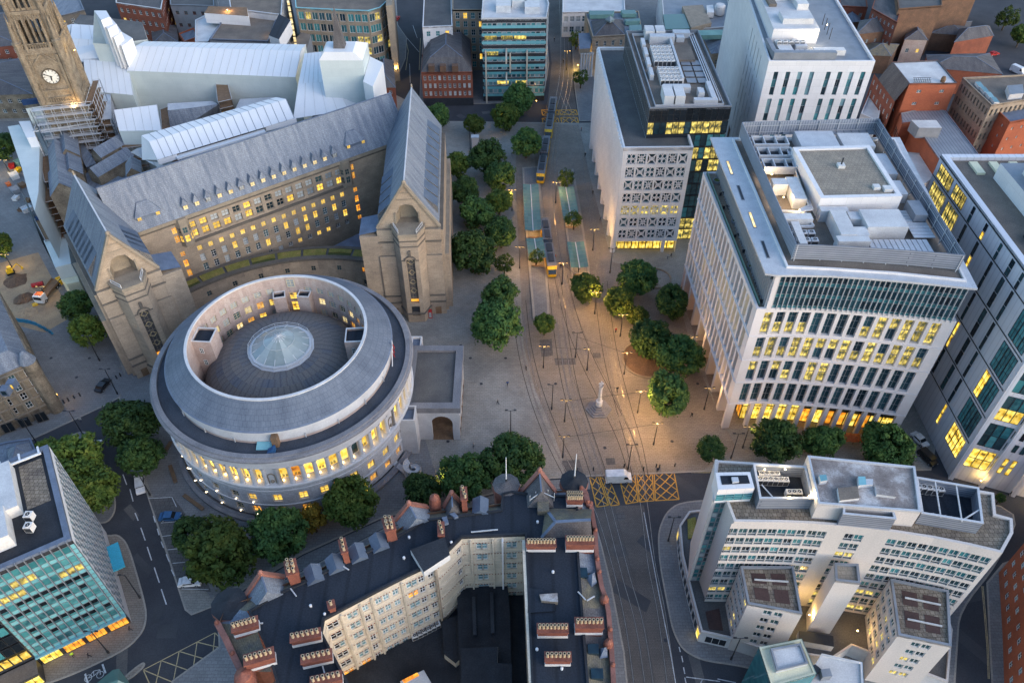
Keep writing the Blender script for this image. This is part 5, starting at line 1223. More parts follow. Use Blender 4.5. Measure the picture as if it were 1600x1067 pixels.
# teal glass office at the lower left
te=thing('teal_office','teal glass panel office with pale roof at the lower left corner','office building',(-78,75,0))
TZ=28.8;C0=Vector((-70.1,67.8));tf=Vector((-84.65,58.91))-C0;tf.normalize();tb=Vector((-81.4,86.3))-C0;tb.normalize();tb=Vector((-tf.y,tf.x))if Vector((-tf.y,tf.x)).dot(tb)>0 else Vector((tf.y,-tf.x))
Wf,Dp=15.2,22.0
P1=C0+tf*Wf;fT=Fr((P1.x,P1.y),(C0.x,C0.y));B0=C0+tb*Dp;fR_=Fr((C0.x,C0.y),(B0.x,B0.y));B1=P1+tb*Dp
body=[(P1.x,P1.y),(C0.x,C0.y),(B0.x,B0.y),(B1.x,B1.y)]
big=[((C0+tf*42).x,(C0+tf*42).y),((C0+tf*42+tb*Dp).x,(C0+tf*42+tb*Dp).y)]
m=MB();m.prism(inset(body,.12),0,TZ-.6,0);m.build('core','metal_dark',te)
nC,nR=11,9;rp_=(TZ-1.4-3.6)/nR;cwid=(fT.L-1.5)/nC;random.seed(17)
for i in range(nC):
 c=(.75+cwid*i,.75+cwid*(i+1)-.04)
 for k in range(nR):
  z0=3.6+rp_*k;win(te,fT,c,(z0,z0+rp_*.36),0,1,1,.03,'frame_grey','spandrel_teal',name='spandrel')
  rr=random.random();g='glass_teal'
  if k in(7,6)and((k==7 and 3<=i<=5)or(k==6 and(i in(0,1,2,3,8,9,10)))):g='lit_office' if k==7 or i>6 else 'lit_office'
  win(te,fT,c,(z0+rp_*.36,z0+rp_-.03),0,1,1,.03,'frame_grey',g)
  if k in(1,2,4,5)and rr<.8:win(te,fT,(c[0]+.1,c[1]-.1),(z0+rp_*.62,z0+rp_-.1),-.03,1,1,.03,'frame_dark','glass_black',name='open_vent')
for k in range(nR*2):
 for c in((.02,.7),(fT.L-.7,fT.L-.02)):z0=3.6+rp_*k/2;win(te,fT,c,(z0,z0+rp_/2-.03),0,1,1,.03,'frame_grey','spandrel_teal',name='spandrel')
fm_=MB();fm_.box(-.06,.06,-.4,.02,0,TZ-3.4);fT_m=fm_.mesh('fin',['metal_grey'])
for i in range(nC+1):u=.75+cwid*i-.02;p=fT.pos(u,0,3.4);link('fin',fT_m,te,(p[0]+78,p[1]-75,3.4),fT.ang(0))
for i,c in enumerate(spread(4,fT.L,fT.L/4-.5)):win(te,fT,c,(.15,3.2),.0,4,1,.08,'frame_dark',['lit_shop','lit_orange','lit_orange','lit_orange'][i],name='shop_window')
b=MB();b.T=None;q=[fT.pos(0,.6,0)[:2],fT.pos(fT.L,.6,0)[:2],fT.pos(fT.L,-.3,0)[:2],fT.pos(0,-.3,0)[:2]];b.prism(q,3.2,3.65,0,0,True);b.build('fascia','frame_teal',te)
m=MB();cR=spread(14,fR_.L,.95,.4);rR=[(3.9+1.35*k,4.95+1.35*k)for k in range(17)]
m.face([fR_.pos(0,.06,0),fR_.pos(fR_.L,.06,0),fR_.pos(fR_.L,.06,TZ-.6),fR_.pos(0,.06,TZ-.6)]);m.build('flank_wall','panel_white',te)
for k,r_ in enumerate(rR):
 for i,c in enumerate(cR):sh_=.35 if k%2 else-.35;win(te,fR_,(c[0]+sh_*.6,c[1]+sh_*.6),r_,-.08,1,1,.05,'frame_grey','glass_teal' if(i+k)%3 else 'glass_dark',name='pane')
coping(te,body,TZ-.6,TZ,.9,'lead','parapet');m=MB();m.face([(p[0],p[1],TZ-.5)for p in body]);m.build('roof','felt_black',te)
g2=lambda u,v:(P1.x+(C0.x-P1.x)*u+tb.x*Dp*v,P1.y+(C0.y-P1.y)*u+tb.y*Dp*v)
pn=[g2(-1.2,.42),g2(.62,.42),g2(.62,.9),g2(-1.2,.9)];b=MB();b.prism(pn,TZ-.5,TZ+1.9,0,1);b.build('penthouse',['plant_white','roof_white'],te)
b=MB();q=[g2(-.15,.5),g2(.1,.46),g2(.22,.6),g2(.05,.72),g2(.16,.83),g2(.0,.84),g2(-.12,.7)];b.face([(*p,TZ+1.92)for p in q]);b.build('roof_stain_patch','roof_brown',te)
pm_=[g2(-.05,.16),g2(.5,.16),g2(.5,.45),g2(-.05,.45)];b=MB();b.prism(pm_,TZ-.5,TZ+2.6,0,1);b.build('lift_room',['plant_white','roof_white'],te)
for i in range(2):fan_unit(te,*g2(.12+.16*i,.36),TZ+2.6,1.1,1.1,.6)
fan_unit(te,*g2(.68,.34),TZ-.45,1.2,1.2,1.5);fan_unit(te,*g2(.66,.24),TZ-.45,1.2,1.2,1.5)
for i in range(4):b=MB();b.tube((*g2(-.2-.09*i,.18),TZ+.1),(*g2(-.2-.09*i,.4),TZ+.1),.4,.4,8);b.build('duct','metal_grey',te)
b=MB();b.face([(*p,TZ-.44)for p in[g2(.66,.44),g2(.9,.44),g2(.9,.9),g2(.66,.9)]]);b.build('roof_walkway','roof_paver',te)
pg=MB()
for i in range(12):pg.beam((*g2(-1.3+i*.2,.92),TZ+.3),(*g2(-1.3+i*.2,1.0),TZ+.3),.3,.25)
pg.beam((*g2(-1.4,.92),TZ+.3),(*g2(.92,.92),TZ+.3),.35,.3);pg.build('roof_frame','white_paint',te)
b=MB();bgp=[big[0],(P1.x,P1.y),(B1.x,B1.y),big[1]];b.prism(ccw(bgp),0,TZ-.8,0,1);b.build('office_range',['metal_dark','felt_black'],te)
b=MB();q=[fT.pos(-1.5,3.0,0)[:2],fT.pos(0.6,3.0,0)[:2]];
c2=C0+tf*42;fS=Fr((c2.x,c2.y),(P1.x,P1.y));fS2=Fr(fS.pos(0,.5,0)[:2],fS.pos(fS.L,.5,0)[:2])
for i,c in enumerate(spread(18,fS2.L,fS2.L/18-.1)):
 for k in range(8):win(te,fS2,c,(4.6+2.9*k,4.6+2.9*k+2.4),0,1,1,.06,'frame_dark','lit_shop' if k==0 else('glass_teal' if(i+k)%4==0 else 'glass_black'),name='strip_window')
b=MB();q=[fS.pos(fS.L-20,3.4,0)[:2],fS.pos(fS.L,3.4,0)[:2],fS.pos(fS.L,.4,0)[:2],fS.pos(fS.L-20,.4,0)[:2]];b.prism(q,0,3.4,1,0);b.build('shop_range',['roof_brown','metal_dark'],te)
fS3=Fr(fS.pos(fS.L-20,3.45,0)[:2],fS.pos(fS.L,3.45,0)[:2])
for i,c in enumerate(spread(8,fS3.L,fS3.L/8-.2)):win(te,fS3,c,(.2,2.9),0,2,1,.08,'frame_dark','lit_shop' if i in(5,6,7)else 'glass_black',name='shop_window')
b=MB();p0,p1=fR_.pos(9.5,.1,0),fR_.pos(15.5,.1,0);q=[fR_.pos(9.5,0,0)[:2],fR_.pos(9.5,2.2,0)[:2],fR_.pos(15.5,2.2,0)[:2],fR_.pos(15.5,0,0)[:2]];b.prism(ccw(q),3.6,4.0,0,0,True);b.build('canopy','cyan_panel',te)
# right-hand white and glass tower
rt=thing('banded_tower','tall white clad office with slanting window slits beside the curved office','office building',(105,120,0))
RZ_=48.0;rl0=(93.2,100.4);rL=Fr((92.4,150.0),rl0);rF=Fr(rl0,(150,78.5))
m=MB();zs=[(4.5,10.6),(11.4,18.6),(19.4,26.6),(27.4,34.6),(35.4,42.6),(43.2,47.0)]
colsr=[(1.5,8.0),(9.2,14.5),(17.5,18.4),(23.2,24.1),(29.5,30.3),(34.2,35.4),(38.2,39.0),(43.0,48.6)]
facade(m,rL,0,RZ_,[],[],0,0);f_=Fr((150,78.5),(150,150),(92.4,150));facade(m,f_,0,RZ_,[],[],0,0)
m.face([(92.4,150,RZ_-.8),(93.2,100.4,RZ_-.8),(150,78.5,RZ_-.8),(150,150,RZ_-.8)],1);m.build('wall',['clad_white','roof_brown'],rt)
random.seed(31)
for k,(za,zb)in enumerate(zs):
 for i,(ua,ub)in enumerate(colsr):
  if k==0 and i<6:continue
  if ub-ua>4:
   nn_=3
   for t in range(nn_):win(rt,rL,(ua+(ub-ua)*t/nn_,ua+(ub-ua)*(t+1)/nn_-.1),(za+.3,zb-.3),-.04,2,3,.08,'frame_dark','lit_office' if i<2 and k>3 else('lit_shop' if(k==0)or(i==7 and k==2 and t<1)else 'glass_teal'))
  else:
   h_=(zb-za)/2
   for t in range(2):win(rt,rL,(ua,ub),(za+h_*t+.1,za+h_*(t+1)-.1),-.04,1,2,.06,'frame_dark','lit_shop' if random.random()<.12 else 'glass_dark')
 b=MB();b.T=None;z=zb+.25;b.face([rL.pos(0,.06,z),rL.pos(rL.L,.06,z),rL.pos(rL.L,.06,z+.3),rL.pos(0,.06,z+.3)]);b.build('joint_strip','metal_dark',rt)
 # front: column grid with big panes
for k,(za,zb)in enumerate(zs):
 for i in range(10):
  u=.9+i*6.0
  if u>rF.L-6:break
  if i%2==0:
   for t in range(3):
    for v in range(2):win(rt,rF,(u+1.5*t,u+1.5*(t+1)-.06),(za+.2+(zb-za-.4)*v/2,za+.2+(zb-za-.4)*(v+1)/2),-.05,1,1,.06,'frame_dark','lit_shop' if k==0 or(k==2 and v==0)else('glass_teal' if random.random()<.6 else 'glass_dark'))
  else:
   for t in(0,1.5,3.0):win(rt,rF,(u-1.2+t,u-.4+t),(za+.6,za+2.8),-.05,1,1,.05,'frame_dark','lit_shop' if k==0 else 'glass_dark');win(rt,rF,(u-1.2+t,u-.4+t),(zb-3.0,zb-.8),-.05,1,1,.05,'frame_dark','lit_shop' if k==0 else 'glass_dark')
m=MB();facade(m,rF,0,RZ_,[],[],0,0)
m.build('street_wall','clad_white',rt)
for i in range(10):u=.3+i*6.0;b=MB();p=rF.pos(min(u,rF.L),0,0);b.T=Matrix.Translation((p[0],p[1],0))@Matrix.Rotation(rF.ang(0),4,'Z');b.box(-.45,.45,-.8,.1,0,RZ_-1);b.build('pier','clad_white',rt)
rp4=[(92.4,150),(93.2,100.4),(150,78.5),(150,150)];coping(rt,rp4,RZ_-.9,RZ_,1.3,'clad_white')
b=MB();b.prism(ccw([(100.4,142),(101.4,96),(150,78),(150,142)]),RZ_-.8,RZ_+2.8,0,1);b.build('plant_wall',['panel_white','metal_grey'],rt)
for i in range(7):aabox(rt,'skylight',97.5+i*4.2,99.2+i*4.2,143.2,147.6,RZ_-.8,RZ_-.3,'cream_render')
for x0,x1,y0,y1,h_ in((103,106,128,138,2.2),(106,112,135,138,2.4),(104,108,124,127,1.6),(107,110,118,124,1.2)):aabox(rt,'air_handler',x0,x1,y0,y1,RZ_+2.8,RZ_+2.8+h_,'plant_white')
aabox(rt,'roof_seat',97.5,99.6,117.5,122,RZ_-.8,RZ_+.8,'metal_dark');aabox(rt,'roof_seat',97.5,99.6,109.5,114.5,RZ_-.8,RZ_+.8,'metal_dark')
for p in((97.5,97.2,3),(108,93.4,3),(94.6,105.5,2.6)):lamp(rt,p,(1,.62,.16),130)
# white hotel tower with paired window strips
mo=thing('white_tower','white stone tower with tall narrow window strips and rooftop plant','hotel tower',(80,210,0))
MZ=48.0;mF=Fr((64.9,192.6),(91.8,192.6));mL=Fr((70.5,262),(64.9,192.6))
m=MB();mr=[(MZ-2.2-7.4*k-6.4,MZ-2.2-7.4*k)for k in range(5)];cm_=[(2.0+3.05*i,3.15+3.05*i)for i in range(4)]+[(15.4+2.95*i,16.55+2.95*i)for i in range(4)]
facade(m,mF,0,MZ,mr,cm_,.35,0);facade(m,mL,0,MZ,mr,[(60-4.2*i,60.6-4.2*i)for i in range(5)],.3,0);f_=Fr((91.8,192.6),(95,262),(70.5,262));facade(m,f_,0,MZ,[],[],0,0);m.build('wall','panel_white',mo)
random.seed(8)
for j,r_ in enumerate(mr):
 for i,c in enumerate(cm_):
  for t in range(3):h_=(r_[1]-r_[0])/3;win(mo,mF,c,(r_[0]+h_*t,r_[0]+h_*(t+1)),.3,2 if t%2 else 1,1,.05,'frame_grey',['glass_dark','glass_sky','glass_teal'][int(random.random()*2.99)])
 for i in range(5):win(mo,mL,(60-4.2*i,60.6-4.2*i),r_,.25,1,3,.05,'frame_dark','glass_dark')
mp=[(64.9,192.6),(91.8,192.6),(95,262),(70.5,262)];coping(mo,mp,MZ-.02,MZ+.7,.5,'panel_white');m=MB();m.face([(p[0],p[1],MZ+.05)for p in mp]);m.build('roof','metal_grey',mo)
b=MB();b.prism([(68,204),(80,204),(82,260),(71.5,260)],MZ,MZ+4.0,0,1);b.build('penthouse',['panel_white','roof_white'],mo)
for x0,x1,y0,y1,z0,h_,mt in((66.2,82,193.6,195.0,0,2.4,'metal_grey'),(66.2,67.4,195,203,0,2.0,'metal_grey'),(68.4,72,197,203,0,1.6,'plant_white'),(73,76,198.5,203,0,1.9,'metal_light'),(77.5,85.5,197,199,0,1.4,'plant_white'),(71,79,207,212,4,1.4,'roof_white'),(72,76,222,230,4,2.2,'plant_white'),(77,80,216,226,4,1.6,'plant_white'),(70,72,218,240,4,.8,'roof_brown')):aabox(mo,'air_handler',x0,x1,y0,y1,MZ+z0,MZ+z0+h_,mt)
for k in range(5):fan_unit(mo,69+k*1.5,200.5,MZ+1.6,1.2,1.2,.8)
for k in range(12):aabox(mo,'louvre_fin',67+k*1.25,67.9+k*1.25,194.9,195.8,MZ+1.2,MZ+2.2,'metal_light')
for p in((76,203.6,MZ+2.2),(79,203.4,MZ+2.2),(82,205,MZ+4.6)):lamp(mo,p,(1,.85,.6),120)
for k in range(4):pipe(mo,[(84+k*.2,206+k*3.0,MZ+.3),(84+k*.2,206+k*3.0,MZ+3.4)],.07,'steel_post','mast')
# terracotta hotel block round a dark courtyard
ho=thing('courtyard_hotel','large terracotta hotel with dark flat roof, brick chimneys and cream courtyard walls','hotel',(0,62,0))
HZ=26.0
outer=[(400,1150),(377,1049),(340,974),(352,948),(386,934),(475,899),(600,838),(666,800),(782,786),(845,766),(905,764),(917,772),(925,796),(931,853),(936,895),(949,950),(955,1010),(962,1150)]
inner=[(838,1150),(830,1067),(820,836),(722,840),(685,877),(639,899),(590,924),(507,968),(504,988),(545,1067),(585,1150)]
up=ats(outer+inner,HZ);n0=len(outer)
m=MB()
for i in range(n0-1):a,b_=up[i+1],up[i];m.face([(a[0],a[1],0),(b_[0],b_[1],0),(b_[0],b_[1],HZ-.2),(a[0],a[1],HZ-.2)])
m.build('street_wall','brick_brown',ho)
flat=[(400,1150),(432,1067),(415,1010),(388,955),(430,929),(475,909),(600,849),(666,812),(782,797),(784,772),(800,768),(845,774),(903,774),(903,838),(911,960),(920,1067),(925,1150)]
m=MB();fl_=ats(flat+inner,HZ);m.face([(p[0],p[1],HZ)for p in ccw(fl_)]);m.build('flat_roof','felt_dark',ho)
coping(ho,ccw(fl_),HZ-.3,HZ+.35,.35,'felt_black','roof_kerb')
# slate skirt between flat roof and outer parapet
sk_o=ats([(377,1049),(340,974),(352,948),(386,934),(475,899),(600,838),(666,800),(782,786)],HZ-1.2);sk_i=ats([(425,1049),(398,974),(386,955),(415,937),(475,909),(600,849),(666,812),(782,797)],HZ)
for i in range(len(sk_o)-1):
 b=MB();b.face([(*sk_o[i],HZ-1.2),(*sk_i[i],HZ+.02),(*sk_i[i+1],HZ+.02),(*sk_o[i+1],HZ-1.2)]);b.build('slate_slope',['slate_moss','slate','slate_moss','slate_moss','slate_moss','slate_moss','slate_moss'][i],ho)
se_o=ats([(845,766),(905,764),(925,796),(931,853),(936,895),(949,950),(955,1010),(958,1067),(962,1150)],HZ-1.2);se_i=ats([(845,774),(900,776),(903,800),(903,850),(907,895),(911,950),(916,1010),(920,1067),(925,1150)],HZ)
for i in range(len(se_o)-1):
 b=MB();b.face([(*se_o[i],HZ-1.2),(*se_i[i],HZ+.02),(*se_i[i+1],HZ+.02),(*se_o[i+1],HZ-1.2)]);b.build('slate_slope',['slate','slate','slate_moss','slate','slate_moss','slate_old','slate_moss','slate_moss'][i],ho)
 # red parapets with ball finials
def parapet(pts,z,wd=.9,mat='faience_red',step=None):
 l=ats(pts,z);b=MB()
 for i in range(len(l)-1):b.beam((*l[i],z),(*l[i+1],z),wd,.8)
 o=b.build('red_parapet',mat,ho)
 for i,p in enumerate(l):
  if i%2==0:k=MB();k.lathe([(.34,z+.3),(.38,z+.6),(.22,z+.85),(0,z+.95)],p[0],p[1],8);k.build('finial','terracotta',o)
 return o
parapet([(340,974),(352,996),(364,1022),(377,1049),(383,1064)],HZ-.6);parapet([(923,788),(926,808),(930,830),(931,853),(933,875),(936,895)],HZ-.6,.7)
parapet([(936,895),(940,918),(947,938),(951,960),(953,985),(955,1010),(957,1040),(959,1080)],HZ-.6,.7);parapet([(908,764),(915,772),(918,786),(924,790)],HZ-.3,.9)
# gabled dormers with red copings
def gable(base_l,base_r,apex,back,zb=HZ-1.0,za=HZ+2.6,mat='slate'):
 L_,R_,A_=at(*base_l,zb),at(*base_r,zb),at(*apex,za);Bk=at(*back,za-.2)
 Lb,Rb=at(base_l[0]+back[0]-apex[0],base_l[1]+back[1]-apex[1],zb),at(base_r[0]+back[0]-apex[0],base_r[1]+back[1]-apex[1],zb)
 b=MB();b.face([(*L_,zb),(*Lb,zb),(*Bk,za-.2),(*A_,za)]);b.face([(*Rb,zb),(*R_,zb),(*A_,za),(*Bk,za-.2)]);b.face([(*L_,zb),(*A_,za),(*R_,zb)]);b.face([(*Lb,zb),(*Rb,zb),(*Bk,za-.2)]);o=b.build('gable_roof',mat,ho)
 c=MB();c.beam((*L_,zb+.2),(*A_,za+.2),.7,.6);c.beam((*A_,za+.2),(*R_,zb+.2),.7,.6)
 c.lathe([(.45,za),(.4,za+.8),(0,za+1.2)],A_[0],A_[1],6);c.build('gable_coping','faience_red',o)
 r=MB();r.beam((*A_,za+.05),(*Bk,za-.15),.25,.15);r.build('ridge','lead',o)
gable((386,929),(444,902),(408,897),(417,925));gable((618,813),(668,793),(639,788),(651,810));gable((694,793),(722,788),(706,772),(707,792),za=HZ+1.8,mat='slate_old');gable((814,770),(868,770),(843,737),(846,768),za=HZ+3.2,mat='slate_old')
# slate dormers along the outer slope
def dorm(px,py,s_=1.0,rot=0.42):
 x,y=at(px,py,HZ);b=MB();b.T=Matrix.Translation((x,y,HZ-1.1))@Matrix.Rotation(rot,4,'Z');w_=1.35*s_
 b.face([(-w_,0,0),(w_,0,0),(w_,0,1.6),(0,0,2.6),(-w_,0,1.6)][::-1],1);b.face([(-w_,-2.6,1.2),(0,-2.6,2.2),(0,.2,2.6),(-w_,.2,1.6)][::-1]);b.face([(w_,-2.6,1.2),(w_,.2,1.6),(0,.2,2.6),(0,-2.6,2.2)][::-1])
 b.face([(-w_,-2.6,1.2),(-w_,.2,1.6),(-w_,.2,0),(-w_,-2.6,0)]);b.face([(w_,-2.6,0),(w_,.2,0),(w_,.2,1.6),(w_,-2.6,1.2)]);b.face([(-w_,-2.6,0),(w_,-2.6,0),(w_,-2.6,1.2),(0,-2.6,2.2),(-w_,-2.6,1.2)]);b.build('slate_dormer',['slate_blue','frame_grey'],ho)
for p in((488,889),(521,873),(556,856),(589,840)):dorm(*p)
dorm(751,783,1.0,0)
# turrets
def turret(px,py,r,z0,z1,zt,mat='slate_old',n=10,dome=False):
 x,y=at(px,py,z1);b=MB();b.lathe([(r,0),(r,z0),(r+.3,z0+.2),(r+.3,z1),(r*.72,z1+(zt-z1)*.35),(0.0,zt)]if not dome else[(r,0),(r,z1),(r*1.05,z1+.5),(r*.8,z1+(zt-z1)*.7),(0,zt)],x,y,n,mis=[0,0,0,1,1]if not dome else[0,0,1,1]);return b.build('turret',['faience_red',mat],ho)
turret(358,943,2.5,HZ-2,HZ-.6,HZ+.3,'felt_black');turret(897,752,2.2,HZ-2,HZ-.4,HZ+.6,'felt_black');turret(791,757,2.1,HZ-2,HZ,HZ+1.0,'slate_old')
turret(680,787,1.0,HZ-2,HZ-.6,HZ+2.2,'terracotta',12,True);turret(384,1062,1.5,HZ-2,HZ-.8,HZ+1.8,'terracotta',12,True);turret(950,1008,.7,HZ-2,HZ-.6,HZ+1.2,'terracotta',10,True);turret(944,938,.7,HZ-2,HZ-.6,HZ+.8,'terracotta',10,True)
for px,py,hh in((897,752,6.5),(791,757,6.5)):
 x,y=at(px,py,HZ);fp=thing('flagpole','white flagpole on the hotel corner turret' if px>850 else 'white flagpole on the dark turret above the hotel front','flagpole',(x,y,HZ+1.2),'hotel flagpoles');b=MB();b.tube((x,y,HZ+1.2),(x,y,HZ+1.2+hh),.12,.07,6);b.build('pole','white_paint',fp);b=MB();b.lathe([(.2,HZ+1.2),(.2,HZ+1.7),(0,HZ+1.72)],x,y,8);b.build('socket','steel_post',fp)
 # chimneys with rows of pots
pot=MB();pot.lathe([(.24,0),(.2,.1),(.19,.75),(.25,.85),(.25,1.0),(.15,1.0),(.13,.7),(0,.7)],0,0,10,mis=[0,0,0,0,0,1,1]);potm=pot.mesh('chimney_pot',['tile_chimney','metal_dark'])
def chimney(px,py,L_,W_,h_,rows_,per,rot=0.0,z=HZ,band=True):
 x,y=at(px,py,z);ch=thing('chimney','','',(0,0,0));ch.parent=ho;ch.location=(x-0,y-62,z);ch.rotation_euler=(0,0,rot)
 for k_ in('label','category'):
  if k_ in ch:del ch[k_]
 b=MB();b.box(-L_/2,L_/2,-W_/2,W_/2,-.5,h_,0)
 if band:b.box(-L_/2-.06,L_/2+.06,-W_/2-.06,W_/2+.06,.1,.75,1)
 b.box(-L_/2-.15,L_/2+.15,-W_/2-.15,W_/2+.15,h_,h_+.25,0);link('stack',b.mesh('stack',['terracotta','portland_smooth']),ch)
 for r_ in range(rows_):
  for i in range(per):link('chimney_pot',potm,ch,(-L_/2+L_*(i+.5)/per,(r_-(rows_-1)/2)*.7,h_+.25))
for a in((481,1001,4.2,1.2,1.8,1,6,.22),(498,1034,4.2,1.2,1.8,1,6,.22),(513,1068,4.2,1.2,1.8,1,6,.22),(410,1036,4.0,1.5,2.2,1,6,.3),(387,984,3.6,1.4,1.8,1,6,.3),(845,857,4.6,1.2,1.6,1,9,0),(905,856,4.4,1.5,2.2,1,9,0),(863,990,4.4,1.3,1.7,1,8,0),(919,984,4.0,1.5,2.2,1,7,0),(871,1034,3.6,1.2,1.7,1,6,0),(897,786,2.6,1.6,1.6,2,7,0)):chimney(*a)
for px,py,pr in((461,903,2),(541,870,1),(611,836,2),(726,789,1),(690,834,1),(520,952,1)):
 chimney(px,py,.9 if pr==1 else 1.6,2.4 if px!=520 else 1.2,3.2 if px not in(690,520)else 1.4,1,pr,.35 if px<650 else.1,band=False)
 if px!=520:
  x,y=at(px,py,HZ)
  for r_ in range(3):
   for q in range(pr):o_=link('chimney_pot',potm,ho,(x-0+(q-(pr-1)/2)*.7-(r_-1)*.75*math.sin(.35),y-62+(r_-1)*.75,HZ+(3.45 if px!=690 else 1.65)))
   # roof clutter
stb=ats([(641,858),(662,893),(703,866),(695,838)],HZ+1.5);rbox(ho,'stair_head',stb,HZ-.1,HZ+1.4,'roof_white','felt_black')
b=MB();b.prism(ccw(ats([(840,796),(858,796),(858,762),(840,765)],HZ+1.6)),HZ,HZ+1.2,0,0);b.build('ridge_roof','slate_moss',ho)
hp=[at(846,840,HZ),at(925,838,HZ),at(925,795,HZ),at(852,794,HZ)];rA,rB=at(871,799,HZ+2.6),at(924,822,HZ+2.6);rA=at(868,815,HZ+2.4);rB=at(923,812,HZ+2.4)
for f in([0,1],[2,3]):
 b=MB();a_,b_=hp[f[0]],hp[f[1]]
 b.face([(*a_,HZ),(*b_,HZ),(*(rB if f[0]==0 else rA),HZ+2.4),(*(rA if f[0]==0 else rB),HZ+2.4)]);b.build('hip_roof','slate_old' if f[0]==0 else 'slate_moss',ho)
b=MB();b.face([(*hp[3],HZ),(*hp[0],HZ),(*rA,HZ+2.4)]);b.build('hip_roof','slate_moss',ho)
b=MB();b.beam((*rA,HZ+2.45),(*rB,HZ+2.45),.5,.12);b.beam((*rA,HZ+2.45),(*hp[0],HZ+.1),.5,.12);b.beam((*rA,HZ+2.45),(*hp[3],HZ+.1),.5,.12);b.build('lead_flashing','lead',ho)
b=MB()
for k in range(3):
 z=HZ+1.4+.4*k
 for a_,c_ in(((828,781),(846,768)),((846,768),(866,777))):b.beam((*at(*a_,z),z),(*at(*c_,z),z),.12)
for p in((828,781),(837,775),(846,768),(856,772),(866,777)):q=at(*p,HZ+1);b.beam((q[0],q[1],HZ),(q[0],q[1],HZ+2.3),.12)
b.build('roof_railing','pale_post',ho)
for a_,c_ in(((534,883),(545,890)),((454,919),(463,931)),((397,974),(411,973)),((504,1040),(510,1061)),((903,924),(915,937)),((929,931),(917,938)),((736,831),(778,827))):pipe(ho,[(*at(*a_,HZ+.3),HZ+.3),(*at(*c_,HZ+.3),HZ+.3)],.09,'pale_post','ladder')
for p in((485,945),(507,958),(639,838),(661,870),(631,870),(840,814),(705,846),(864,892),(878,1043),(839,1013)):
 x,y=at(*p,HZ+.4);b=MB();b.lathe([(.22,HZ),(.22,HZ+.4),(0,HZ+.5)],x,y,8);b.build('roof_vent','white_paint',ho)
for p in(((690,808),(695,818)),((702,802),(710,808))):rbox(ho,'rooflight',ats([p[0],(p[0][0]+8,p[0][1]-2),(p[1][0]+6,p[1][1]-2),p[1]],HZ+.6),HZ,HZ+.6,'lead')
rbox(ho,'roof_tank',ats([(843,928),(871,926),(872,940),(846,938)],HZ+.9),HZ,HZ+.9,'gravel','roof_stained');rbox(ho,'stair_roof',ats([(826,918),(846,920),(868,942),(866,954),(824,957)],HZ+.3),HZ,HZ+.3,'felt_dark')
for pts in(((903,887),(917,887),(919,902),(904,902)),((918,1006),(935,1006),(936,1021),(919,1021)),((923,1044),(942,1044),(943,1060),(924,1060))):
 b=MB();q=ats(pts,HZ+.1);b.face([(p[0],p[1],HZ-.25+.1*i)for i,p in enumerate(q)]);b.prism(ccw(q),HZ-1,HZ+.25,0);b.build('roof_glazing','glass_blue',ho)
for pts in(((912,896),(930,888),(934,905),(925,912)),((936,1008),(950,1006),(951,1022),(938,1024))):
 b=MB();q=ccw(ats(pts,HZ+.4));c_=(sum(p[0]for p in q)/4,sum(p[1]for p in q)/4)
 for i in range(4):b.face([(*q[i],HZ-.6),(*q[(i+1)%4],HZ-.6),(*c_,HZ+1.2)])
 b.build('lead_cap','lead',ho)
 # courtyard elevations in cream faience
cy=Fr(*ats([(504,988),(507,968),(590,924),(639,899),(685,877),(703,859),(722,840),(820,836)],HZ));cl=Fr(*ats([(820,836),(830,1067),(838,1150)],HZ))
m=MB();CR=[(5.2+3.4*k,7.1+3.4*k)for k in range(6)]
def ucy(px):
 xs=[504,507,590,639,685,703,722,820]
 for i in range(1,len(xs)-1):
  if px<=xs[i+1]or i==len(xs)-2:return cy.l[i]+(px-xs[i])/(xs[i+1]-xs[i])*(cy.l[i+1]-cy.l[i])
cpx_=[(512,2),(520,2),(543,2),(550,2),(567,1),(588,1),(600,1),(615,1),(637,2),(645,2),(656,1),(671,1),(716,1),(748,2),(756,2),(796,2),(803,2)]
cc_=[(ucy(x)-.52,ucy(x)+.52)for x,k in cpx_]
facade(m,cy,0,HZ-.35,CR,cc_,.3,0);facade(m,Fr(*ats([(545,1067),(504,988)],HZ)),0,HZ-.35,[],[],0,0);facade(m,cl,0,HZ-.35,[],[],0,0);facade(m,Fr(*ats([(585,1150),(545,1067)],HZ)),0,HZ-.35,[],[],0,0);m.build('courtyard_wall','faience',ho)
random.seed(12)
for i,c in enumerate(cc_):
 for k,r_ in enumerate(CR):
  g='lit_orange' if(k==0 and i in(0,1,2,3))or(k==4 and i in(8,9))else('glass_black' if cpx_[i][0]in(567,656,671,716,512,520)and random.random()<.8 else 'glass_sky');win(ho,cy,c,r_,.25,1 if cpx_[i][1]==2 else 2,2,.13,'frame_white',g)
bd=MB()
for k in range(6):
 z=7.45+3.4*k;u=.3
 for i in range(len(cy.p)-1):
  f=Fr(cy.p[i],cy.p[i+1]);bd.face([f.pos(0,.12,z),f.pos(f.L,.12,z),f.pos(f.L,.12,z+.22),f.pos(0,.12,z+.22)]);bd.face([f.pos(0,.12,z+.22),f.pos(f.L,.12,z+.22),f.pos(f.L,0,z+.22),f.pos(0,0,z+.22)])
bd.build('string_courses','faience',ho)
dt=MB()
for k in range(6):
 z=7.2+3.4*k;u=.4
 while u<cy.L-.4:
  near=min(abs(u-(c[0]+c[1])/2)for c in cc_)
  if near<1.5 or(int(u/5)+k)%2==0:dt.face([cy.pos(u,.13,z),cy.pos(u+.22,.13,z),cy.pos(u+.22,.13,z+.3),cy.pos(u,.13,z+.3)])
  u+=.5
dt.build('brown_dentils','terracotta',ho,kind='stuff')
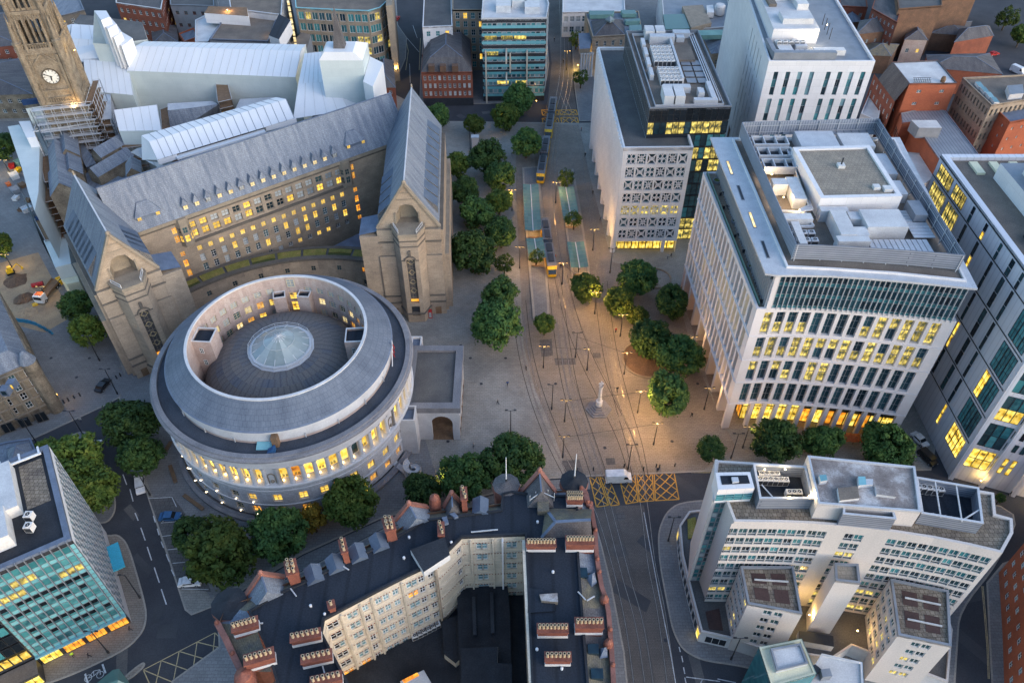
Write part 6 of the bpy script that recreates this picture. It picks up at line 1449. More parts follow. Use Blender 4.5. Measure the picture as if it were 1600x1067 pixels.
for x in(530,560,578,626,679,735,770,785):
 u=ucy(x);b=MB();a_,c_=cy.pos(u,.18,3.0),cy.pos(u,.18,HZ-.6);b.beam(a_,c_,.35 if x!=785 and x!=679 else.9,.3);b.build('pilaster','faience' if x not in(785,679)else('panel_white' if x==785 else 'stone_buff'),ho)
b=MB();b.beam((*at(818,845,HZ),HZ+.1),(*at(829,1067,HZ),HZ+.1),.5,.4);b.build('wall_coping','faience',ho)
# courtyard floor and inner roofs
cfl=ats([(545,1067),(507,975),(590,930),(690,880),(722,845),(820,840),(838,1150),(585,1150)],18);b=MB();b.face([(*p,6.0)for p in ccw([(p[0],p[1])for p in ats([(504,988),(507,968),(590,924),(685,877),(722,840),(820,836),(838,1150),(585,1150)],HZ)])]);b.build('courtyard_floor','felt_black',ho)
tw=rbox(ho,'service_block',ats([(714,925),(735,905),(792,902),(797,960),(800,1110),(720,1110)],9.5),5.9,9.5,'faience','felt_black')
for a_,c_ in(((740,933),(742,993)),((768,926),(770,990))):pipe(ho,[(*at(*a_,9.8),9.8),(*at(*c_,9.8),9.8)],.3,'metal_dark','roof_ridge')
b=MB();q=ats([(720,1012),(778,1010),(777,1035),(800,1037),(800,1110),(722,1110)],11.5);b.prism(ccw(q),6,11.5,0,1);b.build('service_block',['portland_smooth','felt_black'],ho)
rbox(ho,'service_block',ats([(690,970),(716,960),(718,1030),(712,1036),(694,1022)],7.6),5.9,7.6,'faience','felt_black')
lr=MB();q=ats([(625,1064),(662,1046),(675,1068),(640,1085)],7.5);lr.prism(ccw(q),5.9,7.5,0,1);lo_=lr.build('lit_rooflight',['roof_white','roof_white'],ho);b=MB();q=ats([(628,1062),(652,1050),(655,1055),(632,1067)],7.55);b.face([(*p,7.55)for p in ccw(q)]);b.build('light_slot','lit_orange',lo_)
for i in range(6):q=at(648+i*7,993-i*3.6,7);fan_unit(ho,q[0],q[1],6.05,1.1,.9,1.2,.4)
# wrapped town hall with clock tower
ct=thing('clock_tower','gothic stone clock tower with white dial rising above scaffolding','clock tower',(-122.5,206,0))
TA=R(13)
TT=Matrix.Translation((-123.6,204.6,0))@Matrix.Rotation(TA,4,'Z')@Matrix.Diagonal((.8,.8,1,1))
def tq(x,y,z):return tuple(TT@Vector((x,y,z)))
h=6.0
def stage(z0,z1,h0,h1,name='stage',mat='gothic',cols=None,rows=None,d=.7):
 b=MB();c0=[(-h0,-h0),(h0,-h0),(h0,h0),(-h0,h0)];c1=[(-h1,-h1),(h1,-h1),(h1,h1),(-h1,h1)]
 for i in range(4):
  j=(i+1)%4
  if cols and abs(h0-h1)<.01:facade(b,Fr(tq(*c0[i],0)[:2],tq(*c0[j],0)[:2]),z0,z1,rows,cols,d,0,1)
  else:b.face([tq(*c0[i],z0),tq(*c0[j],z0),tq(*c1[j],z1),tq(*c1[i],z1)])
 b.face([tq(*p,z1)for p in c1]);return b.build(name,[mat,'gothic_dark'],ct)
stage(0,33,6.6,6.6);stage(33,47.5,6.0,6.0,'clock_stage')
bl_c=[(2*5.0*.5-2.9+0,2*5*.5-1.7),(2*5*.5-1.2,2*5*.5+0),(5.5,6.7),(7.2,8.4)];bl_c=[(2.2,3.4),(4.0,5.2),(5.8,7.0),(7.4,8.4)]
stage(48.6,57.5,5.0,5.0,'belfry',cols=[(1.5,2.5),(2.95,3.75),(4.25,5.05),(5.5,6.5)],rows=[(49.6,55.8)]);stage(57.5,66.5,4.6,4.6,'belfry',cols=[(1.5,2.6),(3.1,4.2),(4.7,5.8)],rows=[(58.6,64.6)]);stage(66.5,86,4.0,.3,'spire')
for z0,z1,k in((47.2,48.8,6.5),(33.2,34.0,6.5),(57.2,58.0,5.4),(66.2,66.9,4.9)):
 b=MB();q=[(-k,-k),(k,-k),(k,k),(-k,k)];b.prism([tq(*p,0)[:2]for p in q],z0,z1,0,0,True);b.build('string_course','gothic',ct)
for zz,hh,k in((48.8,1.2,6.3),(34.0,1.1,6.3)):
 b=MB()
 for s_ in range(4):
  f=Fr(tq(*[(-k,-k),(k,-k),(k,k),(-k,k)][s_],0)[:2],tq(*[(-k,-k),(k,-k),(k,k),(-k,k)][(s_+1)%4],0)[:2])
  for i in range(17):b.beam(f.pos(f.L*i/16,0,zz),f.pos(f.L*i/16,0,zz+hh),.22)
  b.beam(f.pos(0,0,zz+hh),f.pos(f.L,0,zz+hh),.3,.2)
 b.build('balustrade','gothic',ct)
def pinn(x,y,z0,z1,r,zt):
 b=MB();b.T=TT;b.lathe([(r,z0),(r,z1),(r*1.25,z1+.2),(r*1.25,z1+.6),(r*.8,z1+.8),(0,zt)],x,y,8);b.build('pinnacle','gothic',ct)
for sx in(-1,1):
 for sy in(-1,1):pinn(sx*6.0,sy*6.0,20,50,1.25,58);pinn(sx*5.0,sy*5.0,48,60,.8,69);pinn(sx*6.2,sy*3.6,48,53,.45,57.5);pinn(sx*3.6,sy*6.2,48,53,.45,57.5)
for s_ in(-1,1):
 b=MB();b.beam(tq(s_*6.1,-6.1,54),tq(s_*4.2,-4.2,59),.5);b.beam(tq(s_*1.5,-5.2,65),tq(0,-4.9,69),.5);b.build('flying_buttress','gothic',ct)
for z0,z1,k,us in((34.5,47,6.05,(-5.2,-3.9,3.9,5.2)),(49,57,5.05,(-4.4,-3.6,-1.9,0,1.9,3.6,4.4)),(58,66,4.65,(-4,-2.4,-.8,.8,2.4,4)),(12,33,6.65,(-5,-2,2,5))):
 b=MB()
 for u in us:
  for q in((u,-k),(k,u),(-k,u)):b.beam(tq(*q,z0),tq(*q,z1),.35)
 for u in(-3,0,3):
  for q0,q1,q2 in(((u-1.3,-k),(u,-k),(u+1.3,-k)),((k,u-1.3),(k,u),(k,u+1.3))):b.beam(tq(*q0,z1-1.6),tq(*q1,z1+.6),.3);b.beam(tq(*q1,z1+.6),tq(*q2,z1-1.6),.3)
 b.build('blind_arcading','gothic',ct)
cf=Fr(tq(-6,-6.0,0)[:2],tq(6,-6.0,0)[:2]);cR_=Fr(tq(6,-6,0)[:2],tq(6,6,0)[:2])
for f in(cf,):
 zc,r,k6=41.0,1.95,f.L/2;b=MB()
 b.face([f.pos(k6+r*math.cos(2*math.pi*i/32),.18,zc+r*math.sin(2*math.pi*i/32))for i in range(32)]);dl=b.build('clock_dial','dial',ct)
 b=MB()
 for i in range(32):a0,a1=2*math.pi*i/32,2*math.pi*(i+1)/32;b.beam(f.pos(k6+(r+.12)*math.cos(a0),.2,zc+(r+.12)*math.sin(a0)),f.pos(k6+(r+.12)*math.cos(a1),.2,zc+(r+.12)*math.sin(a1)),.25)
 b.build('dial_rim','gothic_dark',dl)
 b=MB()
 for i in range(12):a=math.pi*i/6;b.beam(f.pos(k6+1.45*math.cos(a),.22,zc+1.45*math.sin(a)),f.pos(k6+1.85*math.cos(a),.22,zc+1.85*math.sin(a)),.14)
 b.build('numerals','black_paint',dl)
 b=MB();b.beam(f.pos(k6+.3,.27,zc-.12),f.pos(k6-1.6,.27,zc+.75),.16);b.build('minute_hand','black_paint',dl);b=MB();b.beam(f.pos(k6,.25,zc+.2),f.pos(k6-.15,.25,zc-1.1),.24);b.build('hour_hand','black_paint',dl)
 b=MB();b.beam(f.pos(1.0,.2,43.8),f.pos(k6,.2,47.4),.4);b.beam(f.pos(k6,.2,47.4),f.pos(f.L-1,.2,43.8),.4)
 for u in(1.2,f.L-1.2):b.beam(f.pos(u,.2,34),f.pos(u,.2,47),.6)
 b.beam(f.pos(1.2,.2,37.2),f.pos(f.L-1.2,.2,37.2),.4);b.build('clock_surround','gothic',ct)
lamp(ct,(*tq(4,-9,0)[:2],33),(1,.6,.2),300);lamp(ct,(*tq(9,-2,0)[:2],46),(1,.7,.3),200,mat='lamp_glow')
th=thing('wrapped_hall','town hall wrapped in white sheeted scaffold roofs behind the civic block','building',(-90,215,0))
def sheeted(name,roofpoly,zs,wall_z0=0,npan=0):
 """roofpoly: (px,py,z) four corners: eave left, eave right, ridge right, ridge left -> panels"""
 P=[Vector((*at(p[0],p[1],p[2]),p[2]))for p in roofpoly];n=npan
 for i in range(n):
  a,b=i/n+.0006,(i+1)/n-.0006;q=MB();A,B,C,D=P[0].lerp(P[1],a),P[0].lerp(P[1],b),P[3].lerp(P[2],b),P[3].lerp(P[2],a)
  q.face([A,B,C,D]);q.face([D,C,B,A]);q.build('roof_sheet','sheet_white',th)
  k=MB();k.beam(B,C,.14,.12);k.build('sheet_rail','roof_white',th)
 return P
def hang(p,q,z0,mat='sheet_wall',name='hung_sheet',n=1):
 for i in range(n):
  a,b=Vector(p).lerp(Vector(q),i/n),Vector(p).lerp(Vector(q),(i+1)/n);m_=MB();m_.face([(a.x,a.y,z0),(b.x,b.y,z0),tuple(b),tuple(a)]);m_.build(name,mat,th)
  # long main sheeted roof
P=sheeted('main',[(198,111,30),(462,121,30),(470,80,33.5),(212,72,33.5)],30,npan=22);hang(P[0],P[1],8,n=5)
Q=sheeted('main',[(212,72,33.5),(470,80,33.5),(478,70,33),(226,65,33)],33,npan=22)
hang(P[1],Vector((*at(478,72,30),30)),8);b=MB();b.face([P[1],Vector((*at(478,70,33),33)),P[2]]);b.face([P[1],Vector((*at(478,72,30),30)),Vector((*at(478,70,33),33))]);b.build('gable_sheet','sheet_white',th)
# left cluster of sheeted roofs
P=sheeted('c',[(92,96,30),(206,98,30),(200,62,34),(108,40,34)],30,npan=1)
for z0,z1,pts in((28,33,((108,40),(150,37),(205,60),(206,84),(100,80))),):
 pass
P=sheeted('c',[(104,80,31),(205,88,31),(195,66,33.5),(110,60,33.5)],31,npan=6)
P=sheeted('c',[(110,60,33.5),(195,66,33.5),(180,42,34.5),(112,38,34.5)],31,npan=5)
P=sheeted('c',[(88,72,31),(104,80,31),(112,38,34.5),(92,44,33)],31,npan=2)
P=sheeted('c',[(136,142,27),(208,149,27),(200,98,30.5),(130,93,30.5)],27,npan=7);hang(P[0],P[1],14,n=3);hang(P[1],P[2],16)
P=sheeted('c',[(115,100,29),(130,93,30.5),(205,98,30.5),(206,88,31)],29,npan=1)
b=MB();prof=[(146,16),(166,16),(183,38),(197,50),(208,62),(207,70),(190,73),(180,69),(145,67)]
tp=[at(*p,40)for p in prof]
# tall stepped sheet over a turret
steps=[((147,17),(166,17),(172,27),(158,32),44),((158,32),(172,27),(182,38),(168,46),42),((168,46),(182,38),(190,50),(178,60),39.5),((178,60),(190,50),(207,60),(190,73),37)]
for s_ in steps:
 q=MB();q.prism(ccw([at(*p,s_[4])for p in s_[:4]]),30,s_[4],0,0);q.build('stepped_sheet','sheet_white',th)
hang((*at(145,68,36),36),(*at(181,70,36),36),30);q=MB();q.face([(*at(145,68,33),33),(*at(181,70,33),33),(*at(166,20,43),43),(*at(147,18,43),43)]);q.build('hung_sheet','sheet_wall',th)
b=MB();q=ccw(ats([(115,36),(125,23),(222,35),(230,62),(200,66)],33));b.prism(q,20,33,0,1);b.build('flat_roof',['sheet_wall','felt_grey'],th)
hang((*at(205,54,33),33),(*at(230,62,33),33),22,'sheet_white')
# front sheeted roof just behind the civic block
for i in range(18):
 a,b_=i/18+.0006,(i+1)/18-.0006;L0,L1,L2,L3=((246,250,33.0),(460,185,33.0)),((233,222,35.0),(447,155,35.0)),((221,212,34.6),(432,152,34.6)),None
 for U,V_ in((L0,L1),(L1,L2)):
  f=lambda l,t:Vector((*at(l[0][0]+(l[1][0]-l[0][0])*t,l[0][1]+(l[1][1]-l[0][1])*t,l[0][2]),l[0][2]))
  q=MB();q.face([f(U,a),f(U,b_),f(V_,b_),f(V_,a)]);q.face([f(V_,a),f(V_,b_),f(U,b_),f(U,a)]);q.build('roof_sheet','sheet_white',th)
  k=MB();k.beam(f(U,b_),f(V_,b_),.13,.1);k.build('sheet_rail','metal_grey',th)
q=MB();q.face([(*at(248,254,30),30),(*at(246,250,33),33),(*at(233,222,35),35),(*at(221,212,34.6),34.6),(*at(222,250,30),30)]);q.build('gable_sheet','sheet_white',th)
for p0,p1 in(((246,252),(276,243)),((414,200),(462,187)),((276,247),(414,205))):
 q=MB();q.beam((*at(p0[0],p0[1],32.2),32.2),(*at(p1[0],p1[1],32.2),32.2),1.6,1.3 if p0[0]!=276 else.5);q.build('edge_box','sheet_white',th)
P=sheeted('s',[(186,205,27),(252,204,27),(245,164,29),(178,172,29)],27,npan=5);hang(P[0],P[1],12)
P=sheeted('s',[(204,238,28),(262,270,28),(236,228,29),(214,232,29)],27,npan=3)
# right-hand sheeted tower and roofs
P=sheeted('r',[(458,186,30),(545,172,30),(522,128,32.5),(466,131,32.5)],30,npan=5);P=sheeted('r',[(466,131,32.5),(520,128,32.5),(513,80,34),(476,84,34)],30,npan=7)
P=sheeted('r',[(520,131,32.5),(578,154,28),(545,172,30),(522,128,32.5)],30,npan=1)
tw4=[at(*p,42)for p in((514,66),(572,64),(576,70),(512,72))]
tb_=MB();q=ccw([(-52.3,207),(-40.5,207),(-40.5,218),(-52.3,218)]);tb_.prism(q,20,42,0,0);tb_.build('sheeted_tower','sheet_wall',th)
b=MB();q2=[(-50.8,207.4),(-43.0,207.4),(-43.0,214),(-50.8,214)]
for i in range(4):j=(i+1)%4;b.face([(*q[i],42),(*q[j],42),(*lerp(q2[i],q2[j],0),44.2),(*q2[i],44.2)][:2]+[(*q2[j],44.2),(*q2[i],44.2)])
b.face([(*p,44.2)for p in q2]);b.build('sheeted_cap','sheet_white',th)
b=MB();b.lathe([(2.2,44.2),(0.05,55)],-47,211,4,a0=R(45),a1=R(405));b.build('turret_spire','slate_old',th)
b=MB();b.prism(ccw([(-40.4,203),(-37.4,200),(-36.2,214),(-40.4,218)]),12,38,0,0);b.build('hung_sheet','sheet_white',th)
hang((*at(578,156,27),27),(*at(588,110,27),27),6,'sheet_white')
for px,py in((541,133),(520,148),(560,148)):q=at(px,py,26);lamp(th,(q[0],q[1],26),(1,.7,.2),260,name='site_lamp')
# body of the hall and courtyard roofs
b=MB();b.prism(ccw([(-116,172),(-66,205),(-40,205),(-38,225),(-66,245),(-128,246),(-132,200)]),0,11,0,1);b.build('hall_body',['gothic','slate_old'],th)
hp2=ats([(262,200),(345,178),(345,162),(262,172)],22);b=MB();b.face([(*ats([(268,212)],20)[0],20),(*ats([(352,180)],20)[0],20),(*at(342,163,26),26),(*at(262,174,26),26)]);b.build('slate_roof','slate',th)
for pts,zz in(([(262,162),(332,158),(342,164),(262,173)],24),([(375,155),(430,152),(430,162),(368,170)],24)):b=MB();b.face([(*at(*p,zz),zz)for p in pts][::-1]);b.build('deck','metal_light',th)
# stone gables of the hall's side range
def stonegable(px,py,w_,d_,z,rot,roofm='slate'):
 x,y=at(px,py,z);T_=Matrix.Translation((x,y,0))@Matrix.Rotation(rot,4,'Z');b=MB();b.T=T_
 b.face([(-w_,0,8),(w_,0,8),(w_,0,z-w_),(0,0,z),(-w_,0,z-w_)]);b.face([(w_,0,8),(w_,d_,8),(w_,d_,z-w_),(w_,0,z-w_)]);b.face([(-w_,d_,8),(-w_,0,8),(-w_,0,z-w_),(-w_,d_,z-w_)]);g_=b.build('stone_gable','gothic',th)
 r=MB();r.T=T_;r.face([(w_+.2,-.3,z-w_-.2),(w_+.2,d_,z-w_-.2),(0,d_,z),(0,-.3,z)]);r.face([(-w_-.2,d_,z-w_-.2),(-w_-.2,-.3,z-w_-.2),(0,-.3,z),(0,d_,z)]);r.build('gable_slates',roofm,g_)
for a_ in((102,232,2.6,12,26,R(25)),(88,250,2.4,12,26,R(25)),(108,262,2.4,10,25,R(25)),(92,285,3.2,12,26,R(25)),(146,232,2.0,12,25,R(-30)),(141,262,2.0,12,24,R(-30)),(205,262,1.8,6,27,R(20))):stonegable(*a_)
b=MB()
for pts,zz in(([(112,214),(120,207),(150,255),(135,262)],21),([(120,280),(150,262),(210,285),(150,300)],19),([(175,262),(215,240),(225,270),(190,288)],18)):b.face([(*at(*p,zz),zz)for p in pts][::-1])
b.build('slate_valleys','slate',th)
# scaffold decks and bridges
def scaffold(name,quad,z0,z1,lift=2.0,bay=2.2,sheet=None,parent=None,cap=None):
 q=ccw(quad);b=MB()
 for i in range(4):
  f=Fr(q[i],q[(i+1)%4]);n=max(1,int(f.L/bay));nz=max(1,int((z1-z0)/lift))
  for k in range(n+1):
   u=f.L*k/n;b.beam(f.pos(u,0,z0),f.pos(u,0,z1),.11)
  for j in range(nz+1):z=z0+(z1-z0)*j/nz;b.beam(f.pos(0,0,z),f.pos(f.L,0,z),.09)
  for k in range(n):b.beam(f.pos(f.L*k/n,0,z0),f.pos(f.L*(k+1)/n,0,z0+(z1-z0)*.5),.07)
 o=b.build(name,'metal_light',parent or th)
 d_=MB();nz=max(1,int((z1-z0)/lift))
 for j in range(1,nz+1):d_.face([(*p,z0+(z1-z0)*j/nz-.3)for p in inset(q,.1)])
 d_.build('scaffold_decks','timber' if cap is None else cap,o);return o
scaffold('scaffold',ats([(140,170),(170,170),(178,205),(146,208)],24),8,26)
scaffold('scaffold',ats([(182,198),(214,196),(222,228),(190,232)],23),8,23)
scaffold('scaffold',ats([(338,118),(352,116),(366,170),(344,175)],24),6,27)
scaffold('scaffold',ats([(250,170),(264,165),(268,205),(253,206)],22),6,22)
scaffold('scaffold',ats([(62,292),(110,282),(112,312),(70,322)],19),4,20)
scaffold('scaffold',ats([(156,155),(176,156),(178,195),(158,197)],25),10,27,cap='metal_light')
scaffold('scaffold',[tq(*p,0)[:2]for p in((-9.5,-10),(9.5,-10),(9.5,-7.6),(-9.5,-7.6))],10,33.5,cap='metal_light');scaffold('scaffold',[tq(*p,0)[:2]for p in((7.6,-9.5),(10,-9.5),(10,9),(7.6,9))],10,33.5)
scaffold('scaffold',ats([(64,250),(86,244),(92,285),(72,290)],21),6,22);scaffold('scaffold',ats([(118,250),(150,244),(158,262),(126,270)],17),6,17,cap='metal_light');scaffold('scaffold',ats([(160,205),(186,202),(190,250),(166,254)],18),6,19)
gl_=MB()
for k in range(12):
 a_,c_=(52+k*8,206-k*1.2),(56+k*8,196-k*1.2)
 gl_.beam((*at(*a_,27),27),(*at(*c_,27),27),.25);gl_.beam((*at(*a_,27),27),(*at(a_[0]+8,a_[1]-1.2,27),27),.3);gl_.beam((*at(*c_,27),27),(*at(c_[0]+8,c_[1]-1.2,27),27),.3);gl_.beam((*at(*a_,27),27),(*at(c_[0]+8,c_[1]-1.2,27),27),.15)
gl_.build('lattice_girder','metal_light',th)
hang((*at(40,170,31),31),(*at(134,155,31),31),24,'sheet_wall',n=2);q=MB();q.face([(*at(40,170,30),30),(*at(132,157,30),30),(*at(132,166,27),27),(*at(80,184,25),25),(*at(54,194,24),24)][::-1]);q.build('hung_sheet','sheet_wall',th)
q=MB();q.beam((*at(34,158,33),32.5),(*at(129,146,33),32.5),1.0,1.3);q.build('debris_net','blue_net',th)
# tall white hoarding wrap on the square side
q=MB();q.prism(ccw([at(*p,24)for p in((12,198),(30,195),(42,214),(62,222),(60,300),(54,330),(44,300),(34,262))]),2,24,0,0);q.build('sheeted_wing','sheet_wall',th)
q=MB();q.prism(ccw([at(*p,27)for p in((29,190),(47,189),(56,214),(42,216))]),20,27,0,0);q.build('sheeted_block','sheet_white',th)
ch_=thing('site_hoarding','white sheeted site fence below the left gable','hoarding',(*at(80,380),0));q=MB();q.prism(ccw(ats([(68,376),(104,370),(111,412),(86,418)],9)),0,9,0,0);q.build('sheet','sheet_wall',ch_);b=MB();q=ccw(ats([(89,421),(116,415),(124,440),(104,444),(95,436)],5));b.prism(q,0,5,0,0);b.build('plywood_box','cream_render',ch_)
b=MB();f=Fr(*ats([(52,336),(60,352),(68,376),(86,418)],0));b.face([f.pos(0,0,0),f.pos(f.L,0,0),f.pos(f.L,0,9),f.pos(0,0,9)]);b.build('fence','metal_light',ch_)
sd=thing('site_deck','floodlit scaffold deck between left gable and white hoarding','scaffold',(*at(85,345),0));scaffold('frame',ats([(55,345),(104,335),(112,372),(72,378)],9),0,9.5,parent=sd);b=MB();b.face([(*p,8.2)for p in ccw(ats([(58,345),(104,336),(110,370),(72,376)],8.2))]);b.build('boards','sand',sd)
for p in((80,353),(86,360),(88,369)):q=at(*p,9.5);lamp(sd,(q[0],q[1],9.6),(1,.72,.25),130,name='work_light')
b=MB();b.beam((*at(56,343,9.5),9.5),(*at(90,337,9.5),9.5),.4,1.6);b.build('blue_net','blue_net',sd)
# surrounding city blocks
def hip(poly,z,hh,mat,parent,ins=None):
 P=[Vector((*p,z))for p in poly];e=[(P[(i+1)%4]-P[i]).length for i in range(4)]
 if e[0]+e[2]<e[1]+e[3]:P=P[1:]+P[:1]
 L_=(P[1]-P[0]).length;W_=(P[2]-P[1]).length;t=min(.5,W_/L_*.5)if ins is None else ins
 a,b=(P[0]+P[3])/2,(P[1]+P[2])/2;r0=a.lerp(b,t)+Vector((0,0,hh));r1=a.lerp(b,1-t)+Vector((0,0,hh))
 m=MB();m.face([P[0],P[1],r1,r0]);m.face([P[1],P[2],r1]);m.face([P[2],P[3],r0,r1]);m.face([P[3],P[0],r0]);o=m.build('roof',mat,parent)
 k=MB();k.beam(r0,r1,.3,.15)
 for p,r in((P[0],r0),(P[3],r0),(P[1],r1),(P[2],r1)):k.beam(p,r,.22,.12)
 k.build('ridge','lead',o);return o
def block(name,label,cat,px,z,wall,roof,rows=0,pitch=3.0,ww=1.2,wh=1.6,z0=1.0,gl=('glass_dark',),fm='frame_white',par=.5,group=None,roofh=0,nx=2,ny=2,litp=.08,litm='lit_yellow',d=.25,ground=False,seed=1,pm=None,ins=None,zb=0,sides=None):
 poly=ccw(ats(px,0 if ground else z));cx,cy_=sum(p[0]for p in poly)/len(poly),sum(p[1]for p in poly)/len(poly)
 t=thing(name,label,cat,(cx,cy_,0),group);random.seed(seed);m=MB();todo=[]
 for i in range(len(poly)):
  f=Fr(poly[i],poly[(i+1)%len(poly)]);nr=f.nrm(f.L/2);mid=f.pos(f.L/2,0,z)
  vis=nr.x*-mid[0]+nr.y*-mid[1]>0
  if rows and vis and f.L>pitch:
   n=max(1,int(f.L/pitch));cs_=spread(n,f.L,ww,.3);rr=levels(rows,z0,z-.6,wh);facade(m,f,zb,z,rr,cs_,d,0);todo+=[(f,c,r_)for c in cs_ for r_ in rr]
  else:facade(m,f,zb,z,[],[],0,0)
 m.build('wall',wall,t)
 for f,c,r_ in todo[:300]:win(t,f,c,r_,d-.05,nx,ny,.1,fm,litm if random.random()<litp else gl[int(random.random()*len(gl))%len(gl)],margin=10)
 if roofh:hip(inset(poly,-.25),z,roofh,roof,t,ins)
 else:
  r=MB();r.face([(p[0],p[1],z-.35)for p in poly]);r.build('roof',roof,t)
  if par:coping(t,poly,z-.5,z+par-.35,.35,pm or wall)
 return t
B=block
gr='background city blocks'
B('corner_house','gothic stone corner house with slate mansard at the left edge','building',[(96,638),(0,682),(-60,640),(-30,560),(38,520)],15.3,'gothic','slate',4,2.7,1.25,2.0,3.6,('glass_dark','glass_black'),'frame_white',ground=True,seed=2,litp=.02)
ch=bpy.data.objects['corner_house']
cp_=ccw(ats([(96,638),(0,682),(-60,640),(-30,560),(38,520)],0));i2=inset(cp_,3.0);m=MB()
for i in range(len(cp_)):j=(i+1)%len(cp_);m.face([(*cp_[i],15.0),(*cp_[j],15.0),(*i2[j],18.6),(*i2[i],18.6)])
m.face([(*p,18.6)for p in i2]);m.build('mansard','slate',ch)
b=MB();x,y=at(90,640);b.lathe([(1.5,0),(1.5,16.0),(1.8,16.2),(1.2,17.6),(.7,18.6),(0,19.2)],x,y,12,mis=[0,0,1,1,1]);b.build('corner_turret',['gothic','slate'],ch)
for zz in(3.2,6.3,9.2,12.1,14.9):
 for i in range(len(cp_)):
  f_=Fr(cp_[i],cp_[(i+1)%len(cp_)])
  if f_.nrm(1).y<.2:b=MB();b.beam(f_.pos(0,.15,zz),f_.pos(f_.L,.15,zz),.4,.3);b.build('string_course','stone_trim',ch)
fq=Fr(*ats([(0,682),(96,638)]))
for k in range(6):b=MB();b.beam(fq.pos(fq.L*(k+.02)/5.6,.1,.2),fq.pos(fq.L*(k+.02)/5.6,.1,15),.45,.35);b.build('pilaster','stone_trim',ch)
fh=Fr(*ats([(0,682),(84,655)]))
for u in(1.2,4.6,8.0):win(ch,fh,(u,u+2.4),(.4,3.4),-.05,2,1,.12,'stone_dark','glass_black',name='shop_window')
for px_ in(18,8):q=at(px_,605+(18-px_),15.8);b=MB();b.box(q[0]-.8,q[0]+.8,q[1]-.2,q[1]+1.4,15.2,17,1);b.box(q[0]-.5,q[0]+.5,q[1]-.23,q[1]-.21,15.6,16.7,0);b.build('dormer',['lit_yellow' if px_==18 else 'glass_dark','lead'],ch)
lamp(ch,(*at(88,616,4),4.0),(1,.55,.15),260,name='wall_lamp',mat='lamp_glow')
B('slate_house','low slate-roofed house below the gothic corner house','building',[(-60,712),(8,690),(48,684),(62,716),(20,740),(-60,770)],8,'stone_dark','slate',0,par=.4,pm='lead')
sh=bpy.data.objects['slate_house'];hip(ccw(ats([(10,700),(46,690),(56,714),(14,728)],8.2)),8.1,2.4,'slate',sh)
B('stone_row','low stone row with lit windows left of the clock tower','building',[(-60,150),(50,147),(34,92),(-60,96)],9,'gothic','slate_old',2,3,1.3,1.5,seed=33,litp=.3,litm='lit_orange',roofh=2.5,group=gr)
B('brick_row','red brick row with white window surrounds at the top left edge','building',[(-60,80),(30,70),(16,20),(-60,20)],11,'brick_red','slate_old',3,2.8,1.2,1.6,seed=34,litp=.0,roofh=2.5,group=gr)
B('terrace_block','grey slate-roofed terrace behind the clock tower','building',[(62,-40),(108,-40),(132,16),(88,27),(70,20)],18,'stone_dark','slate',4,3,seed=3,roofh=0,pm='slate',group=gr)
B('brick_terrace','red brick terrace with white attic band beyond the sheeted roofs','building',[(178,-40),(262,-40),(252,15),(181,5)],17,'brick_red','slate_old',4,2.6,1.3,1.7,seed=4,pm='frame_white',group=gr)
B('grey_block','blue-grey block with small red-framed windows at the top left','building',[(266,8),(335,10),(330,-40),(262,-40)],16,'metal_grey','felt_grey',3,3.4,1.3,1.4,seed=5,litp=.15,fm='brick_red',group=gr)
B('brick_shed','small orange brick shed between grey block and sheeted roof','building',[(279,53),(303,44),(310,58),(288,66)],8,'brick_orange','slate',1,3,group=gr)
B('yard_house','dark slate yard house beside the orange shed','building',[(236,42),(275,40),(278,66),(240,68)],7,'brick_brown','slate_old',1,3,roofh=2,group=gr)
o=B('brown_roof_office','office with flat brown roof and white roof plant','office building',[(327,62),(419,65),(436,22),(350,28)],24,'metal_grey','roof_brown',6,2.4,1.9,2.2,gl=('glass_sky','glass_teal'),litp=.12,seed=6,pm='lead',group=gr)
rbox(o,'roof_plant',ats([(319,21),(388,26),(386,12),(326,10)],27),23.6,27,'panel_white','timber');rbox(o,'roof_plant',ats([(420,56),(436,62),(454,32),(436,22)],28),23.6,28,'panel_white','felt_dark');lamp(o,(*at(355,14,28),27.6),(1,.6,.2),300);lamp(o,(*at(424,50,25),25.2),(1,.6,.2),120)
o=B('grey_wing','pale grey wing with a lit corner window next to the brown roof','office building',[(305,66),(325,66),(350,28),(322,24),(305,32)],22.5,'metal_light','roof_white',3,4,1,1,seed=7,group=gr)
B('concrete_slab_office','grey concrete slab office behind the white roof plant','office building',[(360,14),(440,24),(445,-50),(350,-50)],26,'metal_light','roof_brown',0,group=gr)
o=B('curved_glass_office','stone and teal glass office with rounded corner by the narrow street','office building',[(462,13),(540,17),(575,18),(594,13),(605,3),(604,-60),(455,-60)],26,'stone_trim','roof_brown',6,2.3,2.05,2.7,z0=1.5,gl=('glass_blue','glass_teal','glass_dark'),litp=.16,litm='lit_office',seed=8,par=.6,pm='frame_teal',group=gr,nx=2,ny=1)
rbox(o,'stone_pylon',ats([(603,10),(613,8),(611,-50),(603,-50)],28),0,28,'stone_trim')
rbox(o,'stair_tower',ats([(449,62),(470,42),(484,46),(478,68)],22),0,20,'metal_grey','roof_brown')
b=MB();q=at(452,20,26)
for k in range(8):b.beam((*at(450+k*.8,3+k*5,27),27-k),(*at(451+k*.8,7+k*5,27),27-k),.8)
b.build('light_strip','lit_cream',o)
o=B('street_house','small red brick house with slate hip roof on the narrow street','building',[(590,137),(617,137),(614,96),(586,100)],9,'brick_red','slate_old',3,2.2,1.0,1.4,litp=.25,roofh=3,seed=9,group=gr);lamp(o,(*at(620,112,4),5),(1,.6,.15),260,name='wall_lamp',mat='lamp_glow')
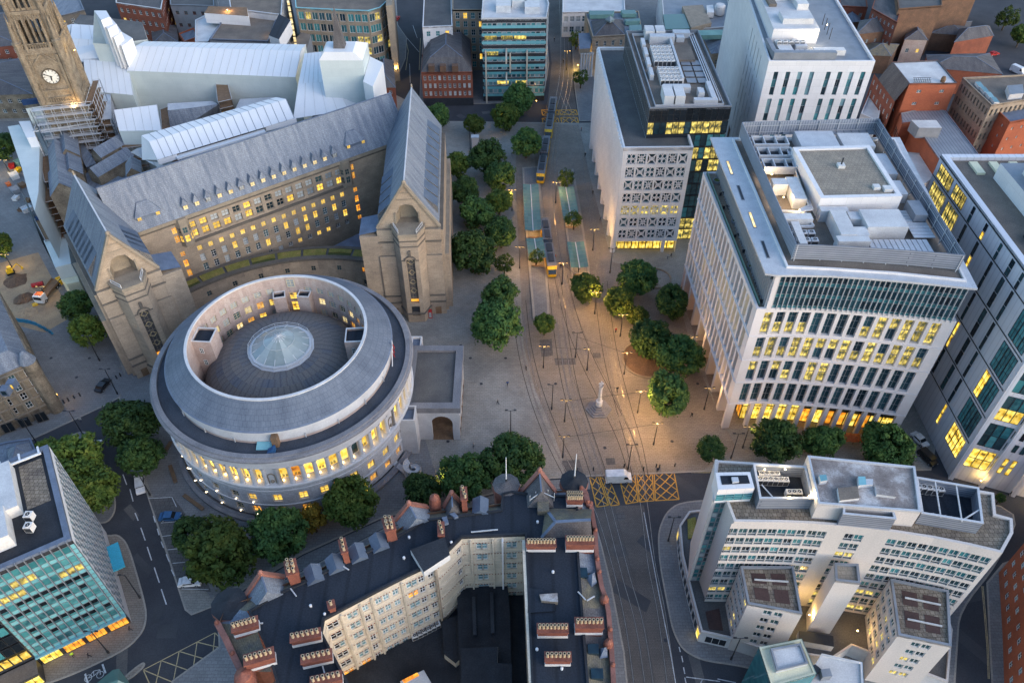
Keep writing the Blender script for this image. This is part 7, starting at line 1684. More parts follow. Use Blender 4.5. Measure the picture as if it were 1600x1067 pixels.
B('dark_roof_office','office with dark flat roof above the brick mansard building','office building',[(660,43),(707,41),(704,-40),(664,-40)],21,'panel_white','felt_grey',5,3,1.4,1.8,gl=('glass_teal',),seed=10,group=gr)
B('brown_grid_office','brown stone grid office with teal glazing','office building',[(707,16),(758,16),(756,-40),(706,-40)],23,'stone_buff','felt_grey',7,2.4,1.5,2.2,gl=('glass_teal','glass_blue'),seed=11,group=gr)
o=B('mansard_building','red brick commercial building with slate mansard on the cross street','building',[(658,114),(738,113),(735,62),(662,62)],12.5,'brick_red','slate_old',4,1.75,.85,1.7,litp=.0,z0=.4,gl=('glass_dark','blind','glass_black'),seed=12,group=gr)
pl=ccw(ats([(658,114),(738,113),(735,62),(662,62)],12.5));il=inset(pl,3.2);m=MB()
for i in range(4):j=(i+1)%4;m.face([(*pl[i],12.5),(*pl[j],12.5),(*il[j],16.5),(*il[i],16.5)])
m.build('mansard','slate_old',o);hip(il,16.5,2.2,'slate_old',o)
for px_ in(674,692,711):q=at(px_,108,14);b=MB();b.box(q[0]-1,q[0]+1,q[1]-.4,q[1]+1.5,13,15.2);b.build('dormer','brick_brown',o)
f_=Fr(*[p for p in sorted(pl,key=lambda p:p[1])[:2]][::1])if pl else None
a_,c_=sorted(sorted(pl,key=lambda p:p[1])[:2]);f_=Fr(a_,c_);m=MB();m.face([f_.pos(0,.1,0),f_.pos(f_.L,.1,0),f_.pos(f_.L,.1,3),f_.pos(0,.1,3)]);m.build('shopfront','metal_dark',o)
o=B('glass_corner_office','teal glass office with cream stone frame at the tram street corner','office building',[(752,31),(854,30),(858,8),(842,-40),(757,-40)],29.5,'metal_dark','roof_white',9,1.6,1.5,1.75,z0=2.5,gl=('glass_teal','glass_blue','glass_sky'),litp=.0,seed=13,nx=1,ny=1,d=.1,par=.9,pm='roof_white',group=gr)
f_=Fr(*ats([(752,31),(854,30)],29.5));fp_=lambda u0,u1,z0,z1,w_,mt,nm:(lambda mm:(mm.face([f_.pos(u0,w_,z0),f_.pos(u1,w_,z0),f_.pos(u1,w_,z1),f_.pos(u0,w_,z1)]),mm.build(nm,mt,o)))(MB())
for k in range(10):fp_(0,f_.L,2.0+2.72*k,3.0+2.72*k,.12,'spandrel_teal','spandrel_band')
for u0,u1,z0,z1 in((0,2.4,0,19),(14.2,16.6,0,19),(0,16.6,18,19.6),(2.4,14.2,9.4,11.0),(9.0,10.2,11,18)):b=MB();b.beam(f_.pos((u0+u1)/2,.25,z0),f_.pos((u0+u1)/2,.25,z1),u1-u0,.5);b.build('stone_frame','faience',o)
for u0,z0 in((1.0,22.7),(6.5,22.7),(11,22.7),(1.5,17.2),(5,6.6),(11.5,6.6)):fp_(u0,u0+4,z0,z0+1.3,.16,'lit_office','lit_strip')
for x0,y0 in((775,12),(800,4),(820,14),(790,-12)):q=at(x0,y0,31);aabox(o,'roof_plant',q[0],q[0]+5,q[1],q[1]+6,29.1,31.5,'plant_white')
lamp(o,(*at(838,158,3),3),(1,.55,.15),150,name='shop_lamp',mat='lamp_glow')
B('white_slab','white low office slab beside the tram street','office building',[(879,20),(977,18),(974,-30),(880,-30)],10,'panel_white','roof_white',2,2.4,1.8,2.2,gl=('glass_blue','blind'),seed=14,group=gr)
o=B('gallery','stone gallery with columned porch and blue-green rooflights','gallery',[(926,58),(1004,54),(998,18),(914,20)],13,'stone_buff','slate',1,3,1,2,z0=8,seed=15,group=gr)
hip(inset(ccw(ats([(926,58),(980,56),(977,30),(920,32)],13)),.8),13,3.4,'slate_old',o)
for pts in(((922,24),(958,23),(960,17),(920,17)),((973,22),(995,22),(992,16),(970,16)),((978,34),(1000,33),(1000,29),(976,30)),((984,48),(1003,47),(1002,39),(983,40))):rbox(o,'rooflight',ats(pts,14.5),13,14.5,'copper_green','canopy_glass')
b=MB();q=at(953,28,17.5);b.lathe([(1.8,16.2),(1.8,16.8),(0,18.2)],q[0],q[1],4);b.build('glass_cap','lantern_glass',o)
b=MB();q=ccw(ats([(905,77),(922,76),(926,52),(904,52)],11));b.prism(q,9.5,11,0,1,True);b.build('porch_roof',['stone_trim','lead'],o)
for k in range(5):link('column',cmesh,o,(q[0][0]-o.location.x+1+k*1.0,q[0][1]-o.location.y+.6,0)).scale=(1,1,1.85)
lamp(o,(*at(903,100,3),2.5),(1,.65,.1),700,name='uplight',mat='lamp_glow')
o=B('gallery_extension','concrete gallery extension with sloping glass roof','gallery',[(1038,49),(1150,42),(1128,-30),(1032,-30)],15,'roof_white','metal_grey',0,group=gr)
rbox(o,'glass_roof',ats([(1040,46),(1078,45),(1070,22),(1036,23)],16),14.6,16,'canopy_glass','canopy_glass');rbox(o,'roof_slab',ats([(1080,44),(1112,36),(1098,8),(1066,10)],16.5),14.6,16.5,'gravel','gravel');q=at(1124,18,16);b=MB();b.lathe([(2,15),(2,18),(1.6,18.6),(0,18.6)],q[0],q[1],14);b.build('water_tank','roof_white',o);rbox(o,'roof_unit',ats([(1105,20),(1116,20),(1114,8),(1104,9)],17),15,17,'plant_white')
o=B('assembly_rooms','stone assembly rooms with slate roof and green rooflight strip','building',[(1112,84),(1163,80),(1150,46),(1094,48)],13,'stone_buff','slate',2,3.4,.9,1.8,seed=16,roofh=3,group=gr,litp=0);rbox(o,'rooflight',ats([(1092,55),(1138,54),(1130,46),(1090,47)],17),15.2,16.8,'copper_green','copper_green')
o=B('warehouse_front','dark stone warehouse with yellow-lit arcade of windows','building',[(1180,92),(1225,84),(1196,-20),(1150,-20)],20,'stone_dark','roof_brown',5,2.2,1.1,2.2,litp=.75,litm='lit_cream',seed=17,group=gr)
o=B('low_plant_roof','low building with rows of air conditioners behind the dark glass box','building',[(1118,138),(1180,132),(1176,108),(1116,112)],11,'stone_buff','roof_white',0,group=gr)
for k in range(9):fan_unit(o,*at(1124+k*5.4,128-k*.3,11.5),10.7,1.1,1.1,1.6,mat='metal_grey' if k%2 else 'plant_white')
B('brown_box','small brown brick service box behind the curved office','building',[(1140,202),(1163,199),(1160,176),(1138,178)],14,'brick_brown','roof_white',0,par=.3,group=gr)
# brick quarter at the upper right
bq='brick quarter at the upper right'
B('gabled_brick_house','brick house with slate hip roof beside the white tower','building',[(1338,54),(1392,48),(1388,30),(1344,33)],12,'brick_brown','slate_old',2,3,.9,1.3,roofh=3,seed=20,group=bq)
B('tall_brick_house','tall narrow red brick house with white-framed windows','building',[(1362,14),(1402,36),(1412,4),(1376,-30)],17,'brick_red','slate_old',5,2.0,.9,1.3,seed=21,group=bq)
B('blank_brick_hall','large brown brick hall with blank walls and flat roof','building',[(1404,15),(1472,10),(1470,-40),(1396,-40)],19,'brick_brown','felt_grey',0,group=bq,par=.6)
B('brick_gable_wall','brick block with bare flank wall by the upper right street','building',[(1470,0),(1526,-5),(1530,-50),(1470,-50)],19,'brick_brown','roof_brown',0,group=bq)
B('pale_brick_house','small pale brick house with a white side wall and slate roof','building',[(1414,62),(1449,63),(1440,46),(1418,44)],9,'brick_pale','slate_old',1,3,roofh=2.6,seed=22,group=bq)
B('slate_cottage','slate-roofed brick cottage behind the pale house','building',[(1404,42),(1442,56),(1440,34),(1414,26)],10,'brick_red','slate_old',1,3,roofh=2.6,seed=23,group=bq)
B('lean_to_sheds','low brick sheds with weathered slate in the yard','building',[(1348,86),(1392,88),(1404,70),(1354,68)],7,'brick_brown','slate_moss',0,roofh=2.5,group=bq)
B('yard_roofs','low dark yard roofs between brick houses','building',[(1455,52),(1510,56),(1518,34),(1462,32)],7,'brick_brown','slate_old',0,roofh=1.6,group=bq)
B('brick_range','long brick range with slate roof along the street','building',[(1492,66),(1552,56),(1546,42),(1500,46)],9,'brick_red','slate_old',0,roofh=2.6,group=bq)
B('slate_range','wide slate-roofed range in front of the street','building',[(1452,106),(1566,116),(1546,84),(1448,86)],9,'brick_red','slate_old',0,roofh=2.2,group=bq)
B('brick_terrace_row','row of brick backs at the top edge','building',[(1312,10),(1356,12),(1350,-30),(1310,-30)],12,'brick_red','slate_old',2,3,seed=24,group=bq)
B('dark_workshop','dark slate workshop beside the white tower','building',[(1316,36),(1344,34),(1340,8),(1316,10)],8,'brick_brown','slate',0,roofh=2,group=bq)
o=B('white_roof_brick_block','orange brick block with white flat roof and roof rails','building',[(1421,131),(1496,130),(1466,94),(1394,97)],23,'brick_orange','roof_white',3,5.5,1.4,1.0,z0=10,seed=25,par=.3,pm='slate_old',group=bq,litp=0)
b=MB();q=ats([(1394,97),(1421,131)],23);f_=Fr(*q);b.face([f_.pos(0,2.6,17),f_.pos(f_.L,2.6,17),f_.pos(f_.L,.05,23),f_.pos(0,.05,23)]);b.build('slate_flank','slate_old',o)
f2=Fr(f_.pos(-4,2.5,0)[:2],f_.pos(f_.L,2.5,0)[:2]);mm=MB();cs_=spread(6,f2.L,1.0);facade(mm,f2,0,17,levels(4,2,16.5,1.6),cs_,.2,0);mm.build('flank_wall','brick_red',o)
for c in cs_:
 for r_ in levels(4,2,16.5,1.6):win(o,f2,c,r_,.15,2,2,.12,'frame_white','glass_dark')
b=MB()
for k in range(8):b.beam((*at(1428+k*3.4,122,23.5),23.5),(*at(1430+k*3.4,129,23.5),23.5),.1)
for y in(122,125.5,129):b.beam((*at(1427,y,23.5),23.5),(*at(1455,y,23.5),23.5),.1)
b.build('roof_rails','steel_post',o);q=at(1475,122,24);b=MB();b.lathe([(.7,22.7),(.8,23.6),(.5,24.4),(0,24.5)],q[0],q[1],8);b.build('roof_vent','timber',o)
o=B('grey_metal_school','orange brick building under a wide grey metal roof','building',[(1410,192),(1428,190),(1482,270),(1530,240),(1478,172),(1446,168),(1408,176)],14,'brick_orange','metal_seam',0,par=.2,pm='metal_grey',group=bq);rbox(o,'roof_box',ats([(1424,188),(1463,188),(1472,200),(1436,200)],17),13.5,17,'metal_grey','roof_white');f_=Fr(*ats([(1408,176),(1410,192),(1428,200)],14))
for u in(1.2,3,5.2):win(o,f_,(u,u+.8),(7,10),-.03,1,2,.08,'frame_dark','glass_dark')
B('arcaded_warehouse','brown stone warehouse with rows of narrow arched windows','building',[(1504,122),(1549,165),(1640,150),(1640,115)],22,'stone_buff','roof_brown',5,1.7,.8,2.2,gl=('glass_black','glass_dark'),fm='stone_trim',seed=26,litp=0,group=bq)
aw=bpy.data.objects['arcaded_warehouse']
for k in range(4):rbox(aw,'rooflight',ats([(1524+k*8,128+k*8),(1532+k*8,128+k*8),(1538+k*8,136+k*8),(1530+k*8,136+k*8)],22.6),21.6,22.6,'roof_white','glass_sky')
rbox(aw,'roof_unit',ats([(1574,134),(1598,132),(1600,146),(1578,148)],23.5),21.6,23.5,'metal_light','metal_grey')
o=B('orange_modern_block','bright orange modern block with slot windows beside the warehouse','building',[(1551,166),(1578,192),(1640,180),(1640,150)],19,'brick_orange','lead',5,3.5,.7,.9,seed=27,gl=('glass_black',),group=bq,litp=0)
o=B('curved_canopy','white curved canopy roof behind the curved office','canopy',[(1400,236),(1442,240),(1462,275),(1440,290),(1412,262)],9,'roof_white','roof_white',0,par=.15,group=bq)
B('low_white_block','low pale block below the white tower','building',[(1345,178),(1362,140),(1378,160),(1372,190)],10,'panel_white','roof_white',0,group=bq)
# lower edge
o=B('red_brick_row','red brick office row on the far right road','building',[(1560,895),(1566,990),(1570,1110),(1760,1110),(1700,850)],19,'brick_orange','slate',5,2.6,1.2,1.6,seed=30,ground=True,litp=0,gl=('glass_dark','glass_sky'))
o=B('cream_roof_house','cream flat-roofed block with a framed roof panel at the bottom edge','building',[(1186,1010),(1253,997),(1276,1052),(1206,1072)],16,'glass_teal','cream_render',0,par=.25,pm='cream_render');o['label']='cream flat-roofed block with a framed roof panel at the bottom edge';q=ats([(1203,1014),(1250,1006),(1262,1037),(1213,1049)],16.2);rbox(o,'roof_panel',q,15.6,16.3,'metal_light','roof_white');coping(o,ccw(q),16.2,16.6,.3,'metal_grey','panel_frame')
o=B('pale_blue_roof','pale blue-white flat roof with plant behind the cream block','building',[(1276,1034),(1284,1020),(1348,1034),(1352,1110),(1230,1110),(1240,1068)],11,'roof_white','roof_white',0,par=.3,pm='frame_white');rbox(o,'roof_unit',ats([(1282,1046),(1296,1044),(1300,1056),(1285,1058)],12),10.6,12.2,'metal_grey');rbox(o,'roof_unit',ats([(1262,1046),(1274,1036),(1284,1044),(1272,1058)],12),10.6,11.8,'brick_brown','metal_dark')
b=MB();q=ccw(ats([(140,1076),(176,1046),(186,1044),(206,1072),(180,1100)],9));c_=at(183,1060,11)
for i in range(len(q)):j=(i+1)%len(q);b.face([(*q[i],0),(*q[j],0),(*q[j],9),(*q[i],9)]);b.face([(*q[i],9),(*q[j],9),(*c_,10.6)])
tag(b.build('glass_pavilion','canopy_glass'),'faceted pale glass pavilion roof at the bottom left edge','pavilion')
# trees
def crown_mesh(seed,mat,nclump=120,nleaf=78,squash=.85,sparse=1.0,leaf=.28):
 rn=random.Random(seed);vs,fs=[],[]
 bump=[Vector((rn.gauss(0,1),rn.gauss(0,1),rn.gauss(.2,1))).normalized()for _ in range(9)]
 for c in range(nclump):
  d=Vector((rn.gauss(0,1),rn.gauss(0,1),rn.gauss(.2,.9))).normalized()
  p=d*((.62+.3*max(max(0,d.dot(q))for q in bump)**5)*rn.uniform(.86,1.0)if c>nclump*.12 else.45);p.z*=squash;cr=rn.uniform(.12,.27);cen=p*5.0
  for k in range(int(nleaf*sparse)):
   n=Vector((rn.gauss(0,1),rn.gauss(0,1),rn.gauss(.35,1))).normalized();q=cen+n*cr*5*rn.uniform(.6,1.08);n=(n+Vector((rn.gauss(0,.5),rn.gauss(0,.5),rn.gauss(.2,.5)))).normalized()
   a=n.orthogonal().normalized();a=Matrix.Rotation(rn.uniform(0,6.28),3,n)@a;b=n.cross(a);s_=leaf*rn.uniform(.7,1.35);i0=len(vs)
   vs+=[q-a*s_-b*s_*.55,q+b*s_*.6-a*.2*s_,q+a*s_+b*s_*.5,q-b*s_*.6+a*.25*s_];fs.append((i0,i0+1,i0+2,i0+3))
 me=bpy.data.meshes.new('crown');me.from_pydata([tuple(v)for v in vs],[],fs);me.materials.append(MAT[mat]);me.update();return me
CR_={'leaf':[crown_mesh(i,'leaf')for i in range(4)],'leaf_olive':[crown_mesh(10+i,'leaf_olive',125)for i in range(2)],'leaf_yellow':[crown_mesh(20,'leaf_yellow',85,sparse=.8)],'thin':[crown_mesh(30,'leaf_olive',60,sparse=.42,leaf=.3)]}
tk=MB();tk.tube((0,0,0),(0,0,.55),.055,.042,8);
for k in range(5):a=k*1.257;tk.tube((0,0,.45+.03*k),(.3*math.cos(a),.3*math.sin(a),.8),.028,.012,5)
trunk_m=tk.mesh('trunk',['bark'])
def tree(px,py,rpx,label,mat='leaf',group=None,zc=None,name='tree'):
 """crown centre measured in the picture; crown radius in picture pixels"""
 zc=zc or 6.5
 for _ in range(4):
  x,y=at(px,py,zc);f=y*_c+(CAM_H-zc)*_s;r=rpx*f/FPX;zc=max(r*.8+1.6,2.4)
 t=thing(name,label,'tree',(x,y,PV),group);i=len([o for o in bpy.data.objects if o.name.startswith('tree')])
 ms=CR_[mat];c=link('crown',ms[i%len(ms)],t,(0,0,zc),(i*2.4)%6.28);s_=r/5.0*1.1;c.scale=(s_,s_,s_)
 k=link('trunk',trunk_m,t);k.scale=(zc*1.1,)*3
 return t
g1,g2_,g3='trees along the tram square','trees round the library','trees before the curved office'
T_=[(683,182,21,'rounded tree half hidden behind the right pavilion roof','leaf',g1),(741,196,17,'small tree on the cross street corner','leaf_olive',g1),(714,258,21,'olive tree topmost left of the tree row beside the pavilion','leaf_olive',g1),(759,246,29,'large tree topmost in the row left of the trams','leaf',g1),(779,276,26,'tree overlapping the topmost large tree of the row','leaf',g1),(726,297,24,'dark tree against the pavilion side wall','leaf',g1),(744,331,30,'broad tree in the middle of the row by the pavilion','leaf',g1),(780,316,22,'tree lit yellow by a street lamp in the middle of the row','leaf_olive',g1),(783,364,26,'tree beside the lower platform canopy','leaf',g1),(739,394,38,'largest tree standing by the pavilion foot','leaf',g1),(788,412,17,'thin light green sapling beside the largest tree','thin',g1),(780,462,30,'rear tree of the pair on the paved walk','leaf',g1),(773,508,41,'front tree of the pair on the paved walk','leaf',g1),(822,223,25,'rounded tree close to the coupled trams','leaf',g1),(790,182,23,'lamp-lit tree beside the tram crossing','leaf_olive',g1),(811,155,27,'tree in front of the glass corner office','leaf',g1),(884,279,15,'sparse tree at the top of the right platform','thin',g1),(897,344,15,'light green sapling between the right canopies','thin',g1),(838,401,13,'bare-looking sapling on the left platform','thin',g1),(851,507,17,'tree at the end of the left platform','leaf_olive',g1),(914,450,25,'tree glowing yellow from a lamp beside the tracks','leaf_olive',g1),(995,434,31,'upper tree before the patterned office','leaf',g3),(967,470,26,'lamp-lit tree left of the paired trees','leaf_olive',g3),(1050,470,29,'dark tree by the office colonnade','leaf',g3),(998,494,17,'low shrub in the round planter','leaf_olive',g3),(1020,530,34,'left tree of the round planter clump','leaf',g3),(1062,552,36,'right tree of the round planter clump','leaf',g3),(1044,617,37,'tree with a yellowish side below the planter clump','leaf',g3),(1111,703,22,'small round tree at the road edge','leaf',g3),(1212,688,37,'left tree in front of the lit shopfronts','leaf',g3),(1287,689,30,'middle tree in front of the lit shopfronts','leaf',g3),(1385,697,42,'right tree in front of the lit shopfronts','leaf',g3),(661,765,30,'smallest tree between library and hotel','leaf',g2_),(728,746,41,'middle tree between library and hotel','leaf',g2_),(799,714,46,'rightmost tree between library and hotel','leaf',g2_),(549,786,42,'light green tree lit by a lamp at the library wall','leaf_olive',g2_),(489,813,25,'yellowing autumn tree below the library','leaf_yellow',g2_),(432,834,46,'dark round tree left of the yellow one','leaf',g2_),(340,862,56,'largest tree beside the parking bays','leaf_olive',g2_),(300,836,34,'tree behind the largest one at the parking bays','leaf',g2_),(204,660,43,'upper tree on the kerb left of the library','leaf',g2_),(222,711,34,'lower tree on the kerb left of the library','leaf',g2_),(120,722,47,'upper tree of the island behind the teal office','leaf_olive',g2_),(142,765,43,'lower tree of the island behind the teal office','leaf_olive',g2_),(74,712,28,'low tree at the left end of the island','leaf_olive',g2_),(118,477,25,'dark tree beside the left gable wall','leaf',None),(134,516,28,'green tree below the left gable wall','leaf_olive',None),(-2,384,20,'tree at the left frame edge by the building site','leaf_olive',None),(2,228,24,'tree at the left frame edge below the clock tower','leaf',None),(908,122,14,'small street tree by the gallery porch','thin',None),(900,62,13,'small street tree beyond the gallery','thin',None),(1148,6,16,'tree at the top beside the gallery extension','leaf',None),(1574,28,18,'street tree at the upper right road','thin',None),(1596,56,16,'street tree at the upper right corner','leaf_olive',None),(1438,806,0,'','',None)]
for t_ in T_:
 if t_[2]:tree(t_[0],t_[1],t_[2],t_[3],t_[4],t_[5])
t_=tree(1563,778,8,'clipped shrub in front of the lit ground floor','leaf',None,name='shrub')
# ring planters
for px,py,r,lab in((1025,436,4.2,'pale curved stone bench ring behind the upper tree'),(1012,562,6.4,'round planter wall under the tree clump')):
 x,y=at(px,py);b=MB();b.lathe([(r,0),(r,.5),(r-.35,.5),(r-.35,.1)],x,y,40);p=b.build('ring_bench','stone_trim');tag(p,lab,'planter')
 if r>5:s_=MB();s_.lathe([(r-.5,.4),(0,.5)],x,y,32);s_.build('planting','soil',p)
 # tram stop, trams, vehicles, lamps, people
ORD='first second third fourth fifth sixth seventh eighth'.split()
def local(name,label,cat,x,y,z,rz,group=None):return thing(name,label,cat,(x,y,z),group,rz)
def part(parent,name,mb,mats):return link(name,mb.mesh(name,mats),parent)
def tram_parts(t,L_=25.5):
 h=L_/2
 for s_ in(-1,1):
  b=MB();x0,x1=sorted((s_*.9,s_*(h-1.6)));b.box(x0,x1,-1.32,1.32,.35,1.35,1);b.box(x0,x1,-1.3,1.3,1.35,2.75,0);b.box(x0,x1,-1.3,1.3,2.75,3.2,2,mt=2)
  c=part(t,'car_body',b,['black_paint','tram_yellow','tram_grey'])
  b=MB();pr=[(0,.35),(1.45,.5),(1.6,1.5),(.9,2.6),(0,3.1)];X=lambda d:s_*(h-1.6+d)
  for i in range(len(pr)-1):
   (d0,z0),(d1,z1)=pr[i],pr[i+1];w0,w1=1.32-d0*.18,1.32-d1*.18;q=[(X(d0),-w0,z0),(X(d0),w0,z0),(X(d1),w1,z1),(X(d1),-w1,z1)];b.face(q if s_>0 else q[::-1],1 if i==2 else 0)
  for sy in(-1,1):
   q=[(X(d),sy*(1.32-d*.18),z)for d,z in pr];b.face(q if(s_>0)==(sy<0)else q[::-1],0)
  part(t,'cab',b,['tram_yellow','glass_black'])
  for k in range(3):d=MB();xx=s_*(2.4+k*3.3);d.box(xx-.65,xx+.65,-1.36,1.36,.5,2.6);part(t,'doors',d,['tram_yellow'])
  for k in range(2):e=MB();xx=s_*(3.2+k*4.4);e.box(xx-1.7,xx+1.7,-.8,.8,3.2,3.5);part(t,'roof_equipment',e,['metal_dark'])
  w_=MB();w_.box(s_*7.4-1,s_*7.4+1,-1.1,1.1,.05,.4);part(t,'bogie',w_,['tyre'])
 b=MB();b.box(-.95,.95,-1.2,1.2,.3,3.05);part(t,'gangway',b,['metal_dark'])
 b=MB();b.beam((1.2,0,3.5),(2.6,0,4.4),.08);b.beam((2.6,0,4.4),(1.4,0,5.2),.08);b.beam((1.4,-.8,5.2),(1.4,.8,5.2),.08);part(t,'pantograph',b,['steel_post'])
for i,(a_,c_,lab)in enumerate((((14.9,262.2),(12.0,236.8),'yellow tram crossing the junction at the far end'),((11.6,235.8),(8.7,210.2),'second yellow tram coupled behind the crossing one'),((9.3,190.4),(10.9,165.2),'yellow tram standing between the platform canopies'))):
 t=local('tram',lab,'tram',(a_[0]+c_[0])/2,(a_[1]+c_[1])/2,PV+.02,math.atan2(c_[1]-a_[1],c_[0]-a_[0]),'trams at the stop');tram_parts(t,math.hypot(c_[0]-a_[0],c_[1]-a_[1]))
def platform(label,poly,canopies):
 p=thing('tram_platform',label,'platform',(*at(*poly[0]),0),'tram platforms');q=ccw(ats(poly,.45));b=MB();b.prism(q,0,.45,1,0);b.build('slab',['paving_grey','kerb'],p);coping(p,q,.44,.465,.6,'kerb','edge_stones')
 return p
pl1=platform('long stone platform left of the waiting tram',[(816,262),(842,260),(848,330),(858,470),(859,496),(833,498),(826,420),(818,320)],0);pl2=platform('long stone platform right of the waiting tram',[(872,268),(896,264),(908,330),(921,415),(922,432),(894,436),(884,360)],0)
def canopy(px0,py0,px1,py1,lab):
 a,b_=Vector(at(px0,py0,3.6)),Vector(at(px1,py1,3.6));d=b_-a;L_=d.length;c=local('platform_canopy',lab,'canopy',a.x,a.y,.45,math.atan2(d.y,d.x),'green glass platform canopies');n=max(4,int(L_/1.6));w_=2.35
 for i in range(n):
  for s_ in(-1,1):
   for k in range(2):
    y0,y1=s_*(.12+(w_-.12)*k/2),s_*(.12+(w_-.12)*(k+1)/2);z0,z1=(3.0,3.22)[k],(3.22,3.3)[k];m=MB();x0,x1=L_*i/n+.04,L_*(i+1)/n-.04;m.face([(x0,y0,z0),(x1,y0,z0),(x1,y1,z1),(x0,y1,z1)]);part(c,'pane',m,['canopy_glass'])
 m=MB();m.box(0,L_,-.12,.12,2.85,3.1);part(c,'spine',m,['metal_light'])
 for k in range(3):m=MB();x=L_*(k+.5)/3;m.tube((x,0,0),(x,0,2.9),.12);m.beam((x,0,2.7),(x,w_,3.25),.1);m.beam((x,0,2.7),(x,-w_,3.25),.1);part(c,'post',m,['steel_post'])
 m=MB();m.box(L_-.5,L_-.1,-1.6,1.6,.4,.5);m.box(L_*.4,L_*.6,-.3,.3,.4,.5);part(c,'seat',m,['timber'])
 return c
for a_ in((829,288,833,360,'longer glass canopy on the left platform'),(835,372,840,404,'short glass canopy on the left platform'),(884,292,893,344,'upper glass canopy on the right platform'),(899,378,906,418,'lower rounded glass canopy on the right platform')):
 c=canopy(*a_);q=at(a_[2],a_[3]-2,2.5);lamp(c,(0,0,0),(1,.5,.12),0)if False else None
 l=bpy.data.lights.new('lamp_light','POINT');l.energy=170;l.color=(1,.5,.14);l.shadow_soft_size=.3;lo=bpy.data.objects.new('lamp_light',l);col.objects.link(lo);lo.location=(q[0],q[1],2.6)
 # lamp posts
def post(px,py,lab,lit_=0,hgt=8.0,name='street_lamp',arms=2,colr=(1,.55,.17)):
 x,y=at(px,py);p=thing(name,lab,'street lamp',(x,y,0),'lamp and tram poles');b=MB();b.tube((0,0,0),(0,0,hgt),.13,.08,8);b.tube((0,0,0),(0,0,.9),.2,.2,8);part(p,'pole',b,['steel_post'])
 for s_ in((-1,1)[:arms]if arms<2 else(-1,1)):
  b=MB();b.beam((0,0,hgt-.1),(s_*.8,0,hgt+.12),.08);part(p,'arm',b,['steel_post']);b=MB();b.box(min(s_*.65,s_*1.25),max(s_*.65,s_*1.25),-.14,.14,hgt+.08,hgt+.24,0,True);b.box(min(s_*.7,s_*1.2),max(s_*.7,s_*1.2),-.11,.11,hgt+.03,hgt+.07,1,True);part(p,'lamp_head',b,['steel_post','lamp_glow' if lit_ else 'metal_light'])
 if lit_:
  l=bpy.data.lights.new('lamp_light','POINT');l.energy=lit_*.5;l.color=colr;l.shadow_soft_size=.4;lo=bpy.data.objects.new('lamp_light',l);col.objects.link(lo);lo.location=(x,y,hgt-.3)
 return p
LP=[(849,575,'double lamp post on the pale paving left of the tracks',1000),(899,559,'post between the inner tracks above the monument',0),(917,579,'short post left of the monument',900),(882,659,'post beside the left tracks below the monument',700),(879,715,'post at the left kerb of the tracks',500),(975,585,'post right of the eastern track',2600),(996,645,'twin lamp beside the yellowish tree',3200),(1021,695,'lit lamp on the warm paving before the office',3400),(981,733,'tall tram pole at the crossing',0),(1142,716,'traffic pole beside the small round tree',0),(929,491,'lamp shining into the tree by the tracks',2800),(969,526,'lamp post beside the planter clump',2600),(953,427,'pole before the patterned office corner',0),(798,680,'pale post on the walk beside the portico',0),(156,564,'post on the grey paving left of the civic block',0),(184,616,'twin post beside the left gable foot',0),(131,681,'post on the tree island kerb',0),(59,694,'post in front of the gothic corner house',0),(235,774,'post beside the white taxi',0),(219,934,'slim post on the pavement right of the teal office',0),(170,1020,'post with a crossing signal below the teal office',0),(1044,845,'post on the winged office pavement',0),(1142,1030,'tall post at the lower kerb bend',0),(796,206,'lamp lighting the trees near the tram crossing',1500),(800,330,'lamp lighting the middle of the tree row',1800),(693,775,'lamp hidden by the trees below the portico',700),(577,800,'lamp in the light green tree at the library',900),(966,488,'lamp under the lit tree left of the pair',1200),(735,235,'thin post by the small street tree',0),(878,445,'tram pole at the platform end',2400),(868,318,'added glow lamp between the two platforms',2000),(926,392,'added glow lamp at the patterned office kerb',1800),(812,420,'lamp left of the long platform',1600),(862,640,'tram pole on the curve left of the monument',0),(1075,560,'low lamp by the colonnade',900),(1100,640,'low lamp at the colonnade corner',900),(885,110,'pole on the tram street by the gallery',1200),(1160,700,'lamp at the office corner arcade',500)]  # posts between platforms and at patterned office kerb added to strengthen amber glow
for p in LP:post(p[0],p[1],p[2],p[3],7.5 if p[3]else 8.5,arms=1 if p[0]in(917,219,735,862)else 2)
# overhead wires between the poles
wr=thing('overhead_wire','thin overhead tram wires strung along the tracks','wire',(0,100,0));wr['kind']='structure'
for k in('inner_west','inner_east'):
 b=MB();ln=[at(*p)for p in tracks[k]]
 for i in range(len(ln)-1):b.beam((*ln[i],5.6),(*ln[i+1],5.6),.05)
 b.build('contact_wire','steel_post',wr)
for a_,c_ in(((849,575),(917,579)),((882,659),(996,645)),((899,559),(975,585)),((879,715),(1021,695)),((929,491),(878,445))):b=MB();b.beam((*at(*a_),7.2),(*at(*c_),7.2),.05);b.build('span_wire','steel_post',wr)
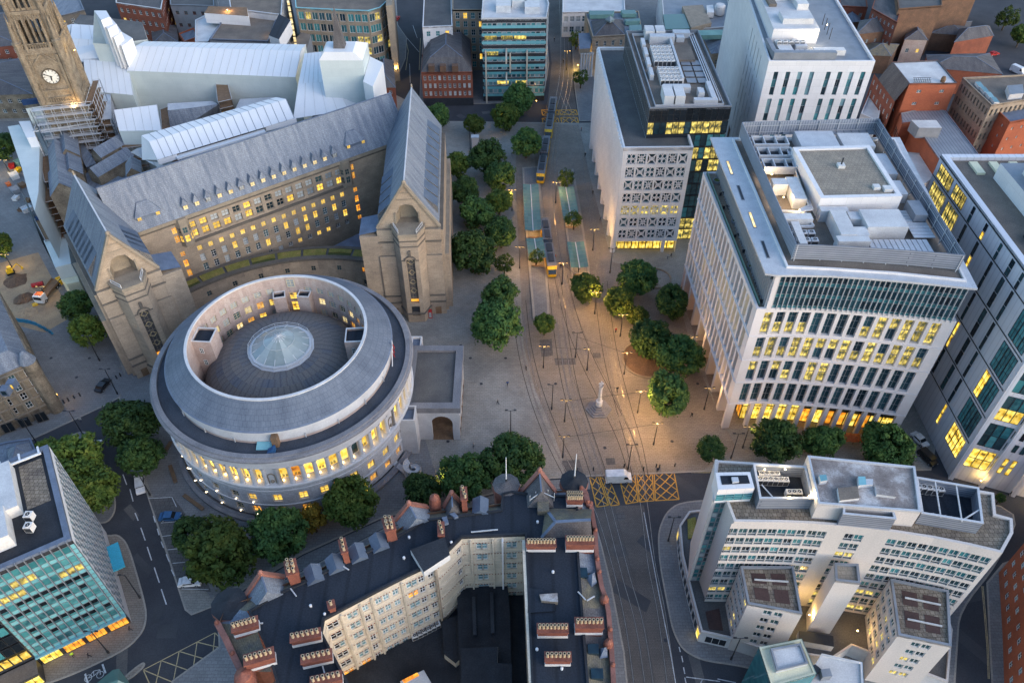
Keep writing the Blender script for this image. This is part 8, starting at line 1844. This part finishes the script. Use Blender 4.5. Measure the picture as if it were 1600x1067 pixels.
# road repairs and covers
random.seed(77)
for i,(px_,py_)in enumerate(((205,800),(222,880),(246,960),(190,1035),(262,985),(1075,760),(1120,765),(1010,850),(1036,900),(1090,1050),(1515,930),(1520,1010),(760,176),(720,182),(1150,765),(968,860),(985,930),(210,740))):
 x,y=at(px_,py_);a_=random.random()*3;w_,l_=random.uniform(.5,1.3),random.uniform(1.2,4.5);ca_,sa_=math.cos(a_),math.sin(a_);k=sheet('road_patch',[(x+ca_*u-sa_*v,y+sa_*u+ca_*v)for u,v in((-l_,-w_),(l_,-w_*1.2),(l_*.9,w_),(-l_*1.1,w_))],.0075,'asphalt_far' if i%3 else 'felt_grey')
for i,(px_,py_)in enumerate(((214,830),(236,905),(253,965),(700,640),(752,600),(735,560),(790,560),(720,540),(868,600),(1050,690),(1090,600),(945,700),(1015,755),(1040,1000),(120,590),(80,560),(60,600),(140,560),(700,690))):
 x,y=at(px_,py_);b=MB();zz=.02 if(py_>742 or px_<260 and py_>700)else PV+.02;n_=12;b.face([(x+.38*math.cos(6.283*t/n_),y+.38*math.sin(6.283*t/n_),zz)for t in range(n_)]);o=b.build('manhole_cover','metal_dark');o['kind']='structure'
 # monument
x,y=at(935,640);mo_=thing('stone_cross','pale stone memorial cross on a stepped hexagonal base between the tracks','monument',(x,y,0))
b=MB()
for k in range(5):b.lathe([(3.0-.5*k,PV+.32*k),(3.0-.5*k,PV+.32*(k+1)),(2.5-.5*k if k<4 else 0,PV+.32*(k+1))],0,0,6)
part(mo_,'steps',b,['portland_dark']);b=MB();b.lathe([(.75,1.7),(.7,3.0),(.8,3.1),(.5,3.3),(.35,7.4),(.5,7.6),(.5,8.0)],0,0,8);part(mo_,'shaft',b,['portland_smooth']);b=MB();b.box(-.14,.14,-.14,.14,8,9.6,0);b.box(-.55,.55,-.13,.13,8.7,9.0,0,True);part(mo_,'cross',b,['portland_smooth'])
# vehicles
whm=MB();whm.tube((0,-.11,0),(0,.11,0),.33,.33,14,0);whm.tube((0,-.12,0),(0,.12,0),.19,.19,10,1);wheel_m=whm.mesh('wheel',['tyre','silver_paint'])
def car(px,py,rz,label,paint,kind='car',cat='car',z=PV*0+.01,group=None):
 x,y=at(px,py,.7);c=local('parked_car' if kind=='car' else('delivery_van' if kind=='van' else kind),label,cat,x,y,z,rz,group)
 if kind=='van':prof,gl_,L_,W_=[(-2.75,.35),(-2.75,2.5),(-2.6,2.65),(1.1,2.65),(1.5,2.5),(2.1,1.55),(2.75,1.25),(2.8,.35)],[(1.25,2.42),(2.02,1.6)],5.6,1.0
 elif kind=='taxi':prof,gl_,L_,W_=[(-2.2,.35),(-2.25,1.0),(-2.0,1.75),(-1.6,1.85),(.5,1.85),(1.2,1.15),(2.2,.95),(2.25,.35)],[(.6,1.75),(1.15,1.2)],4.5,.9
 else:prof,gl_,L_,W_=[(-2.1,.3),(-2.15,.85),(-1.6,1.0),(-1.1,1.42),(.35,1.45),(1.1,1.0),(2.05,.82),(2.12,.3)],[(.45,1.4),(1.05,1.03)],4.2,.86
 b=MB();n=len(prof);ti=lambda z:W_*(1-.16*max(0,(z-.9))/1.2)if kind!='van' else W_*(1-.05*max(0,z-1.2))
 for i in range(n-1):(x0,z0),(x1,z1)=prof[i],prof[i+1];b.face([(x0,ti(z0),z0),(x0,-ti(z0),z0),(x1,-ti(z1),z1),(x1,ti(z1),z1)][::-1])
 for s_ in(-1,1):q=[(x_,s_*ti(z_),z_)for x_,z_ in prof];b.face(q if s_>0 else q[::-1])
 part(c,'body',b,[paint])
 (ax,az),(bx_,bz)=gl_;b=MB();b.face([(ax+.03,.92*ti(az),az+.02),(ax+.03,-.92*ti(az),az+.02),(bx_+.03,-.92*ti(bz),bz+.03),(bx_+.03,.92*ti(bz),bz+.03)][::-1]);part(c,'windscreen',b,['glass_black'])
 for s_ in(-1,1):
  b=MB();zt=(az-.08);e0,e1=(-1.2 if kind=='car' else-1.75,ax+.1)if kind!='van' else(.9,1.7);q=[(e0,s_*(ti(1.0)+.012),1.0 if kind!='van' else 1.6),(e1+.35,s_*(ti(1.0)+.012),1.0 if kind!='van' else 1.6),(e1,s_*(ti(zt)+.012),zt),(e0+.25,s_*(ti(zt)+.012),zt)];b.face(q if s_<0 else q[::-1]);part(c,'side_glass',b,['glass_black'])
  b=MB();b.box(L_/2-.12,L_/2+.01,s_*W_*.7-.15,s_*W_*.7+.15,.6,.75);part(c,'headlight',b,['white_paint']);b=MB();b.box(-L_/2-.02,-L_/2+.1,s_*W_*.75-.12,s_*W_*.75+.12,.65,.85);part(c,'tail_light',b,['red_paint'])
  for xx in(-L_*.31,L_*.31):link('wheel',wheel_m,c,(xx,s_*(W_-.08),.33))
 if kind=='taxi':b=MB();b.box(-1.9,1.5,-.8,.8,1.84,1.87);part(c,'roof_panel',b,[paint])
 return c
vg='vehicles parked round the square'
car(966,747,R(2),'white panel van driving over the yellow box junction','white_paint','van','van');car(219,757,R(-68),'white taxi parked at the kerb left of the library','white_paint','taxi','taxi',group=vg);car(266,807,R(2),'blue car in the top parking bay below the library','blue_paint',z=PV+.02,group=vg);car(297,909,R(5),'white hatchback half under the largest tree','white_paint',z=PV+.02,group=vg);car(151,700,R(-78),'white car beside the tree island','white_paint',group=vg);car(161,602,R(75),'small black car on the grey paving left of the gable','black_paint',z=PV+.02,group=vg);car(1437,687,R(-66),'white car beside the banded tower','white_paint',z=PV+.02,group=vg);car(1449,715,R(-66),'black taxi behind the white car at the tower','black_paint','taxi','taxi',PV+.02,group=vg);car(1553,84,R(20),'red car on the upper right street','red_paint',group=vg);car(1590,112,R(-60),'white van at the upper right edge','white_paint','van','van',group=vg);car(620,29,R(80),'red and white car on the narrow upper street','red_paint',group=vg)
# flatbed truck and site plant
x,y=at(75,455,1);tr=local('flatbed_truck','flatbed lorry with orange roof beacons on the building site','lorry',x,y,PV,R(-97));b=MB();b.box(-4.6,2.2,-1.2,1.2,.9,1.15);part(tr,'bed',b,['timber']);b=MB();b.box(2.4,4.4,-1.2,1.2,.5,2.7);b.box(2.5,3.8,-.9,.9,2.7,2.85,1);part(tr,'cab',b,['white_paint','orange_paint']);b=MB();b.box(4.4,4.43,-1.05,1.05,1.6,2.5);part(tr,'windscreen',b,['glass_black'])
for xx in(-3.4,-2.2,3.3):
 for s_ in(-1,1):link('wheel',wheel_m,tr,(xx,s_*1.1,.45)).scale=(1.4,1.6,1.4)
for s_ in(-1,1):
 b=MB();b.box(-4.6,2.2,s_*1.2-.05,s_*1.2+.05,1.1,1.6);part(tr,'side_board',b,['timber'])
def heap(px,py,r,h_,mat,lab):
 x,y=at(px,py);rn=random.Random(px);b=MB();n=16;rr=[[r*k/4*rn.uniform(.8,1.15)for _ in range(n)]for k in range(5)]
 for k in range(4):
  for i in range(n):
   j=(i+1)%n;f=lambda kk,ii:(x+rr[kk][ii]*math.cos(6.283*ii/n),y+rr[kk][ii]*math.sin(6.283*ii/n),PV+h_*(1-kk/4)**.8*(1+.1*((ii*7+kk*3)%5-2)/2 if kk else 1)*(1 if kk<4 else 0));b.face([f(k+1,i),f(k+1,j),f(k,j),f(k,i)])
 tag(b.build('spoil_heap',mat),lab,'heap')
heap(38,468,2.6,1.6,'soil','brown spoil heap beside the lorry');heap(26,440,3.2,.9,'soil','rubble heap left of the lorry');heap(40,486,4.0,.5,'sand','flat sandy heap below the spoil')
sheet('site_ground',ats([(-30,420),(60,395),(95,460),(105,500),(70,520),(30,510),(-30,480)]),PV+.012,'sand')
x,y=at(18,428);ex=local('mini_excavator','small yellow excavator at the left edge of the site','excavator',x,y,PV,.6);b=MB();b.box(-1,1,-.8,-.4,0,.5);b.box(-1,1,.4,.8,0,.5);part(ex,'tracks',b,['tyre']);b=MB();b.box(-.9,.7,-.7,.7,.6,1.3);b.box(-.3,.6,-.6,.3,1.3,2.4);part(ex,'cabin',b,['tram_yellow']);b=MB();b.beam((.7,.2,1.2),(2.2,.2,2.3),.22);b.beam((2.2,.2,2.3),(3.0,.2,.8),.18);b.box(2.7,3.2,-.1,.5,.3,.8);part(ex,'boom',b,['tram_yellow'])
x,y=at(59,444,.8);b=MB();b.tube((x-1.4,y-.6,.8),(x+1.2,y+.5,.8),.6,.6,12);tag(b.build('red_tank','red_paint'),'red cylindrical tank lying beside the lorry','tank')
for i in range(7):px_,py_=29+i*8,503+[0,1,2.5,5,9,13,18][i];x,y=at(px_+3,py_);b=MB();b.box(-.75,.75,-.25,.25,0,.3);b.box(-.7,.7,-.12,.12,.3,1.0);o=tag(part(None,'water_barrier',b,['blue_hoarding']),ORD[i]+' blue plastic barrier from the left in the curved line','barrier','blue barriers');o.location=(x,y,PV);o.rotation_euler=(0,0,-.2-i*.07)
random.seed(6)
for i,(px_,py_,m_,s_)in enumerate(((25,300,'metal_grey',2),(36,292,'timber',1.6),(26,312,'plant_white',1.4),(44,330,'metal_light',2.0),(34,330,'soil',1.2),(20,262,'red_paint',1.6),(30,268,'tram_yellow',1.4),(24,278,'plant_white',2.2),(34,256,'copper_green',2.2),(14,290,'orange_paint',1.2),(100,440,'tram_yellow',2.0),(115,455,'orange_paint',1.8),(124,468,'metal_light',1.3),(118,448,'cream_render',1.4),(45,315,'timber',1.2),(47,288,'metal_dark',1.0),(56,478,'tram_yellow',.9),(20,232,'cream_render',2.4))):
 x,y=at(px_,py_);b=MB();b.box(-s_*.7,s_*.7,-s_*.5,s_*.5,0,s_*.6);b.box(-s_*.75,s_*.75,-s_*.55,-s_*.4,s_*.6,s_*.7);b.box(-s_*.75,s_*.75,s_*.4,s_*.55,s_*.6,s_*.7);o=part(None,'site_crate',b,[m_]);o.location=(x,y,PV);o.rotation_euler=(0,0,random.random()*3);tag(o,{'metal_grey':'grey','timber':'wooden','plant_white':'white','metal_light':'silver','soil':'brown','red_paint':'red','tram_yellow':'yellow','copper_green':'green','orange_paint':'orange','cream_render':'cream','metal_dark':'black'}[m_]+' materials crate '+('below the site hoarding' if py_>430 else 'on the construction square')+(', lower one' if py_>460 or py_ in(312,315)else ''),'crate','site crates')
for px_,py_,e in((16,272,700),(20,420,500),(105,440,500),(75,470,250)):post(px_,py_,{16:'floodlight mast among the site crates',20:'floodlight mast by the excavator',105:'floodlight mast below the hoarding',75:'work light beside the lorry'}[px_],e,5,'floodlight_mast',2,(1,.7,.3))
# small street things
for i,(px_,py_)in enumerate(((101,630),(108,627),(117,623),(126,619),(189,588),(183,592),(898,735),(902,736),(927,735),(975,730),(1005,735),(1025,730),(1030,731),(1054,729))):
 x,y=at(px_,py_);b=MB();b.lathe([(.16,PV),(.14,PV+1.0),(.18,PV+1.05),(0,PV+1.2)],x,y,10);tag(b.build('bollard','steel_post'),ORD[(i if i<4 else(i-4 if i<6 else i-6))]+' bollard '+['from the wall in the row by the gothic corner house','from the library at the left gable foot','from the hotel along the tram crossing kerb'][0 if i<4 else(1 if i<6 else 2)],'bollard',['corner house bollards','gable bollards','crossing bollards'][0 if i<4 else(1 if i<6 else 2)])
for i,(px_,py_)in enumerate(((672,484),(673,496))):
 x,y=at(px_,py_);pb=thing('phone_box',['red telephone box nearer the pavilion wall','red telephone box nearer the library'][i],'phone box',(x,y,PV),'red phone boxes');b=MB();b.box(-.45,.45,-.45,.45,0,2.2);b.lathe([(.6,2.2),(.5,2.45),(0,2.55)],0,0,4,a0=R(45),a1=R(405));part(pb,'shell',b,['red_paint'])
 for s_ in(-1,1):b=MB();b.box(-.32,.32,min(s_*.455,s_*.46),max(s_*.455,s_*.46),.3,2.0);part(pb,'glazing',b,['blind'])
for i,(px_,py_,rz)in enumerate(((263,700,R(80)),(271,742,R(-60)),(303,786,R(-35)))):
 x,y=at(px_,py_);bn=local('bench',['upper long bench on the library pavement','middle long bench on the library pavement','lower long bench on the library pavement'][i],'bench',x,y,PV,rz,'long library benches');L_=(3,5,6)[i]
 for k in range(3):b=MB();b.box(-L_/2,L_/2,-.4+k*.28,-.18+k*.28,.42,.5);part(bn,'plank',b,['timber'])
 b=MB();b.box(-L_/2,L_/2,-.35,.35,0,.42);part(bn,'plinth',b,['stone_dark'])
for i,(px_,py_)in enumerate(((1271,674),(1325,682),(1337,683))):
 x,y=at(px_,py_,2.6);pa=thing('cafe_parasol',['single orange parasol between the office trees','left of the paired orange parasols','right of the paired orange parasols'][i],'parasol',(x,y,PV),'orange cafe parasols');b=MB();b.lathe([(1.7,2.3),(0,2.9)],0,0,4,a0=R(45),a1=R(405));b.lathe([(0,2.85),(1.7,2.28)],0,0,4,a0=R(45),a1=R(405));part(pa,'canopy',b,['orange_paint']);b=MB();b.tube((0,0,0),(0,0,2.8),.05);part(pa,'pole',b,['steel_post'])
for bx2 in(((846,172),(872,172),(874,180),(848,181)),((874,172),(900,172),(903,180),(876,180)),((847,185),(872,185),(874,194),(849,195)),((876,184),(902,184),(904,193),(878,194))):marking('box_junction','yellow hatched box '+('left of' if bx2[0][0]<860 else 'right of')+' the far tram, '+('farther' if bx2[0][1]<180 else 'nearer')+' one',hatch(*bx2,2,1),.32,'paint_yellow',.03 if bx2[0][1]<180 else.036,group='yellow boxes at the far crossing')
x,y=at(743,232);k=thing('ticket_kiosk','slim pale kiosk on the walk beside the topmost trees','kiosk',(x,y,PV));b=MB();b.box(-1.1,1.1,-.8,.8,0,4.2);part(k,'shell',b,['concrete_white']);b=MB();b.box(-1.3,1.3,-1,1,4.2,4.4);part(k,'roof',b,['metal_light'])
# people
def outfit(name,legs,top,head=(.4,.25,.18)):
 m=bpy.data.materials.new(name);m.use_nodes=True;MAT[name]=m;n=m.node_tree.nodes;L=m.node_tree.links;tc=n.new('ShaderNodeTexCoord');sx=n.new('ShaderNodeSeparateXYZ');mr=n.new('ShaderNodeMapRange');mr.inputs[2].default_value=1.8;rp=n.new('ShaderNodeValToRGB');rp.color_ramp.interpolation='CONSTANT'
 e=rp.color_ramp.elements;e[0].color=(*legs,1);e[1].position=.5;e[1].color=(*top,1);x_=e.new(.845);x_.color=(*head,1);L.new(tc.outputs['Object'],sx.inputs[0]);L.new(sx.outputs[2],mr.inputs[0]);L.new(mr.outputs[0],rp.inputs[0]);L.new(rp.outputs[0],n['Principled BSDF'].inputs['Base Color']);n['Principled BSDF'].inputs['Roughness'].default_value=.9
OUT={'dark':((.02,.022,.035),(.02,.02,.025)),'blue':((.03,.03,.04),(.05,.09,.2)),'hivis':((.02,.02,.03),(.5,.75,.05)),'red':((.03,.03,.04),(.35,.05,.04)),'pale':((.05,.06,.1),(.45,.43,.4))}
for k_,v_ in OUT.items():outfit('outfit_'+k_,*v_)
def person_mesh(k_,st):
 V=[(0,0,.95),(0,0,1.15),(0,0,1.38),(0,0,1.5),(0,.01,1.62),(0,0,1.74),(-.1,0,.88),(-.11,-st*.16,.48),(-.11,-st*.3,.07),(-.11,-st*.3+.14,.04),(.1,0,.88),(.11,st*.2,.48),(.11,st*.22,.07),(.11,st*.22+.14,.04),(-.2,0,1.4),(-.25,st*.12,1.14),(-.23,st*.26,.9),(.2,0,1.4),(.25,-st*.1,1.14),(.23,-st*.08,.9)]
 E_=[(0,1),(1,2),(2,3),(3,4),(4,5),(0,6),(6,7),(7,8),(8,9),(0,10),(10,11),(11,12),(12,13),(2,14),(14,15),(15,16),(2,17),(17,18),(18,19)]
 me=bpy.data.meshes.new('person');me.from_pydata(V,E_,[]);me.materials.append(MAT['outfit_'+k_]);ob=bpy.data.objects.new('person',me);col.objects.link(ob);md=ob.modifiers.new('skin','SKIN');
 for i,r_ in enumerate([.15,.15,.17,.06,.1,.085,.1,.075,.05,.045,.1,.075,.05,.045,.08,.055,.04,.08,.055,.04]):d=me.skin_vertices[0].data[i];d.radius=(r_,r_*.85);d.use_root=i==0
 ob.modifiers.new('sub','SUBSURF').levels=1;dg=bpy.context.evaluated_depsgraph_get();dg.update();me2=bpy.data.meshes.new_from_object(ob.evaluated_get(dg));me2.name='person';bpy.data.objects.remove(ob);return me2
PM={(k_,s_):person_mesh(k_,s_)for k_ in OUT for s_ in(.3,1.0)}
PP=[(722,595,'dark','person in dark clothes walking past the portico roof edge'),(778,632,'dark','person in dark coat alone on the pale walk'),(793,603,'blue','person near the upper part of the pale walk'),(822,579,'dark','person at the left swept path edge'),(964,612,'dark','person right of the monument by the east track'),(1080,652,'dark','person crouching shade between tree and arcade'),(116,1026,'hivis','person in yellow jacket below the teal office'),(141,1027,'dark','person walking below the teal office shops'),(1576,775,'dark','person before the lit ground floor at the right edge'),(926,305,'dark','person on the walk beside the patterned office columns'),(938,346,'blue','person beside the patterned office corner'),(914,246,'dark','person on the upper walk by the office'),(908,206,'red','person in red at the far crossing'),(1043,405,'pale','person at the patterned office shopfront'),(1048,403,'dark','second person at the patterned office shopfront'),(962,520,'red','person with red top beside the planter'),(205,985,'dark','person on the corner pavement'),(128,660,'pale','person by the gothic corner bollards'),(880,100,'dark','person on the far tram street'),(866,66,'dark','person higher up the far tram street'),(1258,683,'pale','person seated area visitor beside the single parasol'),(800,245,'dark','person between the upper trees'),(876,420,'dark','person waiting at the platform end'),(660,92,'dark','person on the narrow street pavement'),(1027,738,'dark','person waiting at the right crossing'),(90,640,'dark','person at the corner house door'),(740,700,'pale','person on the walk below the portico'),(868,405,'red','person boarding area beside the tram')]
for i,(px_,py_,k_,lab)in enumerate(PP):
 x,y=at(px_,py_);o=link('person',PM[(k_,1.0 if i%3 else.3)],None,(x,y,PV+.005),(i*1.7)%6.28);tag(o,lab.replace('person crouching shade','person standing').replace('person seated area visitor','pale-clothed person').replace('person boarding area','person in red'),'person','people in the square')
print('objects',len(bpy.data.objects),'tris',sum(len(m.polygons)for m in bpy.data.meshes))
